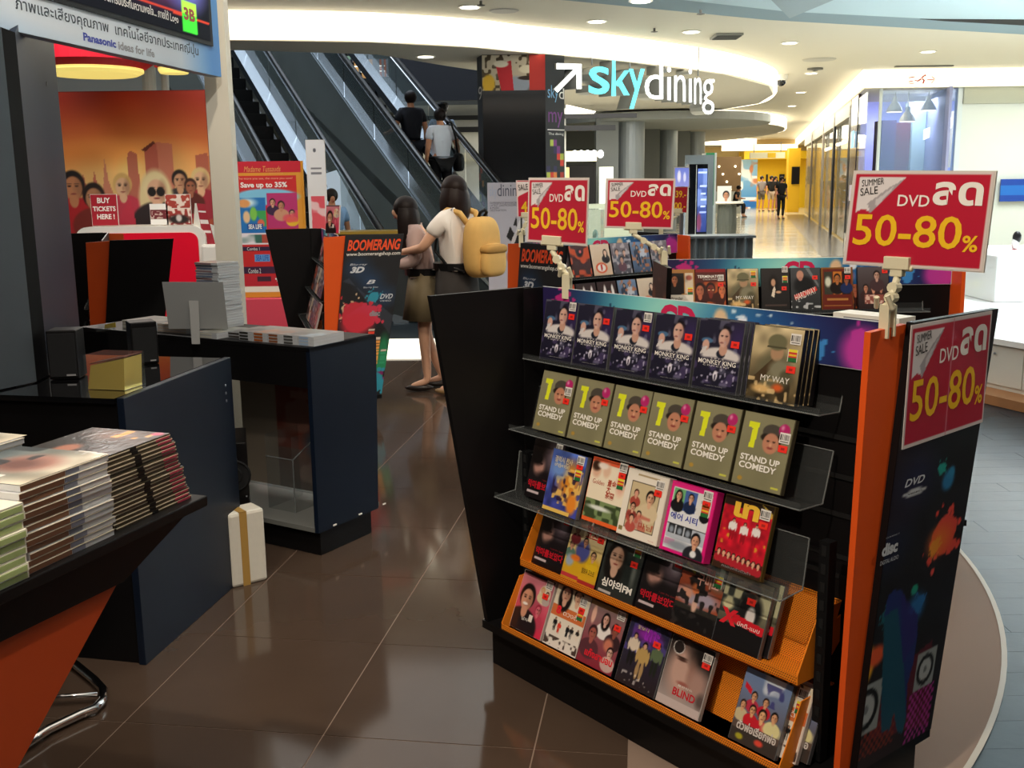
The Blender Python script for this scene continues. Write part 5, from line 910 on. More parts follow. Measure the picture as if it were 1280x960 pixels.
pp = [gp(u, v, p, Vector((0, -1, 0)))-Vector(p)+Vector((0, -.002, 0)) for u, v in ((647, 270.5), (674, 270.5), (645.2, 225.8), (674, 225.8))]; f_ = Frame(*pp); text(f_, 'SALE', .08, .74, .5, .90, TK, tn, rot=.1); text(f_, '4', .18, .12, .46, .42, TY, tn, bold=.03)
# ------------------------------------------------------------------ left stand with shop name and far left plain stand
def place_side(fx, fy, phi):  # rack whose right side front-top corner stands at (fx, fy)
    d_ = Vector((math.sin(phi), -math.cos(phi), 0)); rz = math.atan2(d_.y, d_.x); off = Vector(L(1.138, -.188, 0)); off.z = 0
    return tuple(Vector((fx, fy, 0))-Matrix.Rotation(rz, 3, 'Z') @ off), rz
loc4, rz4 = place_side(-1.065, 6.85, math.radians(15))
R4, M4, F4 = rack('shop name disc rack with orange edge, behind the left demo tables', loc4, rz4)
sheet('side_print', F4['R'], BASEART, R4, PM, 220); shopwords(F4['R'], M4, R4)
loc5, rz5 = place_side(-2.50, 6.6, math.radians(19))
R5, M5, F5 = rack('plain black and orange disc rack in front of the ticket counter', loc5, rz5)
# ================================================================== disc cases
DW, DH, DT = .146, .183, .0135
DF = Frame((-DW/2, -.0004, 0), (DW/2, -.0004, 0), (-DW/2, -.0004, DH), (DW/2, -.0004, DH))
CV = {}
def cov(k, body, ops, *words): CV[k] = (body, ops, words)
GOLDT = M('gold_letters', '#e2a05a'); PUR = M('violet_print', '#9a2ab8', .5); CYT = M('teal_print', '#1f8fa0', .5); REDT = M('deep_red_print', '#c01428', .5)
cov('mic', CLEARC, [('g', '#1c1a2c', '#262436'), ('m', '#4a3f66', 9, 5, .55, .8, (0, .1, 1, .4)), ('m', '#c9c4e0', 26, 8, .70, .8, (.05, .12, .95, .36)), ('e', .9, .75, .2, .2, '#3a2c5c', .7, .8), ('e', .56, .50, .44, .12, '#d9d4d2', .12), ('e', .56, .53, .1, .06, '#1c2230', .1), ('e', .60, .60, .09, .09, '#c99c88', .1), ('e', .60, .86, .14, .07, '#17141c', .15), ('e', .59, .76, .12, .13, '#d8ae9c', .08), ('e', .67, .74, .06, .11, '#b07c70', .5, .6), ('e', .54, .79, .03, .012, '#2a1c24', .3), ('e', .64, .79, .03, .012, '#2a1c24', .3), ('e', .55, .69, .04, .012, '#8c4c50', .3), ('e', .22, .70, .13, .04, '#4c7296', .15), ('e', .2, .63, .08, .08, '#d4a898', .1), ('p', [(.08, .5), (.2, .52), (.24, .62), (.14, .6)], '#d8d2d0'), ('e', .5, .42, .48, .05, '#1f1d2e', .3, .9), ('e', .5, .22, .05, .07, '#e6e2ee', .2), ('e', .5, .2, .02, .04, '#2a2440', .2), ('m', '#a8a8c0', 10, 15, .74, .35)],
    ('MONKEY KING', .08, .375, .93, .44, TW, {'bold': .012}), ('C O N C E R T', .2, .345, .8, .365, TW, {}), ('2 0 1 2', .35, .45, .65, .468, TW, {}), ('original live recording', .3, .06, .7, .08, TG, {}))
cov('soldier', CASEB, [('g', '#4a3e28', '#c9b890'), ('n', .25, 6, 3), ('m', '#2a2216', 5, 12, .5, .8, (0, 0, 1, .38)), ('e', .5, .42, .34, .26, '#6a654c', .25), ('p', [(.1, .3), (.5, .62), (.56, .56), (.2, .2)], '#4a3a26'), ('e', .52, .66, .13, .11, '#b08c6c', .12), ('e', .5, .8, .19, .11, '#6f6c50', .1), ('r', .3, .72, .7, .75, '#4f4c38'), ('e', .62, .44, .22, .13, '#848068', .3), ('e', .75, .36, .12, .09, '#5a563f', .3), ('e', .3, .16, .2, .06, '#e0b878', .4), ('e', .62, .2, .1, .05, '#d8602c', .5), ('m', '#e8c890', 14, 3, .66, .8, (0, 0, 1, .3))], ('MY WAY', .26, .27, .84, .35, TW, {}))
cov('comedy', M('olive_case', '#4f4a36', .35, coat=.3), [('g', '#837f60', '#8a8668'), ('n', .05, 4, 3), ('e', .62, .78, .2, .11, '#4c463e', .06), ('e', .5, .70, .1, .05, '#2a211a', .2), ('e', .76, .68, .06, .08, '#2a211a', .2), ('e', .62, .63, .16, .14, '#c08468', .07), ('e', .56, .66, .03, .012, '#33231c', .3), ('e', .68, .66, .03, .012, '#33231c', .3), ('e', .62, .57, .06, .016, '#8a3c38', .3), ('e', .62, .61, .025, .03, '#d8a080', .4), ('e', .84, .84, .11, .085, '#b8286c', .05), ('e', .80, .87, .03, .03, '#e08ab0', .6), ('p', [(.19, .52), (.30, .52), (.335, .88), (.12, .88), (.125, .80), (.215, .79)], '#e2e82a'), ('e', .15, .09, .05, .03, '#b08c3c', .2), ('r', .8, .05, .95, .075, '#c8c850')],
    ('STAND UP', .08, .345, .88, .43, TW, {'bold': .03}), ('COMEDY', .08, .235, .84, .325, TW, {'bold': .03}))
cov('devil', CASEB, [('g', '#141012', '#2c2628'), ('e', .25, .78, .3, .3, '#17110f', .4), ('e', .3, .56, .18, .16, '#b08478', .3), ('e', .2, .68, .22, .12, '#120e0e', .3), ('e', .36, .60, .05, .015, '#241414', .3), ('e', .7, .72, .25, .2, '#6a5a64', .5, .8), ('e', .75, .8, .12, .12, '#a8a0ac', .5, .6), ('e', .6, .4, .3, .08, '#1a1416', .5), ('r', .06, .08, .45, .12, '#c8b8bc')], ('악마를보았다', .05, .17, .95, .30, REDT, {'bold': .03}), ('I saw the devil', .5, .33, .9, .36, M('dull_red', '#8a2a30', .5), {}))
cov('action', CLEARC, [('g', '#3a3f92', '#4c66b4'), ('n', .3, 8, 5), ('e', .62, .55, .3, .3, '#d88a2c', .4), ('m', '#f0c060', 12, 7, .5, .9, (.2, .15, 1, .75)), ('m', '#2a1c3a', 13, 9, .6, .9, (.1, .2, .95, .7)), ('e', .8, .2, .14, .16, '#e88a2c', .3), ('r', 0, 0, .8, .06, '#e8c060'), ('e', .25, .7, .25, .15, '#6f92d0', .5)], ('갤럭시 전사', .1, .80, .62, .90, M('pale_gold', '#e8d8a0', .5), {}), ('ปาฏิหาริย์', .12, .72, .55, .79, M('pale_gold', '#e8d8a0'), {}))
cov('orchard', M('orange_case', '#e0582c', .4), [('g', '#efe2c6', '#f2e4cc'), ('r', 0, .93, 1, 1, '#e8603a'), ('r', 0, 0, 1, .06, '#ea642c'), ('r', 0, .06, 1, .36, '#3c4a2c'), ('m', '#8aa06a', 11, 3, .5, .8, (0, .06, 1, .36)), ('e', .4, .24, .3, .035, '#dfe4dc', .4), ('e', .15, .82, .12, .12, '#e2b498', .3), ('e', .12, .88, .12, .08, '#3a2418', .3), ('e', .42, .84, .1, .11, '#e6c0a4', .3), ('e', .85, .72, .13, .2, '#e8b8a0', .3), ('e', .92, .84, .12, .14, '#2c1a14', .2), ('e', .3, .9, .14, .05, '#f6e8dc', .3)], ('黃金\n大\n茶園', .5, .42, .74, .72, M('brown_red', '#b0442c', .5), {'bold': .02}), ('Golden', .1, .6, .42, .67, M('brown_red', '#b0442c'), {}))
cov('frame', M('white_case', '#e6ddd0', .4), [('g', '#ece2d2', '#eee6d8'), ('r', .14, .12, .88, .84, '#3a2a20'), ('r', .16, .135, .86, .825, '#cdbb94'), ('f', .66, .64, .2, '#1a1210', '#dfb090', '#d8c4a0'), ('f', .3, .66, .11, '#3a1c14', '#d89c84', '#a84a3c'), ('f', .28, .45, .12, '#20140f', '#dca88a', '#8c3c34'), ('f', .46, .36, .11, '#20140f', '#dca88a', '#c08878'), ('f', .3, .28, .11, '#20140f', '#dca88a', '#b8544a'), ('m', '#c0584a', 12, 3, .6, .7, (.16, .14, .86, .4)), ('r', .02, .06, .12, .12, '#8a7a4a'), ('r', .25, .93, .8, .955, '#b09a70')], ('마님', .5, .17, .84, .26, M('brown_red', '#b0442c'), {}), ('The Lady', .8, .03, .94, .045, REDT, {}))
cov('pink', M('pink_case', '#e0207c', .35), [('g', '#e4187c', '#e82a84'), ('r', .06, .05, .94, .93, '#e2e4e8'), ('r', .07, .62, .33, .92, '#6fb27a'), ('f', .2, .82, .13, '#1a1210', '#dca88a', '#17181c', 1), ('r', .34, .62, .62, .92, '#4a66a8'), ('f', .48, .82, .12, '#141018', '#dca88a', '#1c2a4c'), ('r', .63, .62, .92, .92, '#dfe0dc'), ('f', .84, .70, .09, '#141018', '#c8a088', '#16161a'), ('r', .06, .40, .94, .415, '#1a1a1e'), ('r', .07, .2, .94, .40, '#b8c0cc')]+[('r', .10+.19*k, .26, .26+.19*k, .39, '#2a2c30') for k in range(3)]+[('e', .18+.19*k, .32, .05, .05, '#8f9aa8', .4) for k in range(3)]+[('r', .07, .10, .3, .19, '#e888b8'), ('e', .4, .12, .3, .07, '#8f98a4', .5), ('f', .76, .26, .19, '#131014', '#d9a284', '#24242c'), ('e', .76, .07, .07, .05, '#e8e8ec', .2)], ('에어 시티', .1, .47, .72, .57, TB, {'bold': .02}), ('에어시티', .72, .78, .9, .84, TK, {}))
cov('curtain', M('olive_brown_case', '#5a4a22', .35), [('g', '#3c1014', '#c01c30'), ('r', 0, .2, 1, .86, '#c4182c'), ('n', .22, 14, 4), ('r', 0, .88, 1, 1, '#2a1c14'), ('p', [(.75, 1), (1, .9), (1, .82)], '#d8b84a'), ('b', .26, .42, .3, '#eee8e4', '#9c1420'), ('b', .5, .40, .3, '#eee8e4', '#9c1420'), ('b', .74, .42, .3, '#eee8e4', '#9c1420'), ('m', '#e0a030', 13, 6, .6, .9, (.05, .35, .22, .55)), ('m', '#e0a030', 13, 9, .6, .9, (.78, .28, .98, .48)), ('r', 0, 0, 1, .14, '#3a2418')]+[('f', .08+.105*k, .22-.005*k, .075, '#1c1210', '#e0a888', '#b02430') for k in range(9)], ('เท', .22, .74, .74, .95, M('gold_bright', '#f0c040', .35), {'bold': .05}), ('ครอบครัวตัวดำ', .2, .03, .8, .07, TG, {}))
cov('ghost', CASEB, [('g', '#c89a20', '#e8e0d0'), ('e', .5, .25, .6, .22, '#d8a820', .2), ('e', .45, .5, .2, .18, '#4a4f92', .2), ('f', .48, .66, .13, '#241812', '#c89478', '#4a4f92'), ('f', .78, .48, .14, '#1c1410', '#d8a880', '#e0b820'), ('f', .12, .55, .12, '#302420', '#c89478', '#5a7a6a'), ('f', .18, .8, .12, '#302420', '#b08474', '#7a2a30'), ('e', .15, .3, .12, .1, '#9fb0c0', .3), ('e', .3, .36, .14, .05, '#e87a2c', .3), ('r', 0, .02, .5, .08, '#c03a40'), ('r', .5, .0, 1, .06, '#a82c2c')], ('헬로우\n고스트', .42, .74, .95, .95, REDT, {'bold': .03}), ('헬로우 고스트', .55, .17, .92, .26, TK, {}))
cov('radio', CASEB, [('g', '#2a2e2c', '#3c403c'), ('e', .8, .85, .16, .12, '#8f8a80', .5), ('f', .34, .62, .42, '#17120f', '#cda48c', None, 1), ('e', .75, .5, .2, .3, '#1e2422', .5), ('e', .85, .45, .06, .2, '#5a605c', .6), ('r', .06, .02, .4, .06, '#b8b4b0')], ('심야의FM', .1, .12, .92, .26, TW, {'bold': .03}))
cov('rose', CASEB, [('g', '#1c1614', '#5a5f52'), ('r', 0, .35, 1, .8, '#a85034'), ('e', .45, .48, .5, .13, '#a89cae', .3), ('e', .35, .7, .12, .09, '#1f1412', .2), ('e', .42, .60, .12, .09, '#d87848', .3), ('e', .2, .5, .14, .09, '#d89a80', .3), ('e', .45, .36, .06, .1, '#e0b4a0', .3), ('e', .85, .82, .2, .14, '#7a8a80', .5), ('p', [(0, .92), (.3, .8), (.3, .86), (0, .97)], '#d0c830'), ('r', 0, 0, 1, .26, '#141213'), ('m', '#2a2626', 14, 4, .6)], ('구미호', .38, .66, .88, .86, M('salmon', '#e8b0a0', .5), {'bold': .02}))
cov('hood', CLEARC, [('g', '#161315', '#cfcba0'), ('r', 0, .55, 1, 1, '#c9c6a0'), ('m', '#2c3030', 8, 3, .42, .9, (0, .45, .5, .95)), ('e', .62, .58, .26, .24, '#1c1a1c', .2), ('e', .62, .84, .15, .13, '#3a3634', .15), ('e', .62, .76, .1, .09, '#cf9c80', .2), ('e', .6, .78, .12, .04, '#2c2826', .3), ('e', .66, .5, .1, .14, '#e4dcd8', .2), ('e', .15, .58, .12, .08, '#dcd4a8', .3), ('r', 0, 0, 1, .33, '#151315'), ('p', [(.3, .36), (1, .30), (1, .42), (.3, .48)], '#d81c2c')], ('X', .05, .30, .42, .52, M('bright_red', '#e02030', .5), {'bold': .06}), ('ปีกติ-แบบ', .44, .335, .92, .40, TW, {}))
cov('laugh', M('pale_case', '#cfc0b8', .4), [('g', '#c82a48', '#c8808a'), ('n', .12, 4, 3), ('r', 0, .95, 1, 1, '#2a1c1c'), ('e', .78, .72, .18, .17, '#e0d0b8', .1), ('f', .7, .78, .11, '#c8a060', '#d8a888', '#d8c8a0'), ('f', .86, .74, .1, '#3a2420', '#d8a888', '#b8a8a0'), ('f', .72, .44, .17, '#a02840', '#d86a7a', '#c04058'), ('f', .3, .56, .42, '#17110f', '#cf9478', '#241a1c'), ('e', .28, .46, .08, .025, '#f0e8e0', .3), ('r', .5, .2, .62, .32, '#e8dcd0')], ('남자', .3, .18, .5, .24, TW, {}))
cov('eight', M('pale_case', '#cfc0b8'), [('g', '#e8e0d8', '#e0d4b8'), ('r', 0, .5, 1, .68, '#d0703c'), ('f', .3, .9, .28, '#1a1412', '#cfa088', None, 1), ('f', .66, .92, .24, '#1a1412', '#d8ac90', None), ('b', .2, .26, .22, '#1a1a1c', '#1a1a1c'), ('b', .34, .24, .2, '#e04030', '#c8341c'), ('b', .6, .24, .2, '#1a1a1c', '#1a1a1c'), ('b', .72, .24, .2, '#1a1a1c', '#1a1a1c'), ('b', .9, .26, .18, '#2a2420', '#e8d8c8'), ('m', '#3a2a24', 18, 4, .52, .9, (0, .02, 1, .18))], ('8', .14, .54, .28, .68, M('bright_red', '#e02030'), {'bold': .05}), ('ดวงดี', .36, .555, .78, .64, TW, {}))
cov('quartet', CASEB, [('g', '#8a2a38', '#8f7a78'), ('r', 0, .93, 1, 1, '#a8875c'), ('f', .5, .78, .17, '#1a1212', '#d8a898', '#ece4e0', 1), ('e', .15, .78, .06, .14, '#e4b4a0', .2), ('f', .8, .68, .18, '#2a1414', '#8c4c40', '#3a2428'), ('f', .25, .5, .22, '#3a2024', '#a85a50', '#5a3038'), ('e', .72, .42, .12, .1, '#c87860', .3), ('f', .82, .32, .16, '#241014', '#dcb4a4', '#c8a8a0')], ('แก๊งสามอน', .18, .13, .95, .26, M('bright_red', '#e02030'), {'bold': .03}))
cov('violet', CLEARC, [('g', '#2a2022', '#2c2a4c'), ('m', '#5a4a9a', 9, 3, .55, .7, (0, .5, 1, 1)), ('e', .5, .82, .3, .1, '#8a2aa0', .5), ('b', .22, .3, .5, '#d8c8b4', '#1c1a18'), ('b', .5, .14, .58, '#b8985c', '#a8885c'), ('b', .82, .28, .5, '#5a6a4c', '#20241c'), ('m', '#e8e0dc', 22, 7, .74, .6, (.1, .05, .95, .2))], ('เกาะ', .42, .74, .78, .92, PUR, {'bold': .04}), ('꽃보다', .2, .86, .5, .92, M('pale_gold', '#e8d8a0'), {}))
cov('blind', M('silver_case', '#b8b0ac', .4), [('g', '#b8a8a4', '#241c1a'), ('e', .42, .56, .34, .36, '#c09c8e', .35), ('e', .8, .85, .3, .2, '#1c1614', .5), ('e', .34, .70, .11, .02, '#4c3028', .4), ('e', .32, .73, .12, .015, '#33221c', .5), ('e', .62, .56, .09, .2, '#8a6458', .6, .7), ('e', .5, .38, .14, .03, '#9c5c52', .4), ('e', .8, .45, .18, .2, '#a8857a', .5), ('e', .95, .25, .1, .1, '#5a4c48', .5), ('e', .2, .86, .13, .1, '#e0dcd8', .05), ('e', .2, .86, .115, .088, '#2a2220', .05), ('r', 0, 0, 1, .12, '#c4b4b0')], ('BLIND', .32, .19, .84, .30, REDT, {'bold': .02}), ('블라인드', .4, .33, .74, .36, TW, {}))
cov('village', CLEARC, [('g', '#4c3a34', '#7c98c8'), ('m', '#e4ecf4', 5, 9, .6, .8, (0, .7, 1, 1)), ('m', '#3a3a7a', 9, 5, .55, .8, (.3, .6, .9, .9)), ('p', [(.05, .82), (.22, .74), (.22, .66), (.05, .74)], '#d02034'), ('f', .3, .66, .12, '#20140f', '#d8a078', '#b8324a'), ('f', .56, .64, .12, '#2a1810', '#d8a078', '#c02034'), ('f', .12, .5, .12, '#2a1810', '#d8a078', '#c8b890'), ('f', .34, .48, .13, '#20140f', '#e0a878', '#c8202c'), ('f', .56, .46, .16, '#17100e', '#e8b080', '#c82030'), ('f', .8, .5, .14, '#17100e', '#d8a078', '#ddd49a'), ('e', .8, .32, .2, .09, '#ddd49a', .3), ('r', 0, 0, 1, .2, '#3c3430'), ('r', 0, .18, 1, .26, '#5c4c44'), ('e', .2, .08, .08, .04, '#a8a02c', .3), ('e', .62, .1, .09, .04, '#e04a3a', .3)], ('ตัวพ่อเรียกพ่อ', .1, .17, .95, .30, M('pale_stone', '#cfc6c0', .5), {'bold': .03}))
cov('wonder', M('brown_case', '#9c6a34', .4), [('g', '#b88a54', '#a8743c'), ('r', .06, .42, .66, .92, '#1c120e'), ('f', .36, .76, .22, '#241410', '#c87850', '#1c1210'), ('r', .04, .22, .96, .4, '#efe8da'), ('r', .70, .42, .96, .92, '#d8c8b0'), ('e', .83, .8, .1, .06, '#a85a4c', .3), ('r', .06, .02, .94, .18, '#7a4a34'), ('m', '#e4d0b0', 22, 3, .6, .9, (.06, .02, .94, .18))], ('Wonder', .2, .27, .62, .35, TK, {}))
cov('robots', M('dark_red_case', '#6a1c18', .4), [('g', '#34140f', '#5c2018'), ('m', '#c8602c', 6, 5, .55, .8, (0, 0, 1, .7)), ('f', .14, .5, .3, '#1c0e0c', '#c06a4c', None), ('f', .5, .52, .28, '#2a100c', '#7a2c22', None), ('f', .88, .5, .26, '#1c0e0c', '#d8784c', None), ('e', .44, .5, .03, .015, '#f0d0a0', .3), ('e', .58, .5, .03, .015, '#f0d0a0', .3), ('r', 0, .93, 1, 1, '#8a1c20')], ('TERMINATOR', .06, .79, .92, .86, TW, {'bold': .02}), ('COLLECTION', .25, .74, .7, .77, TW, {}))
cov('veil', CASEB, [('g', '#1c1a1a', '#302c2c'), ('e', .42, .6, .16, .22, '#17120f', .3), ('e', .42, .66, .08, .09, '#c89a7c', .2), ('p', [(.34, .34), (.44, .3), (.5, .5), (.56, .38), (.46, .58), (.4, .5)], '#e8d8c4'), ('r', .1, .1, .9, .14, '#4a3c38'), ('e', .6, .43, .1, .03, '#d8a888', .3)])
cov('biker', CASEB, [('g', '#2a2c2e', '#4a4c50'), ('e', .45, .58, .34, .22, '#17181a', .2), ('e', .32, .83, .12, .11, '#c8927c', .12), ('e', .33, .74, .07, .05, '#b88070', .2), ('p', [(.1, .35), (.85, .55), (.9, .46), (.14, .24)], '#d83a2c'), ('m', '#c8ccd0', 14, 5, .6, .9, (.0, .02, 1, .22)), ('p', [(.5, 1), (.62, 1), (.95, .6), (.95, .52)], '#8a9094', .7)], ('HARDWAY', .12, .30, .86, .46, TW, {'rot': .33}))
cov('triple', M('gold_frame_case', '#8a5a24', .4), [('g', '#5c1c14', '#8a5a24'), ('r', .04, .03, .96, .97, '#6a2418'), ('r', .08, .36, .34, .9, '#3a3a30'), ('e', .2, .66, .1, .12, '#d8dcc8', .3), ('r', .37, .36, .64, .9, '#c8782c'), ('f', .5, .74, .2, '#20120c', '#b8703c', '#1c1210'), ('r', .67, .36, .93, .9, '#241c1c'), ('f', .8, .7, .17, '#17100e', '#9c5a3c', '#1c2c5c'), ('r', .15, .22, .85, .26, '#b87c40'), ('r', .05, .08, .95, .1, '#b87c40')])
cov('ensemble', CASEB, [('g', '#2c1c1c', '#5c5458'), ('f', .5, .52, .2, '#1c1210', '#d8987c', '#3c2424'), ('f', .25, .5, .16, '#1c1210', '#c88870', '#3c2424'), ('f', .75, .5, .16, '#1c1210', '#c88870', '#3c2424'), ('f', .62, .8, .2, '#1c1210', '#c8a090', '#4a3438'), ('r', .2, .12, .82, .34, '#a85c50', .8), ('m', '#e8c8b8', 22, 6, .55, .9, (.2, .12, .82, .34))])
cov('ember', CASEB, [('g', '#3a1812', '#4a2a2c'), ('m', '#d8582c', 6, 5, .5, .9), ('e', .5, .75, .16, .12, '#1c1418', .3), ('e', .55, .8, .06, .05, '#e86a6a', .3)])
cov('pinup', CASEB, [('g', '#d8bca0', '#e8d4bc'), ('f', .75, .72, .18, '#241410', '#e8c0a4', '#241a1c', 1), ('e', .45, .24, .3, .17, '#e0562c', .08), ('e', .45, .24, .22, .12, '#f0e8e0', .08), ('p', [(.4, .35), (.5, .35), (.48, .15), (.42, .15)], '#c8302c')])
cov('crew', CASEB, [('g', '#4a4852', '#8a8088'), ('f', .3, .7, .2, '#241c1c', '#d8a890', '#5c6070'), ('f', .7, .68, .18, '#241c1c', '#d8a890', '#3a3440'), ('m', '#d8ccd0', 9, 3, .6, .7), ('f', .5, .45, .2, '#241c1c', '#c89880', '#6a4450')])
cov('duel', CASEB, [('g', '#241412', '#3a1c18'), ('e', .38, .4, .09, .5, '#ece4e0', .1), ('e', .78, .4, .09, .5, '#ece4e0', .1), ('f', .15, .6, .25, '#1c1010', '#c8644c', '#3a1414'), ('f', .58, .62, .25, '#1c1010', '#c8644c', '#3a1414')])
cov('cool', CASEB, [('g', '#3a4a68', '#7a94b8'), ('b', .35, .2, .7, '#2a344c', '#1c2234'), ('b', .65, .2, .7, '#c8ccd8', '#2a344c'), ('m', '#c87a4c', 9, 3, .64, .9)])
BAR = [('g', '#e4e0da', '#e8e4de')]+[('r', .08+.07*k, .3, .08+.07*k+(.03 if k % 3 else .045), .85, '#2a2826') for k in range(12)]+[('r', .1, .1, .9, .2, '#55504c')]
OFFER = [('g', '#c8302c', '#c8302c'), ('r', 0, 0, 1, .35, '#1f6a34'), ('r', 0, .8, 1, 1, '#e8d83a'), ('r', .1, .45, .9, .6, '#e8b82c'), ('r', 0, 0, .07, 1, '#e8e4d8'), ('r', .93, 0, 1, 1, '#e8e4d8')]
def disc(kind, label, P0, rz, lean=16, grp=None, price=None, bar=None, offer=None, sx=1.0, thick=1, off=(0, 0), cat='disc case', det=True, sy=1.0):
    """P0 = world point of the bottom centre of the front face"""
    body, ops, words = CV[kind]; t = thing('disc_case', label, cat, tuple(P0), 0, grp); t.rotation_euler = (-math.radians(lean), 0, rz); t.scale = (sx, 1, sy)
    obj('case', [bx2(-DW/2-.002, 0, -.001, DW/2+.002, DT*thick, DH+.001)], body, t, key='case_%s_%d' % (body.name, thick))
    sheet('cover', DF, ops, t, PG, 430 if det else 220, key='cover_'+kind+('' if det else '_s'))
    for i, wd in enumerate(words): text(DF, *wd[:5], wd[5], t, key='w_%s_%d' % (kind, i), **wd[6])
    def stick(nm, x, y, w_, h_, ops_, key):
        f2 = Frame(*[Vector(((-.5+a)*w_, -.001, b*h_)) for a, b in ((0, 0), (1, 0), (0, 1), (1, 1))]); o = sheet(nm, f2, ops_, t, PM, 900, key=key); o.location = ((x-.5)*DW, -.0012, y*DH)
    if bar: stick('barcode_sticker', bar[0], bar[1], .030, .026, BAR, 'st_bar')
    if offer: stick('offer_sticker', offer[0], offer[1], .028, .030, OFFER, 'st_offer')
    if price: stick('price_sticker', price[0], price[1], .026, .017, [('g', '#f0281c', '#f4301e'), ('r', .3, .35, .7, .65, '#a81c14')], 'st_price')
    return t
ORD = ['first', 'second', 'third', 'fourth', 'fifth', 'sixth', 'seventh', 'eighth']
def row1(rows, tt, z, rowname, grp, edges, Mx=M1, rz=RZ, lean=16, det=True):
    for (kind, desc, k), (s0, s1) in zip(rows, edges):
        P = Mx @ Vector(L((s0+s1)/2, tt+k.pop('dt', 0), z+k.pop('dz', 0))); disc(kind, desc+' '+rowname if rowname else desc, P, rz, lean, grp, sx=k.pop('sx', min(1.02, (s1-s0)/DW)), det=det, **k)
e1 = [(-.037, .108), (.114, .259), (.272, .417), (.430, .575), (.587, .733), (.766, .913)]
mc = 'case of man in white with blue microphone,'
row1([('mic', mc+' leftmost on', dict(price=(.86, .72), bar=(.86, .86))), ('mic', mc+' second from left on', dict(price=(.86, .72))), ('mic', mc+' third from left on', dict(price=(.86, .70), bar=(.88, .84))), ('mic', mc+' fourth from left on', dict(price=(.86, .66))), ('mic', mc+' fifth from left on', dict(price=(.86, .64))), ('soldier', 'sepia soldier case MY WAY at right end of', dict(price=(.84, .42), bar=(.86, .80), offer=(.84, .57)))], -.066, 1.0145, 'top shelf', 'discs on the top acrylic shelf', e1, lean=10)
for k in range(3):
    disc('mic', 'spare copy number %s behind the fifth microphone man case' % ORD[k], W1(.660+.004*(k+1), -.066-.0136*(k+1), 1.0135), RZ, 10, 'spare copies behind the front cases', sx=.99, det=True)
    disc('soldier', 'spare copy number %s behind the front soldier case' % ORD[k], W1(.839+.004*(k+1), -.066-.0136*(k+1), 1.0135), RZ, 10, 'spare copies behind the front cases', sx=1.0)
e2 = [(-.025, .133), (.140, .289), (.298, .443), (.448, .594), (.602, .756), (.761, .918)]
oc = 'olive STAND UP COMEDY case,'
row1([('comedy', oc+' leftmost with barcode, on', dict(price=(.85, .52), bar=(.86, .66))), ('comedy', oc+' second from left on', dict(price=(.86, .64))), ('comedy', oc+' third from left on', dict(price=(.86, .66))), ('comedy', oc+' fourth from left on', dict(price=(.86, .66))), ('comedy', oc+' fifth from left on', dict(price=(.86, .66))), ('comedy', oc+' rightmost with barcode, on', dict(price=(.88, .55), bar=(.88, .67)))], -.022, .803, 'second shelf', 'comedy discs on the second acrylic shelf', e2)
e3 = [(-.028, .112), (.098, .252), (.258, .411), (.413, .562), (.574, .733), (.752, .901)]
row1([('devil', 'dark case with red Korean title, leftmost on', dict(bar=(.84, .86), offer=(.82, .62), dt=-.02)), ('action', 'blue and orange fantasy action case on', dict(bar=(.84, .85), offer=(.84, .60), price=(.84, .78), dt=.015, dz=-.003)), ('orchard', 'cream case with orange borders on', dict(price=(.84, .78), offer=(.84, .62), bar=(.84, .88))), ('frame', 'white framed period portrait case on', dict(bar=(.84, .80), price=(.82, .70), thick=2, dt=.008)), ('pink', 'thick pink box with several photos on', dict(bar=(.84, .85), price=(.84, .75), offer=(.84, .62), thick=2, dt=.01)), ('curtain', 'red curtain case with three white shirts on', dict(bar=(.86, .80), price=(.86, .68)))], .028, .592, 'third shelf', 'discs on the third acrylic shelf', e3)
e4 = [(-.003, .137), (.139, .290), (.294, .448), (.453, .600), (.590, .741), (.741, .887)]
row1([('devil', 'dark case with red Korean title, leftmost on', dict(price=(.8, .8))), ('ghost', 'yellow and blue ghost comedy case on', dict(bar=(.85, .84), price=(.87, .72), dt=.004)), ('radio', 'dark case with long haired woman, FM title, on', dict(offer=(.84, .72), price=(.82, .55), dt=.004)), ('devil', 'dark case with red Korean title, fourth on', dict(price=(.8, .78))), ('rose', 'case with orange scene of a lying figure on', dict(price=(.65, .85), offer=(.84, .72), dt=.006)), ('hood', 'case with hooded figure and red X on', dict(price=(.62, .66), dt=.008))], .002, .378, 'upper orange tray', 'discs on the upper orange tray', e4, lean=20)
e5 = [(-.05, .098), (.112, .259), (.264, .414), (.429, .581), (.588, .738), (.842, .983)]
row1([('laugh', 'pink case of a laughing man on', dict(bar=(.86, .84), price=(.82, .66))), ('eight', 'orange and white case with figure 8 on', dict(bar=(.84, .82), price=(.84, .70), offer=(.84, .58))), ('quartet', 'mauve case with four faces and red title on', dict(bar=(.86, .86), price=(.84, .68))), ('violet', 'violet case with three standing figures on', dict(price=(.76, .70))), ('blind', 'pale face case with red word BLIND on', dict(bar=(.88, .80), price=(.88, .72))), ('village', 'crowded comedy case with red costumes on', dict())], .055, .166, 'lower orange tray', 'discs on the lower orange tray', e5, lean=22)
disc('eight', 'orange and white case tucked behind the crowded comedy case', W1(.955, .035, .168), RZ, 22, None, bar=(.84, .82), offer=(.84, .62)); disc('hood', 'hooded figure case behind the red X case', W1(.826, -.014, .379), RZ, 20, None)
disc('village', 'case tucked deepest at the right end of the lower tray', W1(.975, .015, .170), RZ, 22, None)
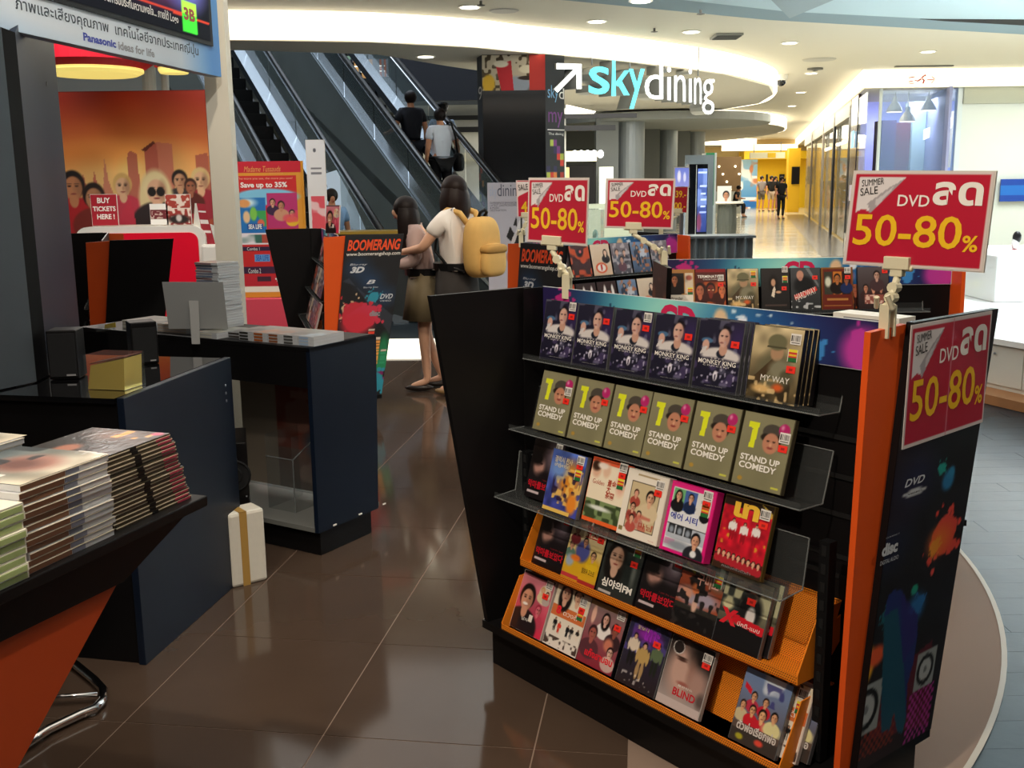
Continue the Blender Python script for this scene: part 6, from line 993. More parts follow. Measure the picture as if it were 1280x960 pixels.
# second rack, one row at the top
def on2(u0, u1, v): a = gp(u0, v, M2 @ Vector(L(0, -.085, 0)), Vector((0, -1, 0))); b = gp(u1, v, M2 @ Vector(L(0, -.085, 0)), Vector((0, -1, 0))); return (a+b)/2, (b-a).length
for kind, lb, u0, u1, kw in (('wonder', 'brown framed portrait case at left end of second rack', 830, 869, dict(offer=(.86, .40))), ('robots', 'red TERMINATOR case on second rack', 870, 908, dict(bar=(.84, .72), price=(.84, .58))), ('soldier', 'sepia soldier case on the second rack', 910, 949, dict(offer=(.84, .78), price=(.84, .58))), ('veil', 'black case with small pale figure on second rack', 952.5, 988, dict(bar=(.84, .9), offer=(.84, .65), price=(.8, .47))), ('biker', 'case of bald man with red slanted title on second rack', 989, 1026.5, dict(price=(.82, .72))), ('triple', 'gold framed case with three photos on second rack', 1028, 1067, dict(bar=(.84, .86), price=(.84, .72))), ('ensemble', 'dark group portrait case at right end of second rack', 1073, 1112, dict(bar=(.9, .95), price=(.88, .85)))):
    P, w_ = on2(u0, u1, 386); P.z = 1.018; disc(kind, lb, P, 0.0, 14, 'discs on the second rack', sx=w_/(DW+.003), sy=.95, **kw)
P, w_ = on2(1068, 1104, 386); P.z = 1.018; P.y += .03; disc('robots', 'red edged spare case between the gold case and the group portrait', P, 0.0, 14, 'discs on the second rack', sx=w_/DW, sy=.93)
t = thing('white_box', 'flat white box lying on the deck of the nearest rack', 'box', tuple(W1(.98, -.26, 1.205)), RZ); obj('carton', [bx2(-.09, -.02, 0, .09, .05, .02)], WHITE, t); obj('print_line', [bx2(-.06, -.0205, .006, .06, -.0203, .012)], TG, t)
struct_deck = obj('top_deck', [bx2(*L(-.1, -.17, 1.19), *L(1.1, -.33, 1.2))], BLACK, R1)
# third rack rows
def on3(u0, v0, kind, lb, s, z, tt, w_=.12):
    P = M3 @ Vector(L(s, tt, z)); disc(kind, lb, P, a3, 15, 'discs on the third rack', sx=w_/DW, det=False)
for i, (k_, lb) in enumerate((('duel', 'black case with pale figures, upper left on the third rack'), ('ember', 'fiery dark case, second in the upper row of the third rack'), ('pinup', 'cream case with red roundel in the upper row of the third rack'), ('crew', 'grey group case on the third rack, behind the sign arm'), ('cool', 'blue grey case on the third rack, fifth in the upper row'), ('crew', 'grey group case at the right end of the third rack'))): on3(0, 0, k_, lb, .13+.158*i, 1.015, -.085, .145)
for i, (k_, lb) in enumerate((('ember', 'fiery dark case, lowest left on the third rack'), ('duel', 'black case with two pale figures, second in the lower row of the third rack'), ('duel', 'black case with two pale figures, third in the lower row of the third rack'), ('cool', 'blue grey case in the lower row of the third rack'), ('pinup', 'cream case in the lower row of the third rack'), ('crew', 'grey group case at the right end of the lower row of the third rack'))): on3(0, 0, k_, lb, .13+.158*i, .803, -.022, .145)
# discs on the left stands
for i in range(5): disc(('crew', 'pinup', 'ember', 'duel', 'laugh')[i], '%s case from the orange edge, top shelf of the shop name rack' % ORD[i].capitalize(), M4 @ Vector(L(.9-.16*i, -.085, 1.014)), rz4, 16, 'discs on the shop name rack', det=False)
for i in range(5): disc(('cool', 'crew', 'pinup', 'crew', 'ember')[i], '%s case from the orange edge, second shelf of the shop name rack' % ORD[i].capitalize(), M4 @ Vector(L(.9-.16*i, -.022, .803)), rz4, 16, 'discs on the shop name rack', det=False)
for i in range(5): disc(('laugh', 'crew', 'cool', 'pinup', 'duel')[i], '%s case from the orange edge, third shelf of the shop name rack' % ORD[i].capitalize(), M4 @ Vector(L(.9-.16*i, .028, .592)), rz4, 16, 'discs on the shop name rack', det=False)
disc('laugh', 'pink case propped upright on top of the shop name rack', M4 @ Vector(L(.95, -.12, 1.235)), rz4+.9, 8, None, det=False, sx=.7)
for z, tt, nm in ((1.014, -.085, 'top'), (.803, -.022, 'second'), (.592, .028, 'third')):
    for i in range(4): disc(('veil', 'blind', 'pinup', 'crew')[i] if z < 1 else ('cool', 'cool', 'veil', 'cool')[i], '%s case from the orange edge, %s shelf of the plain rack' % (ORD[i].capitalize(), nm), M5 @ Vector(L(.9-.16*i, tt, z)), rz5, 16, 'discs on the plain far rack', det=False)
# ================================================================== left demo tables
BLUEB = M('navy_gloss_panel', '#0e1828', .4, spec=.3, noise=.2, nscale=3)
# table 1 (nearest, bottom left) -------------------------------------------------
Z1 = .93
A = gz(246, 622, Z1); B = gz(0, 736, Z1); g1v = (B-A).normalized(); h1 = Vector((-g1v.y, g1v.x, 0)); h1 = h1 if h1.x < 0 else -h1; n1 = -h1
def T1(a, b, z=0): return A+g1v*a+h1*b+Vector((0, 0, z))-Vector((0, 0, Z1))
t = thing('demo_table', 'nearest demo table stacked with discs, orange slanted side panel', 'table', (A.x, A.y, 0)); LO = Vector(t.location)
loc_ = lambda *p: [tuple(q-LO) for q in p]
onf = lambda u, v: gp(u, v, A+n1*-.012, n1)
obj('table_top', [prism(loc_(T1(-.02, -.012, Z1-.022), T1(1.3, -.012, Z1-.022), T1(1.3, .75, Z1-.022), T1(-.02, .75, Z1-.022)), (0, 0, .022))], BLACK, t, bevel=.003)
p1, p2, p3 = onf(155, 727), onf(0, 803), onf(30, 960)
dirp = (p2-p1).normalized(); p2b = p1+dirp*1.3; top1 = T1(0, .012, Z1-.022); top2 = T1(1.3, .012, Z1-.022)
obj('black_fascia', [prism(loc_(top1, p1, p2b, top2), tuple(h1*.04))], BLACK, t)
sl = (p3-p1)/(p3.z-p1.z)*-1; pb = p1+sl*(p1.z-.02)*1.0; pe = Vector((p2b.x, p2b.y, .02))
oo = h1*.012
obj('orange_side', [prism(loc_(p1+oo, pb+oo, pe+oo, p2b+oo), tuple(h1*.018))], M('orange_side', '#c24a1c', .4), t)
bk = [T1(.55, .35), T1(1.3, .35), T1(1.3, .7), T1(.55, .7)]; obj('table_core', [prism(loc_(*bk), (0, 0, Z1-.03))], BLACK, t)
print('T1', A, B, p1, p2, p3)
# stacks of discs: each case is a thing
PAPER = M('paper_edge', '#d8cdb0', .5); CLR = M('clear_case_edge', '#c2c4c6', .2, coat=.3); SPB = M('brown_spine', '#6d4a34', .4)
def stack(n, a0, b0, ln, wd, th, kind, base, names, grp, seed, lean=0.0):
    R = random.Random(seed)
    for i in range(n):
        ja, jb = R.uniform(-.004, .004), R.uniform(-.003, .003); ang = R.uniform(-.015, .015)
        c = T1(a0+ln/2+ja+lean*i/n, b0+wd/2+jb, 0); t = thing('disc_case', names(i), 'disc case', (c.x, c.y, base+i*th), math.atan2(g1v.y, g1v.x)+ang, grp)
        # local x = along front edge (towards camera), local y: away from aisle is +/-; spine faces the aisle
        sy = 1 if Matrix.Rotation(math.atan2(g1v.y, g1v.x), 3, 'Z') @ Vector((0, 1, 0)) @ h1 < 0 else -1
        ys = sy*wd/2   # aisle side
        ff = lambda x0, x1, z0, z1, o=.0006: Frame(*[Vector((x*ln, ys+sy*o, z*th)) for x, z in (((-.5+x0), z0), ((-.5+x1), z0), ((-.5+x0), z1), ((-.5+x1), z1))])
        e = th*.94
        if kind == 'A':
            obj('case', [box(0, 0, e/2, ln, wd, e)], M('case_dark_edge', '#3c3424', .3), t, key='stA_c'); obj('paper_layer', [box(0, 0, e*.62, ln*1.003, wd*1.004, e*.28)], PAPER, t, key='stA_p')
            obj('spine_tip', [bx2(-ln*.5+ln*.02, ys, e*.1, -ln*.5+ln*.2, ys+sy*.0012, e*.6)], M('spine_crimson', '#a83a50', .4), t, key='stA_s'); obj('spine_band', [bx2(-ln*.5+ln*.47, ys, e*.1, -ln*.5+ln*.55, ys+sy*.0012, e*.9)], BLACK, t, key='stA_b')
        elif kind == 'B':
            obj('case', [box(0, 0, e/2, ln, wd, e)], CLR, t, key='stB_c'); obj('spine_print', [bx2(-ln*.5+ln*.52, ys, e*.08, ln*.498, ys+sy*.001, e*.86)], SPB, t, key='stB_s'); obj('spine_band', [bx2(-ln*.5+ln*.36, ys, e*.08, -ln*.5+ln*.51, ys+sy*.001, e*.86)], M('slate_band', '#6d7080', .4), t, key='stB_b')
            obj('clear_edge', [bx2(-ln*.5, ys, e*.88, ln*.5, ys+sy*.0016, e)], M('edge_shine', '#ece2cc', .2), t, key='stB_e'); obj('end_window', [box(ln/2, 0, e*.5, .001, wd*.12, e*.5)], TW, t, key='stB_w')
        else:
            obj('case', [box(0, 0, e/2, ln, wd, e)], M('white_book', '#e6e2d4', .4), t, key='stC_c'); obj('spine_green', [bx2(-ln*.5+.004, ys, e*.1, -ln*.5+.075, ys+sy*.001, e*.8)], M('pale_green_spine', '#a8b87a', .5), t, key='stC_g'); obj('spine_red', [bx2(-ln*.5+.075, ys, e*.0, ln*.5, ys+sy*.001, e*.8)], M('red_spine', '#c82418', .5), t, key='stC_r')
        if i == n-1:
            fr = Frame(*[Vector(((x-.5)*ln, (y-.5)*wd*-sy, e+.0006)) for x, y in ((0, 0), (1, 0), (0, 1), (1, 1))])
            if fr.n.z < 0: fr = Frame(fr.b, fr.a, fr.d, fr.c)
            sheet('cover', fr, {'A': [('g', '#242220', '#34312e'), ('n', .1, 4, 3), ('e', .3, .62, .14, .13, '#a8705a', .3), ('r', .10, .2, .26, .42, '#efeae4'), ('e', .8, .5, .16, .25, '#6a5248', .5), ('m', '#e8a02c', 9, 5, .55, .9, (.72, .1, .98, .5)), ('e', .94, .1, .05, .07, '#e0507c', .2)], 'B': [('g', '#cfc6b2', '#5c6a70'), ('n', .2, 4, 8), ('e', .55, .45, .26, .3, '#b08478', .3), ('e', .5, .5, .16, .2, '#7a5a54', .5), ('m', '#3a4044', 4, 3, .55, .8, (0, .5, 1, 1)), ('r', .04, .34, .2, .52, '#f2eee8'), ('e', .15, .75, .2, .15, '#7aa0a0', .5)], 'C': [('g', '#e0dccc', '#e8e4d8')]}[kind], t, PG, 300)
ORW = 'first second third fourth fifth sixth seventh eighth ninth tenth eleventh twelfth thirteenth'.split()
ORDN = lambda i, n: 'topmost' if i == n-1 else 'lowest' if i == 0 else ORW[i]+' from the bottom' if i < n/2 else ORW[n-1-i]+' from the top'
stack(18, .004, .012, .22, .185, .0080, 'A', Z1, lambda i: 'slim case with crimson spine tip in far stack, '+ORDN(i, 18), 'slim discs in the far stack on the nearest table', 3, .045)
stack(13, .240, .002, .208, .20, .0116, 'B', Z1, lambda i: 'clear case with brown spine in middle stack, '+ORDN(i, 13), 'clear discs in the middle stack on the nearest table', 5)
stack(9, .456, -.008, .24, .20, .0140, 'C', Z1, lambda i: 'white case with red and green spine, near stack, '+ORDN(i, 9), 'red and green discs in the near stack', 8)
stack(14, .20, .222, .235, .19, .0116, 'B', Z1, lambda i: 'clear case in the back stack behind the middle one, '+ORDN(i, 14), 'clear discs in the back stack', 11)
# chrome stool foot under table 1
t = thing('chrome_stool', 'chrome tube stool base on the floor behind the orange panel', 'stool', tuple(gz(60, 880)))
LO = Vector(t.location); q = [gz(u, v, .02)-LO for u, v in ((20, 938), (60, 912), (100, 893), (118, 886), (128, 876), (129, 862), (118, 850), (96, 832), (70, 815))]
obj('tube_base', [tube(q, .014, 10)], CHROME, t, smooth=True); obj('cross_tube', [tube([gz(122, 868, .03)-LO, gz(40, 873, .03)-LO], .008, 8)], CHROME, t, smooth=True); q = gz(40, 873, .03)-LO
obj('column', [tube([q, q+Vector((0, 0, .5))], .02, 10)], CHROME, t, smooth=True); obj('seat', [lathe([(.14, .5), (.16, .52), (.15, .55), (.02, .56)], 20, (q.x, q.y, 0))], BLACK, t, smooth=True)
# table 2 -----------------------------------------------------------------------
Z2 = .9
A2 = gz(155, 497, Z2); A2.z = 0; rz2 = math.radians(12.5); u2 = Vector((-math.cos(rz2), math.sin(rz2), 0)); v2 = Vector((math.sin(rz2), math.cos(rz2), 0)); B2 = gz(285, 447, Z2); ln2 = (Vector((B2.x, B2.y, 0))-A2).length; v2 = (Vector((B2.x, B2.y, 0))-A2).normalized()
t = thing('demo_cabinet', 'closed black demo cabinet with speakers and golden box on top', 'cabinet', tuple(A2))
Q = lambda a, b, z: tuple(u2*a+v2*b+Vector((0, 0, z)))
obj('cabinet_body', [prism([Q(.02, .0, 0), Q(1.2, .0, 0), Q(1.2, ln2, 0), Q(.02, ln2, 0)], (0, 0, Z2-.02))], BLACK, t); obj('side_panel', [prism([Q(-.005, -.012, 0), Q(.02, -.012, 0), Q(.02, ln2+.012, 0), Q(-.005, ln2+.012, 0)], (0, 0, Z2))], BLUEB, t, bevel=.002)
obj('top_panel', [prism([Q(.028, -.012, Z2-.02), Q(1.2, -.012, Z2-.02), Q(1.2, ln2, Z2-.02), Q(.028, ln2, Z2-.02)], (0, 0, .018))], M('mirror_black_top', '#0c0c0e', .05, coat=1.0), t); obj('kick_board', [prism([Q(.03, .03, 0), Q(1.2, .03, 0), Q(1.2, .01, 0), Q(.03, .01, 0)], (0, 0, .08))], M('kick_black', '#09090a', .5), t)
obj('screw_cap', [ell(*(Vector(Q(-.006, ln2-.05, Z2-.10-.03*k))), .003, .006, .006) for k in range(3)], STEEL, t)
def topbox(label, cat, name, u, v, w_, d_, h, rz, m, z=Z2, extra=None):
    p = gz(u, v, z); o = thing(name, label, cat, tuple(p), rz); obj('body', [bx2(-w_/2, 0, 0, w_/2, d_, h)], m, o, bevel=.004)
    return o
SPK = M('speaker_cloth', '#0e0f11', .85)
s1 = topbox('larger black speaker by the dark pillar on the cabinet', 'speaker', 'speaker', 81, 474, .10, .10, .17, .12, BLACK); obj('grille', [bx2(-.044, -.006, .01, .044, 0, .16)], SPK, s1); obj('badge', [bx2(.01, -.008, .012, .04, -.006, .018)], TG, s1)
s2 = topbox('small black cube speaker standing near the golden box', 'speaker', 'speaker', 183, 455, .095, .10, .158, .5, BLACK); obj('grille', [bx2(-.042, -.005, .008, .042, 0, .137)], SPK, s2); obj('badge', [bx2(.015, -.007, .01, .035, -.005, .015)], TG, s2)
p = gz(134, 490, Z2); t = thing('golden_box', 'clear box with golden reflective sides between the two speakers', 'box', tuple(gz(134, 487, Z2)), math.radians(-14)); t.scale = (.68, .9, 1.05)
obj('gold_sheet', [prism([(-.105, 0, 0), (.095, 0, 0), (.105, .0, .10), (-.08, 0, .075)], (0, .11, 0))], M('gold_foil', '#e8cc68', .25, .5, bump=1.0, nscale=9), t); obj('clear_cover', [bx2(-.11, -.006, 0, .108, .12, .108)], ACR, t)
obj('top_insert', [prism([(-.085, 0, .078), (.108, 0, .104), (.108, .11, .104), (-.085, .11, .078)], (0, 0, .003))], M('copper_insert', '#8a5040', .2, .5), t)
# table 3 -----------------------------------------------------------------------
Z3 = .90
A3 = gz(387, 435, Z3); A3.z = 0; B3 = gz(470, 418, Z3); B3.z = 0; v3 = (B3-A3).normalized(); ln3 = (B3-A3).length; u3 = Vector((-v3.y, v3.x, 0))
t = thing('display_table', 'third demo table with open glass lower bay and navy side panel', 'table', tuple(A3)); Q = lambda a, b, z: tuple(u3*a+v3*b+Vector((0, 0, z)))
prs = lambda a0, a1, b0, b1, z0, z1: prism([Q(a0, b0, z0), Q(a1, b0, z0), Q(a1, b1, z0), Q(a0, b1, z0)], (0, 0, z1-z0))
pn_ = [Q(-.0, 0, Z3), Q(-.0, ln3, Z3), Q(.0, ln3-.03, .11), Q(.0, -.0, .11)]
obj('side_panel', [prism(pn_, tuple(u3*.022))], BLUEB, t); obj('plinth', [prs(.02, 1.3, .03, ln3-.06, 0, .11)], BLACK, t); obj('table_top', [prs(-.0, 1.45, -.0, ln3, Z3-.02, Z3)], BLACK, t, bevel=.002)
obj('apron', [prs(.02, 1.45, .0, .02, Z3-.17, Z3-.02), prs(.02, 1.45, ln3-.02, ln3, Z3-.17, Z3-.02)], BLACK, t); obj('left_panel', [prs(1.25, 1.45, 0, ln3, 0, Z3-.02)], BLACK, t)
obj('glass_pane', [prs(.03, 1.2, ln3-.08, ln3-.072, .14, Z3-.18)], GLASS, t); obj('bay_floor', [prs(.02, 1.3, .0, ln3, .11, .13)], M('bay_floor_grey', '#6f716d', .3), t)
obj('floor_scuff', [box(*(Vector(Q(-.003, .10+.17*k, .12))), .004, .02, .006, math.atan2(v3.y, v3.x)-1.57) for k in range(3)], TW, t)
t = thing('bay_poster', 'muted red and blue poster standing inside the glass bay', 'poster', (0, 0, 0)); c_ = [A3+u3*a+v3*(ln3-.10)+Vector((0, 0, z)) for a, z in ((.75, .16), (.04, .16), (.75, .70), (.04, .70))]  # sheet added to imitate the red board mirrored in the glass
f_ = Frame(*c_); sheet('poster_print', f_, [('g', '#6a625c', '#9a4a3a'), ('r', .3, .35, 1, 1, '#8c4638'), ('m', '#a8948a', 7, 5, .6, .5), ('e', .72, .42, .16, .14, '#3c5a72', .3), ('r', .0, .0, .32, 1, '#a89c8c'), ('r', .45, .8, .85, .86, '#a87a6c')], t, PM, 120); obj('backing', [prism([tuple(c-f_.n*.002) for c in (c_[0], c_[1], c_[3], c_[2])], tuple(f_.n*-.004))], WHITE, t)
t = thing('acrylic_tray', 'clear acrylic bin standing in the glass bay', 'tray', tuple(A3+u3*.24+v3*.12+Vector((0, 0, .13)))); obj('bin_walls', [prism([tuple(u3*a+v3*b) for a, b in ((0, 0), (.16, 0), (.16, .004), (0, .004))], (0, 0, .24)), prism([tuple(u3*a+v3*b) for a, b in ((0, 0), (.004, 0), (.004, .22), (0, .22))], (0, 0, .34)), prism([tuple(u3*a+v3*b) for a, b in ((.156, 0), (.16, 0), (.16, .22), (.156, .22))], (0, 0, .34))], ACR, t)
obj('bin_edge', [tube([tuple(u3*0+Vector((0, 0, .24))), tuple(u3*.16+Vector((0, 0, .24)))], .003, 5), tube([(0, 0, 0), (0, 0, .24)], .003, 5), tube([tuple(Vector((0, 0, .24))), tuple(v3*.22+Vector((0, 0, .34)))], .003, 5)], ACREDGE, t)
# things on table 3
def on3t(a, b): return A3+u3*a+v3*b+Vector((0, 0, Z3))
rz3 = math.atan2(-u3.y, -u3.x)
FLATC = [('e', .5, .5, .3, .3, '#6a645c', .5)]
def flatdisc(label, a, b, z, tint, grp, rot=0, w_=.14, d_=.19, h=.014):
    p = on3t(a, b); t = thing('disc_case', label, 'disc case', (p.x, p.y, Z3+z), rz3+rot, grp); obj('case', [box(0, 0, h/2, w_, d_, h)], CLR, t, key='flc%.3f%.3f%.3f' % (w_, d_, h)); obj('spine_print', [bx2(-w_/2+.004, -d_/2-.0008, .002, w_/2-.03, -d_/2, h-.002)], M('sp_'+tint[1:], tint, .4), t, key='fls%s%.3f%.3f%.3f' % (tint, w_, d_, h))
    fr = Frame((-w_/2, -d_/2, h), (w_/2, -d_/2, h), (-w_/2, d_/2, h), (w_/2, d_/2, h)); sheet('cover', fr, [('g', tint, '#a8a8a0'), ('m', '#8a8a84', 6, 5, .4, .7)], t, PG, 120, key='flp%s%.3f' % (tint, w_))
cols = ['#2c2c28', '#a85a24', '#8a5434', '#4a4a48', '#9ab0c8']
for j in range(5):
    for k in range(3): flatdisc('case lying in the row right of the grey card, column %s from left, layer %s' % (ORD[4-j], ORD[k]), .05+.085*j, .13, .013*k, cols[(4-j) % 5], 'flat discs at the right end of the display table', w_=.083, h=.0125)
for k in range(3): flatdisc('wide case lying behind the small cube speaker, layer %s' % ORD[k], .86, .15, .013*k, '#b8a898', 'flat discs left on the display table', w_=.22, h=.0125)
for k in range(3): flatdisc('wide case lying at the far left of the display table, layer %s' % ORD[k], 1.10, .15, .013*k, '#a8a49c', 'flat discs far left on the display table', w_=.22, h=.0125)
for k in range(2): flatdisc('case under the grey card, layer %s' % ORD[k], .60, .10, .013*k, '#c8c6b8', 'flat discs under the grey card', w_=.13, h=.0125); flatdisc('dark case right of the grey card foot, layer %s' % ORD[k], .47, .16, .013*k, '#3a3430', 'flat discs under the grey card', w_=.12, h=.0125)
# tall stack of jewel cases
pz = Vector(gz(275, 411, Z3+.027)); R = random.Random(9)
for k in range(26):
    t = thing('jewel_case', 'jewel case in the tall stack, '+ORDN(k, 26), 'disc case', (pz.x-.015+R.uniform(-.004, .004)-.010*k/26, pz.y+.1+R.uniform(-.003, .003), Z3+.027+.0112*k), rz3+R.uniform(-.05, .05), 'tall stack of jewel cases')
    obj('case', [box(0, 0, .0052, .142, .125, .0104)], CLR, t, key='jc'); obj('tray_insert', [box(-.02, 0, .0052, .105, .126, .0068)], M('jewel_insert_%d' % (k % 3), ('#74788a', '#8a6e70', '#5c6880')[k % 3], .35), t, key='ji%d' % (k % 3))
# grey card on a stand
c = [gz(211, 421, Z3+.03)]; t = thing('card_stand', 'grey card with a strut standing on the display table', 'sign', tuple(gz(247, 421, Z3))); LO = Vector(t.location); yy = t.location.y
cc = [gy(u, v, yy)-LO for u, v in ((211, 411), (285, 411), (202.5, 352.5), (278.5, 352.5))]; f_ = Frame(*cc)
obj('card', [prism([tuple(f_.at(x, y)) for x, y in ((0, 0), (1, 0), (1, 1), (0, 1))], (0, .004, 0))], M('grey_card', '#8c8d8b', .6), t)
sc = [gy(u, v, yy-.01)-LO for u, v in ((244, 428), (254, 428), (236, 376), (248, 376))]; obj('strut', [prism([tuple(sc[0]+Vector((0, -.05, 0))), tuple(sc[1]+Vector((0, -.05, 0))), tuple(sc[3]), tuple(sc[2])], (0, .003, 0))], M('grey_card2', '#9b9b98', .6), t)
# acrylic riser seen left of the cube speaker
p = on3t(1.22, .02); t = thing('acrylic_riser', 'clear acrylic riser with yellow tag at the left end of the display table', 'stand', tuple(p), rz3); obj('riser_plates', [bx2(-.12, 0, -.0, .0, .003, .02), bx2(-.003, -.1, -.0, 0, .0, .02)], ACR, t); obj('yellow_tag', [prism([(-.06, -.012, .0), (.02, -.012, .012), (.02, -.012, .035), (-.055, -.012, .02)], (0, .003, 0))], M('tag_yellow', '#b8a03c', .5), t)
# subwoofer and foam box on the floor
t = thing('subwoofer', 'black subwoofer standing beside the navy cabinet side', 'speaker', tuple(gz(300, 712)), math.radians(14)); obj('body', [bx2(-.10, -.0, 0, .055, .28, .535)], BLACK, t, bevel=.004)
obj('woofer_cone', [lathe([(.0, 0), (.03, .004), (.055, -.012), (.062, .006), (.068, 0)], 24)], SPK, t).matrix_local = Matrix.Translation((-.0, -.006, .40)) @ Matrix.Rotation(math.pi/2, 4, 'X')
obj('port_trim', [ell(.045, -.002, .36-.05*k, .004, .004, .004) for k in range(4)], STEEL, t)
t = thing('foam_box', 'white foam box with brown tape leaning on the subwoofer', 'box', tuple(gz(291, 736)), math.radians(38)); obj('body', [bx2(0, 0, 0, .15, .11, .30)], M('white_foam', '#d9d4c6', .85, noise=.06, nscale=30, bump=.6), t, bevel=.012); obj('tape', [bx2(.045, -.002, .0, .075, .0, .302), bx2(.045, -.002, .300, .075, .11, .302)], M('brown_tape', '#b08a48', .4), t)
# ------------------------------------------------------------------ pillar and screen at the far left
pa_ = [gz(-40, 497, Z2), gz(46, 478, Z2), gz(61, 470, Z2), gz(101, 424, Z2)]
b = [Vector((p.x, p.y, 0)) for p in pa_]; back_ = [b[3]+Vector((-.6, .1, 0)), b[0]+Vector((-.5, .5, 0))]
t = thing('display_pillar', 'dark pillar of grey, black and navy gloss panels behind the speakers', 'pillar', (b[1].x, b[1].y, Z2)); LO = Vector(t.location)
def pan(i, j, m, nm, z0, z1, th=.02, lift=0, z2=None):
    z2 = z2 or z1
    p, q = b[i], b[j]; n = Vector((q.y-p.y, -(q.x-p.x), 0)).normalized(); n = n if n.dot(Vector((0, 0, 0))-p) < 0 else -n
    p = p+n*-lift; q = q+n*-lift; obj(nm, [prism([tuple(Vector((p.x, p.y, z0))-LO), tuple(Vector((q.x, q.y, z0))-LO), tuple(Vector((q.x, q.y, z2))-LO), tuple(Vector((p.x, p.y, z1))-LO)], tuple(n*th))], m, t)
pan(0, 1, M('blue_grey_panel', '#3e4449', .35), 'grey_panel', Z2+.003, 2.06); pan(1, 2, M('matt_black_panel', '#08080a', .7, spec=.1), 'black_panel', Z2+.003, 2.06); pan(2, 3, M('navy_mirror_panel', '#1a2638', .42, spec=.3, noise=.55, nscale=1.6, bump=.2), 'navy_panel', Z2+.003, 2.06, z2=2.5)
obj('core', [prism([tuple(Vector((q.x, q.y, Z2+.003))-LO) for q in (b[1]+Vector((-.12, .1, 0)), b[3]+Vector((-.1, -.05, 0)), back_[0], back_[1])], (0, 0, 1.15))], BLACK, t)
obj('smudge', [box(*(Vector(((b[2]*.35+b[3]*.65).x, (b[2]*.35+b[3]*.65).y, 1.95))-LO+Vector((.004, 0, 0))), .002, .012, .016, .3)], TG, t)
# television board: plane given by its lower edge
TA = Vector((-1.70, 3.44, 2.072)); TBp = gy(277, 102, 5.3); TBp.z = 2.072; ax = (TBp-TA); ax.z = 0; axn = ax.normalized(); tn_ = Vector((axn.y, -axn.x, 0))
cor = [gp(u, v, TBp, tn_) for u, v in ((-25, 32), (277, 102), (-25, -190), (277, -20))]
base = TBp-axn*2.6; H = .95; f_ = Frame(base, TBp, base+Vector((0, 0, H)), TBp+Vector((0, 0, H)))
def fw(u, v): return fuv(f_, Matrix.Identity(4), u, v)
t = thing('television_board', 'big wall television in a pale blue board with Thai slogan', 'television', (0, 0, 0))
x0, y0 = fw(262, 55); xs, ys = fw(130, 13)
yl = fw(255, 56)[1]; yb = fw(130, 15)[1]; xr = fw(259, 30)[0]
sheet('board_print', f_, [('g', '#c4d2dc', '#5f93c4'), ('gx', '#b9cbdb', '#b9cbdb'), ('e', .05, .02, .35, .14, '#4f8fc8', .6), ('e', .55, .1, .45, .14, '#d3dae0', .6), ('e', 1.0, .2, .1, .8, '#3f7fc0', .6), ('r', .95, .2, 1, 1, '#4a88c4', .7)], t, PM, 90)
obj('board_panel', [prism([tuple(f_.at(x, y, -.004)) for x, y in ((0, 0), (1, 0), (1, 1), (0, 1))], tuple(f_.n*-.05))], M('board_pale', '#a9bccb', .5), t)
fx = lambda u0, v0, u1, v1: (fw(u0, v0), fw(u1, v1))
sb = max(yl, yb)*1.02; print('sb', yl, yb, sb, x0, xr, fw(20,20), fw(248,70)); f2 = Frame(f_.at(.02, sb, .012), f_.at(xr, sb, .012), f_.at(.02, 1, .012), f_.at(xr, 1, .012))
obj('screen_bezel', [prism([tuple(f_.at(x, y, .002)) for x, y in ((.0, sb-.02), (xr+.012, sb-.02), (xr+.012, .995), (.0, .995))], tuple(f_.n*.008))], M('bezel_black', '#0c0c0e', .5, spec=.2), t)
def in2(u, v): return fuv(f2, Matrix.Identity(4), u, v)
lx, ly = in2(237, 22); r0 = in2(200, 0); rl = in2(165, 1)[1]
l1 = in2(165, 2); l2 = in2(256, 33)
sheet('screen', f2, [('g', '#0c0e16', '#141a2c'), ('e', r0[0]-.03, r0[1]+.1, .16, .12, '#5a2a52', .5), ('e', r0[0]+.1, r0[1]+.12, .07, .12, '#5a66b0', .5), ('p', [(.3, l1[1]+.02), (1, l2[1]+.02), (1, l2[1]+.03), (.3, l1[1]+.035)], '#c8402c'), ('r', lx-.03, ly-.085, lx+.028, ly+.085, '#3fd23a'), ('r', lx-.03, ly+.01, lx+.028, ly+.085, '#a8e04a')], t, PE, 130)
a_ = fw(20, 5); b_ = fw(250, 68); yt = .065
text(f_, 'ภาพและเสียงคุณภาพ  เทคโนโลยีจากประเทศญี่ปุ่น', fw(20, 20)[0], sb*.40, fw(248, 70)[0], sb*.80, M('slogan_ink', '#1c2836', .5), t, bold=.01)
text(f_, 'Panasonic', fw(104, 50)[0], sb*.14, fw(145, 60)[0], sb*.34, TB, t, bold=.04); text(f_, 'ideas for life', fw(148, 62)[0], sb*.12, fw(193, 72)[0], sb*.34, TG, t, bold=.03)
text(f2, 'สินค้ารับประกันความพอใจ... ภายใต้ Logo', in2(130, 5)[0], .035, in2(223, 30)[0], .095, TW, t, bold=.02, name='screen_caption'); text(f2, '3B', lx-.024, ly-.02, lx+.022, ly+.05, M('logo_red', '#a8402a', .5), t, bold=.05)
p = gy(277, 200, 5.36); t = thing('television_post', 'white square post carrying the television board', 'post', (p.x, 5.36, 0)); obj('post', [bx2(-.06, 0, 0, .055, .09, 2.9)], M('post_white', '#ddd8c8', .5), t); obj('base_plate', [bx2(-.15, -.1, 0, .15, .2, .012)], STEEL, t)
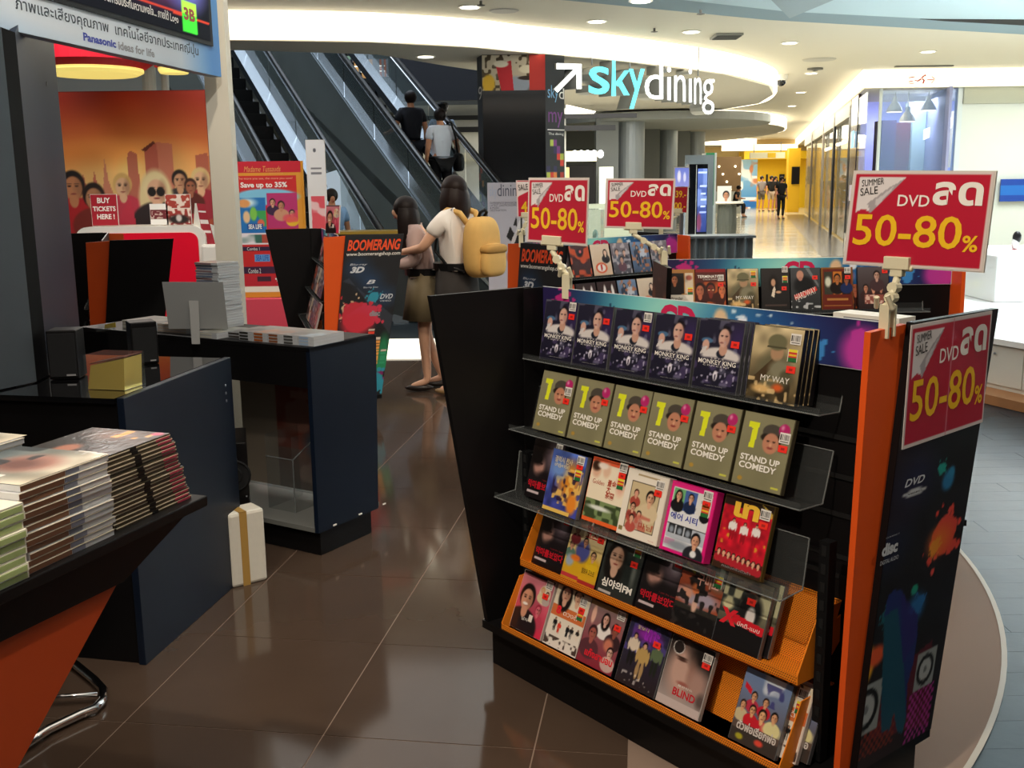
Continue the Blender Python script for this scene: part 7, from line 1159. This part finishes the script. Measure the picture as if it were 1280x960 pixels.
# ================================================================== white lit counter zone at the right
pf = gz(1230, 504); pf2 = gz(1280, 516); ed = (pf2-pf).normalized(); nb_ = Vector((-ed.y, ed.x, 0)); nb_ = nb_ if nb_.y > 0 else -nb_; S0 = pf-ed*.25
t = thing('product_platform', 'low white display platform with cabinet fronts and wooden plinth', 'platform', (S0.x, S0.y, 0)); E_ = lambda a, b, z: tuple(ed*a+nb_*b+Vector((0, 0, z)))
WG = M('white_gloss_counter', '#f4f6f4', .3, coat=.3)
obj('wood_plinth', [prism([E_(0, 0, 0), E_(3.5, 0, 0), E_(3.5, .6, 0), E_(0, .6, 0)], (0, 0, .065))], M('pale_wood', '#b07c50', .5, noise=.15, nscale=6), t)
for k in range(7): obj('cabinet_door', [prism([E_(.02+.36*k, .20, .10), E_(.37+.36*k, .20, .10), E_(.37+.36*k, .24, .10), E_(.02+.36*k, .24, .10)], (0, 0, .28))], M('cabinet_white', '#dadbd2', .45), t); obj('door_knob', [ell(*(E_(.13+.36*k, .19, .32)), .009, .009, .009)], STEEL, t)
obj('base_rail', [prism([E_(0, .22, .06), E_(3.4, .22, .06), E_(3.4, .26, .06), E_(0, .26, .06)], (0, 0, .05))], M('cabinet_white', '#dadbd2'), t)
S2 = gz(1150, 345, .43)-Vector(t.location); S2.z = 0
obj('platform_top', [prism([E_(-.02, .16, .39), E_(3.5, .16, .39), (8.5, 2.5, .39), (8.5, 9.0, .39), (S2.x+1.2, 9.0, .39), (S2.x-.1, S2.y, .39)], (0, 0, .04))], WG, t)
a = gz(1155, 340, .43); t2 = thing('display_island', 'white raised display island standing on the lit platform', 'counter', (4.35, 9.4, .431)); obj('island_body', [bx2(.0, 0, 0, 6.0, 1.4, .42)], WG, t2, bevel=.01); obj('angled_screen', [prism([(1.55, -.0, .42), (2.2, -.0, .42), (2.1, .0, .62), (1.75, .0, .60)], (0, .3, 0))], WG, t2)
def item(label, cat, name, u, v, parts, y=None, z=.851):
    p = gz(u, v, z); t = thing(name, label, cat, tuple(p)); [obj(n, gs, m, t, smooth=True) for n, gs, m in parts]; return t
item('yellow toy bag with dark ribbon, lower one on the white platform', 'toy', 'toy_bag', 1155, 365, [('bag', [pillow(0, 0, .06, .07, .03, .06)], M('toy_yellow', '#e6e02c', .5)), ('ribbon', [pillow(.02, 0, .15, .06, .02, .025)], M('toy_blue', '#2a5a8c', .5))], z=.431)
item('yellow toy bag near the white stage, upper one', 'toy', 'toy_bag', 1168, 349, [('bag', [pillow(0, 0, .06, .09, .03, .06)], M('toy_yellow', '#e6e02c', .5)), ('ribbon', [pillow(.02, 0, .15, .03, .02, .03)], M('toy_grey', '#8a8f98', .5))], z=.431)
item('pink purple cap shaped toy on the white island', 'toy', 'cap_toy', 1237, 338, [('cap', [ell(0, 0, .04, .06, .05, .05)], M('toy_pink', '#c04a9a', .5)), ('brim', [lathe([(.09, .05), (.085, .065)], 20)], M('toy_pink', '#c04a9a'))], z=.6)
item('dark faced figurine in a red jacket on the white island', 'figurine', 'figurine', 1263, 345, [('jacket', [pillow(0, 0, .14, .12, .05, .12)], M('red_jacket', '#a81c30', .6)), ('legs', [pillow(0, 0, .03, .09, .04, .05)], M('slate_cloth', '#3a4250', .7)), ('head', [ell(.02, 0, .31, .035, .035, .06)], M('grey_face', '#c8c4c0', .6)), ('hair', [ell(.035, .0, .37, .04, .04, .06)], BLACK)], z=.6)
# ================================================================== finish
def recenter():
    for t in [o for o in COL.objects if o.type == 'EMPTY' and not o.parent and o.location.length < 1e-6]:
        ch = [o for o in COL.objects if o.parent == t]; P = []
        for c in ch:
            if c.data and len(c.data.vertices): P += [c.matrix_basis @ v.co for v in (c.data.vertices[0], c.data.vertices[len(c.data.vertices)//2], c.data.vertices[-1])]
        if not P: continue
        b = Vector(((min(p.x for p in P)+max(p.x for p in P))/2, (min(p.y for p in P)+max(p.y for p in P))/2, min(p.z for p in P))); t.location = b
        for c in ch: c.location = c.location-b
recenter()
flush_text()
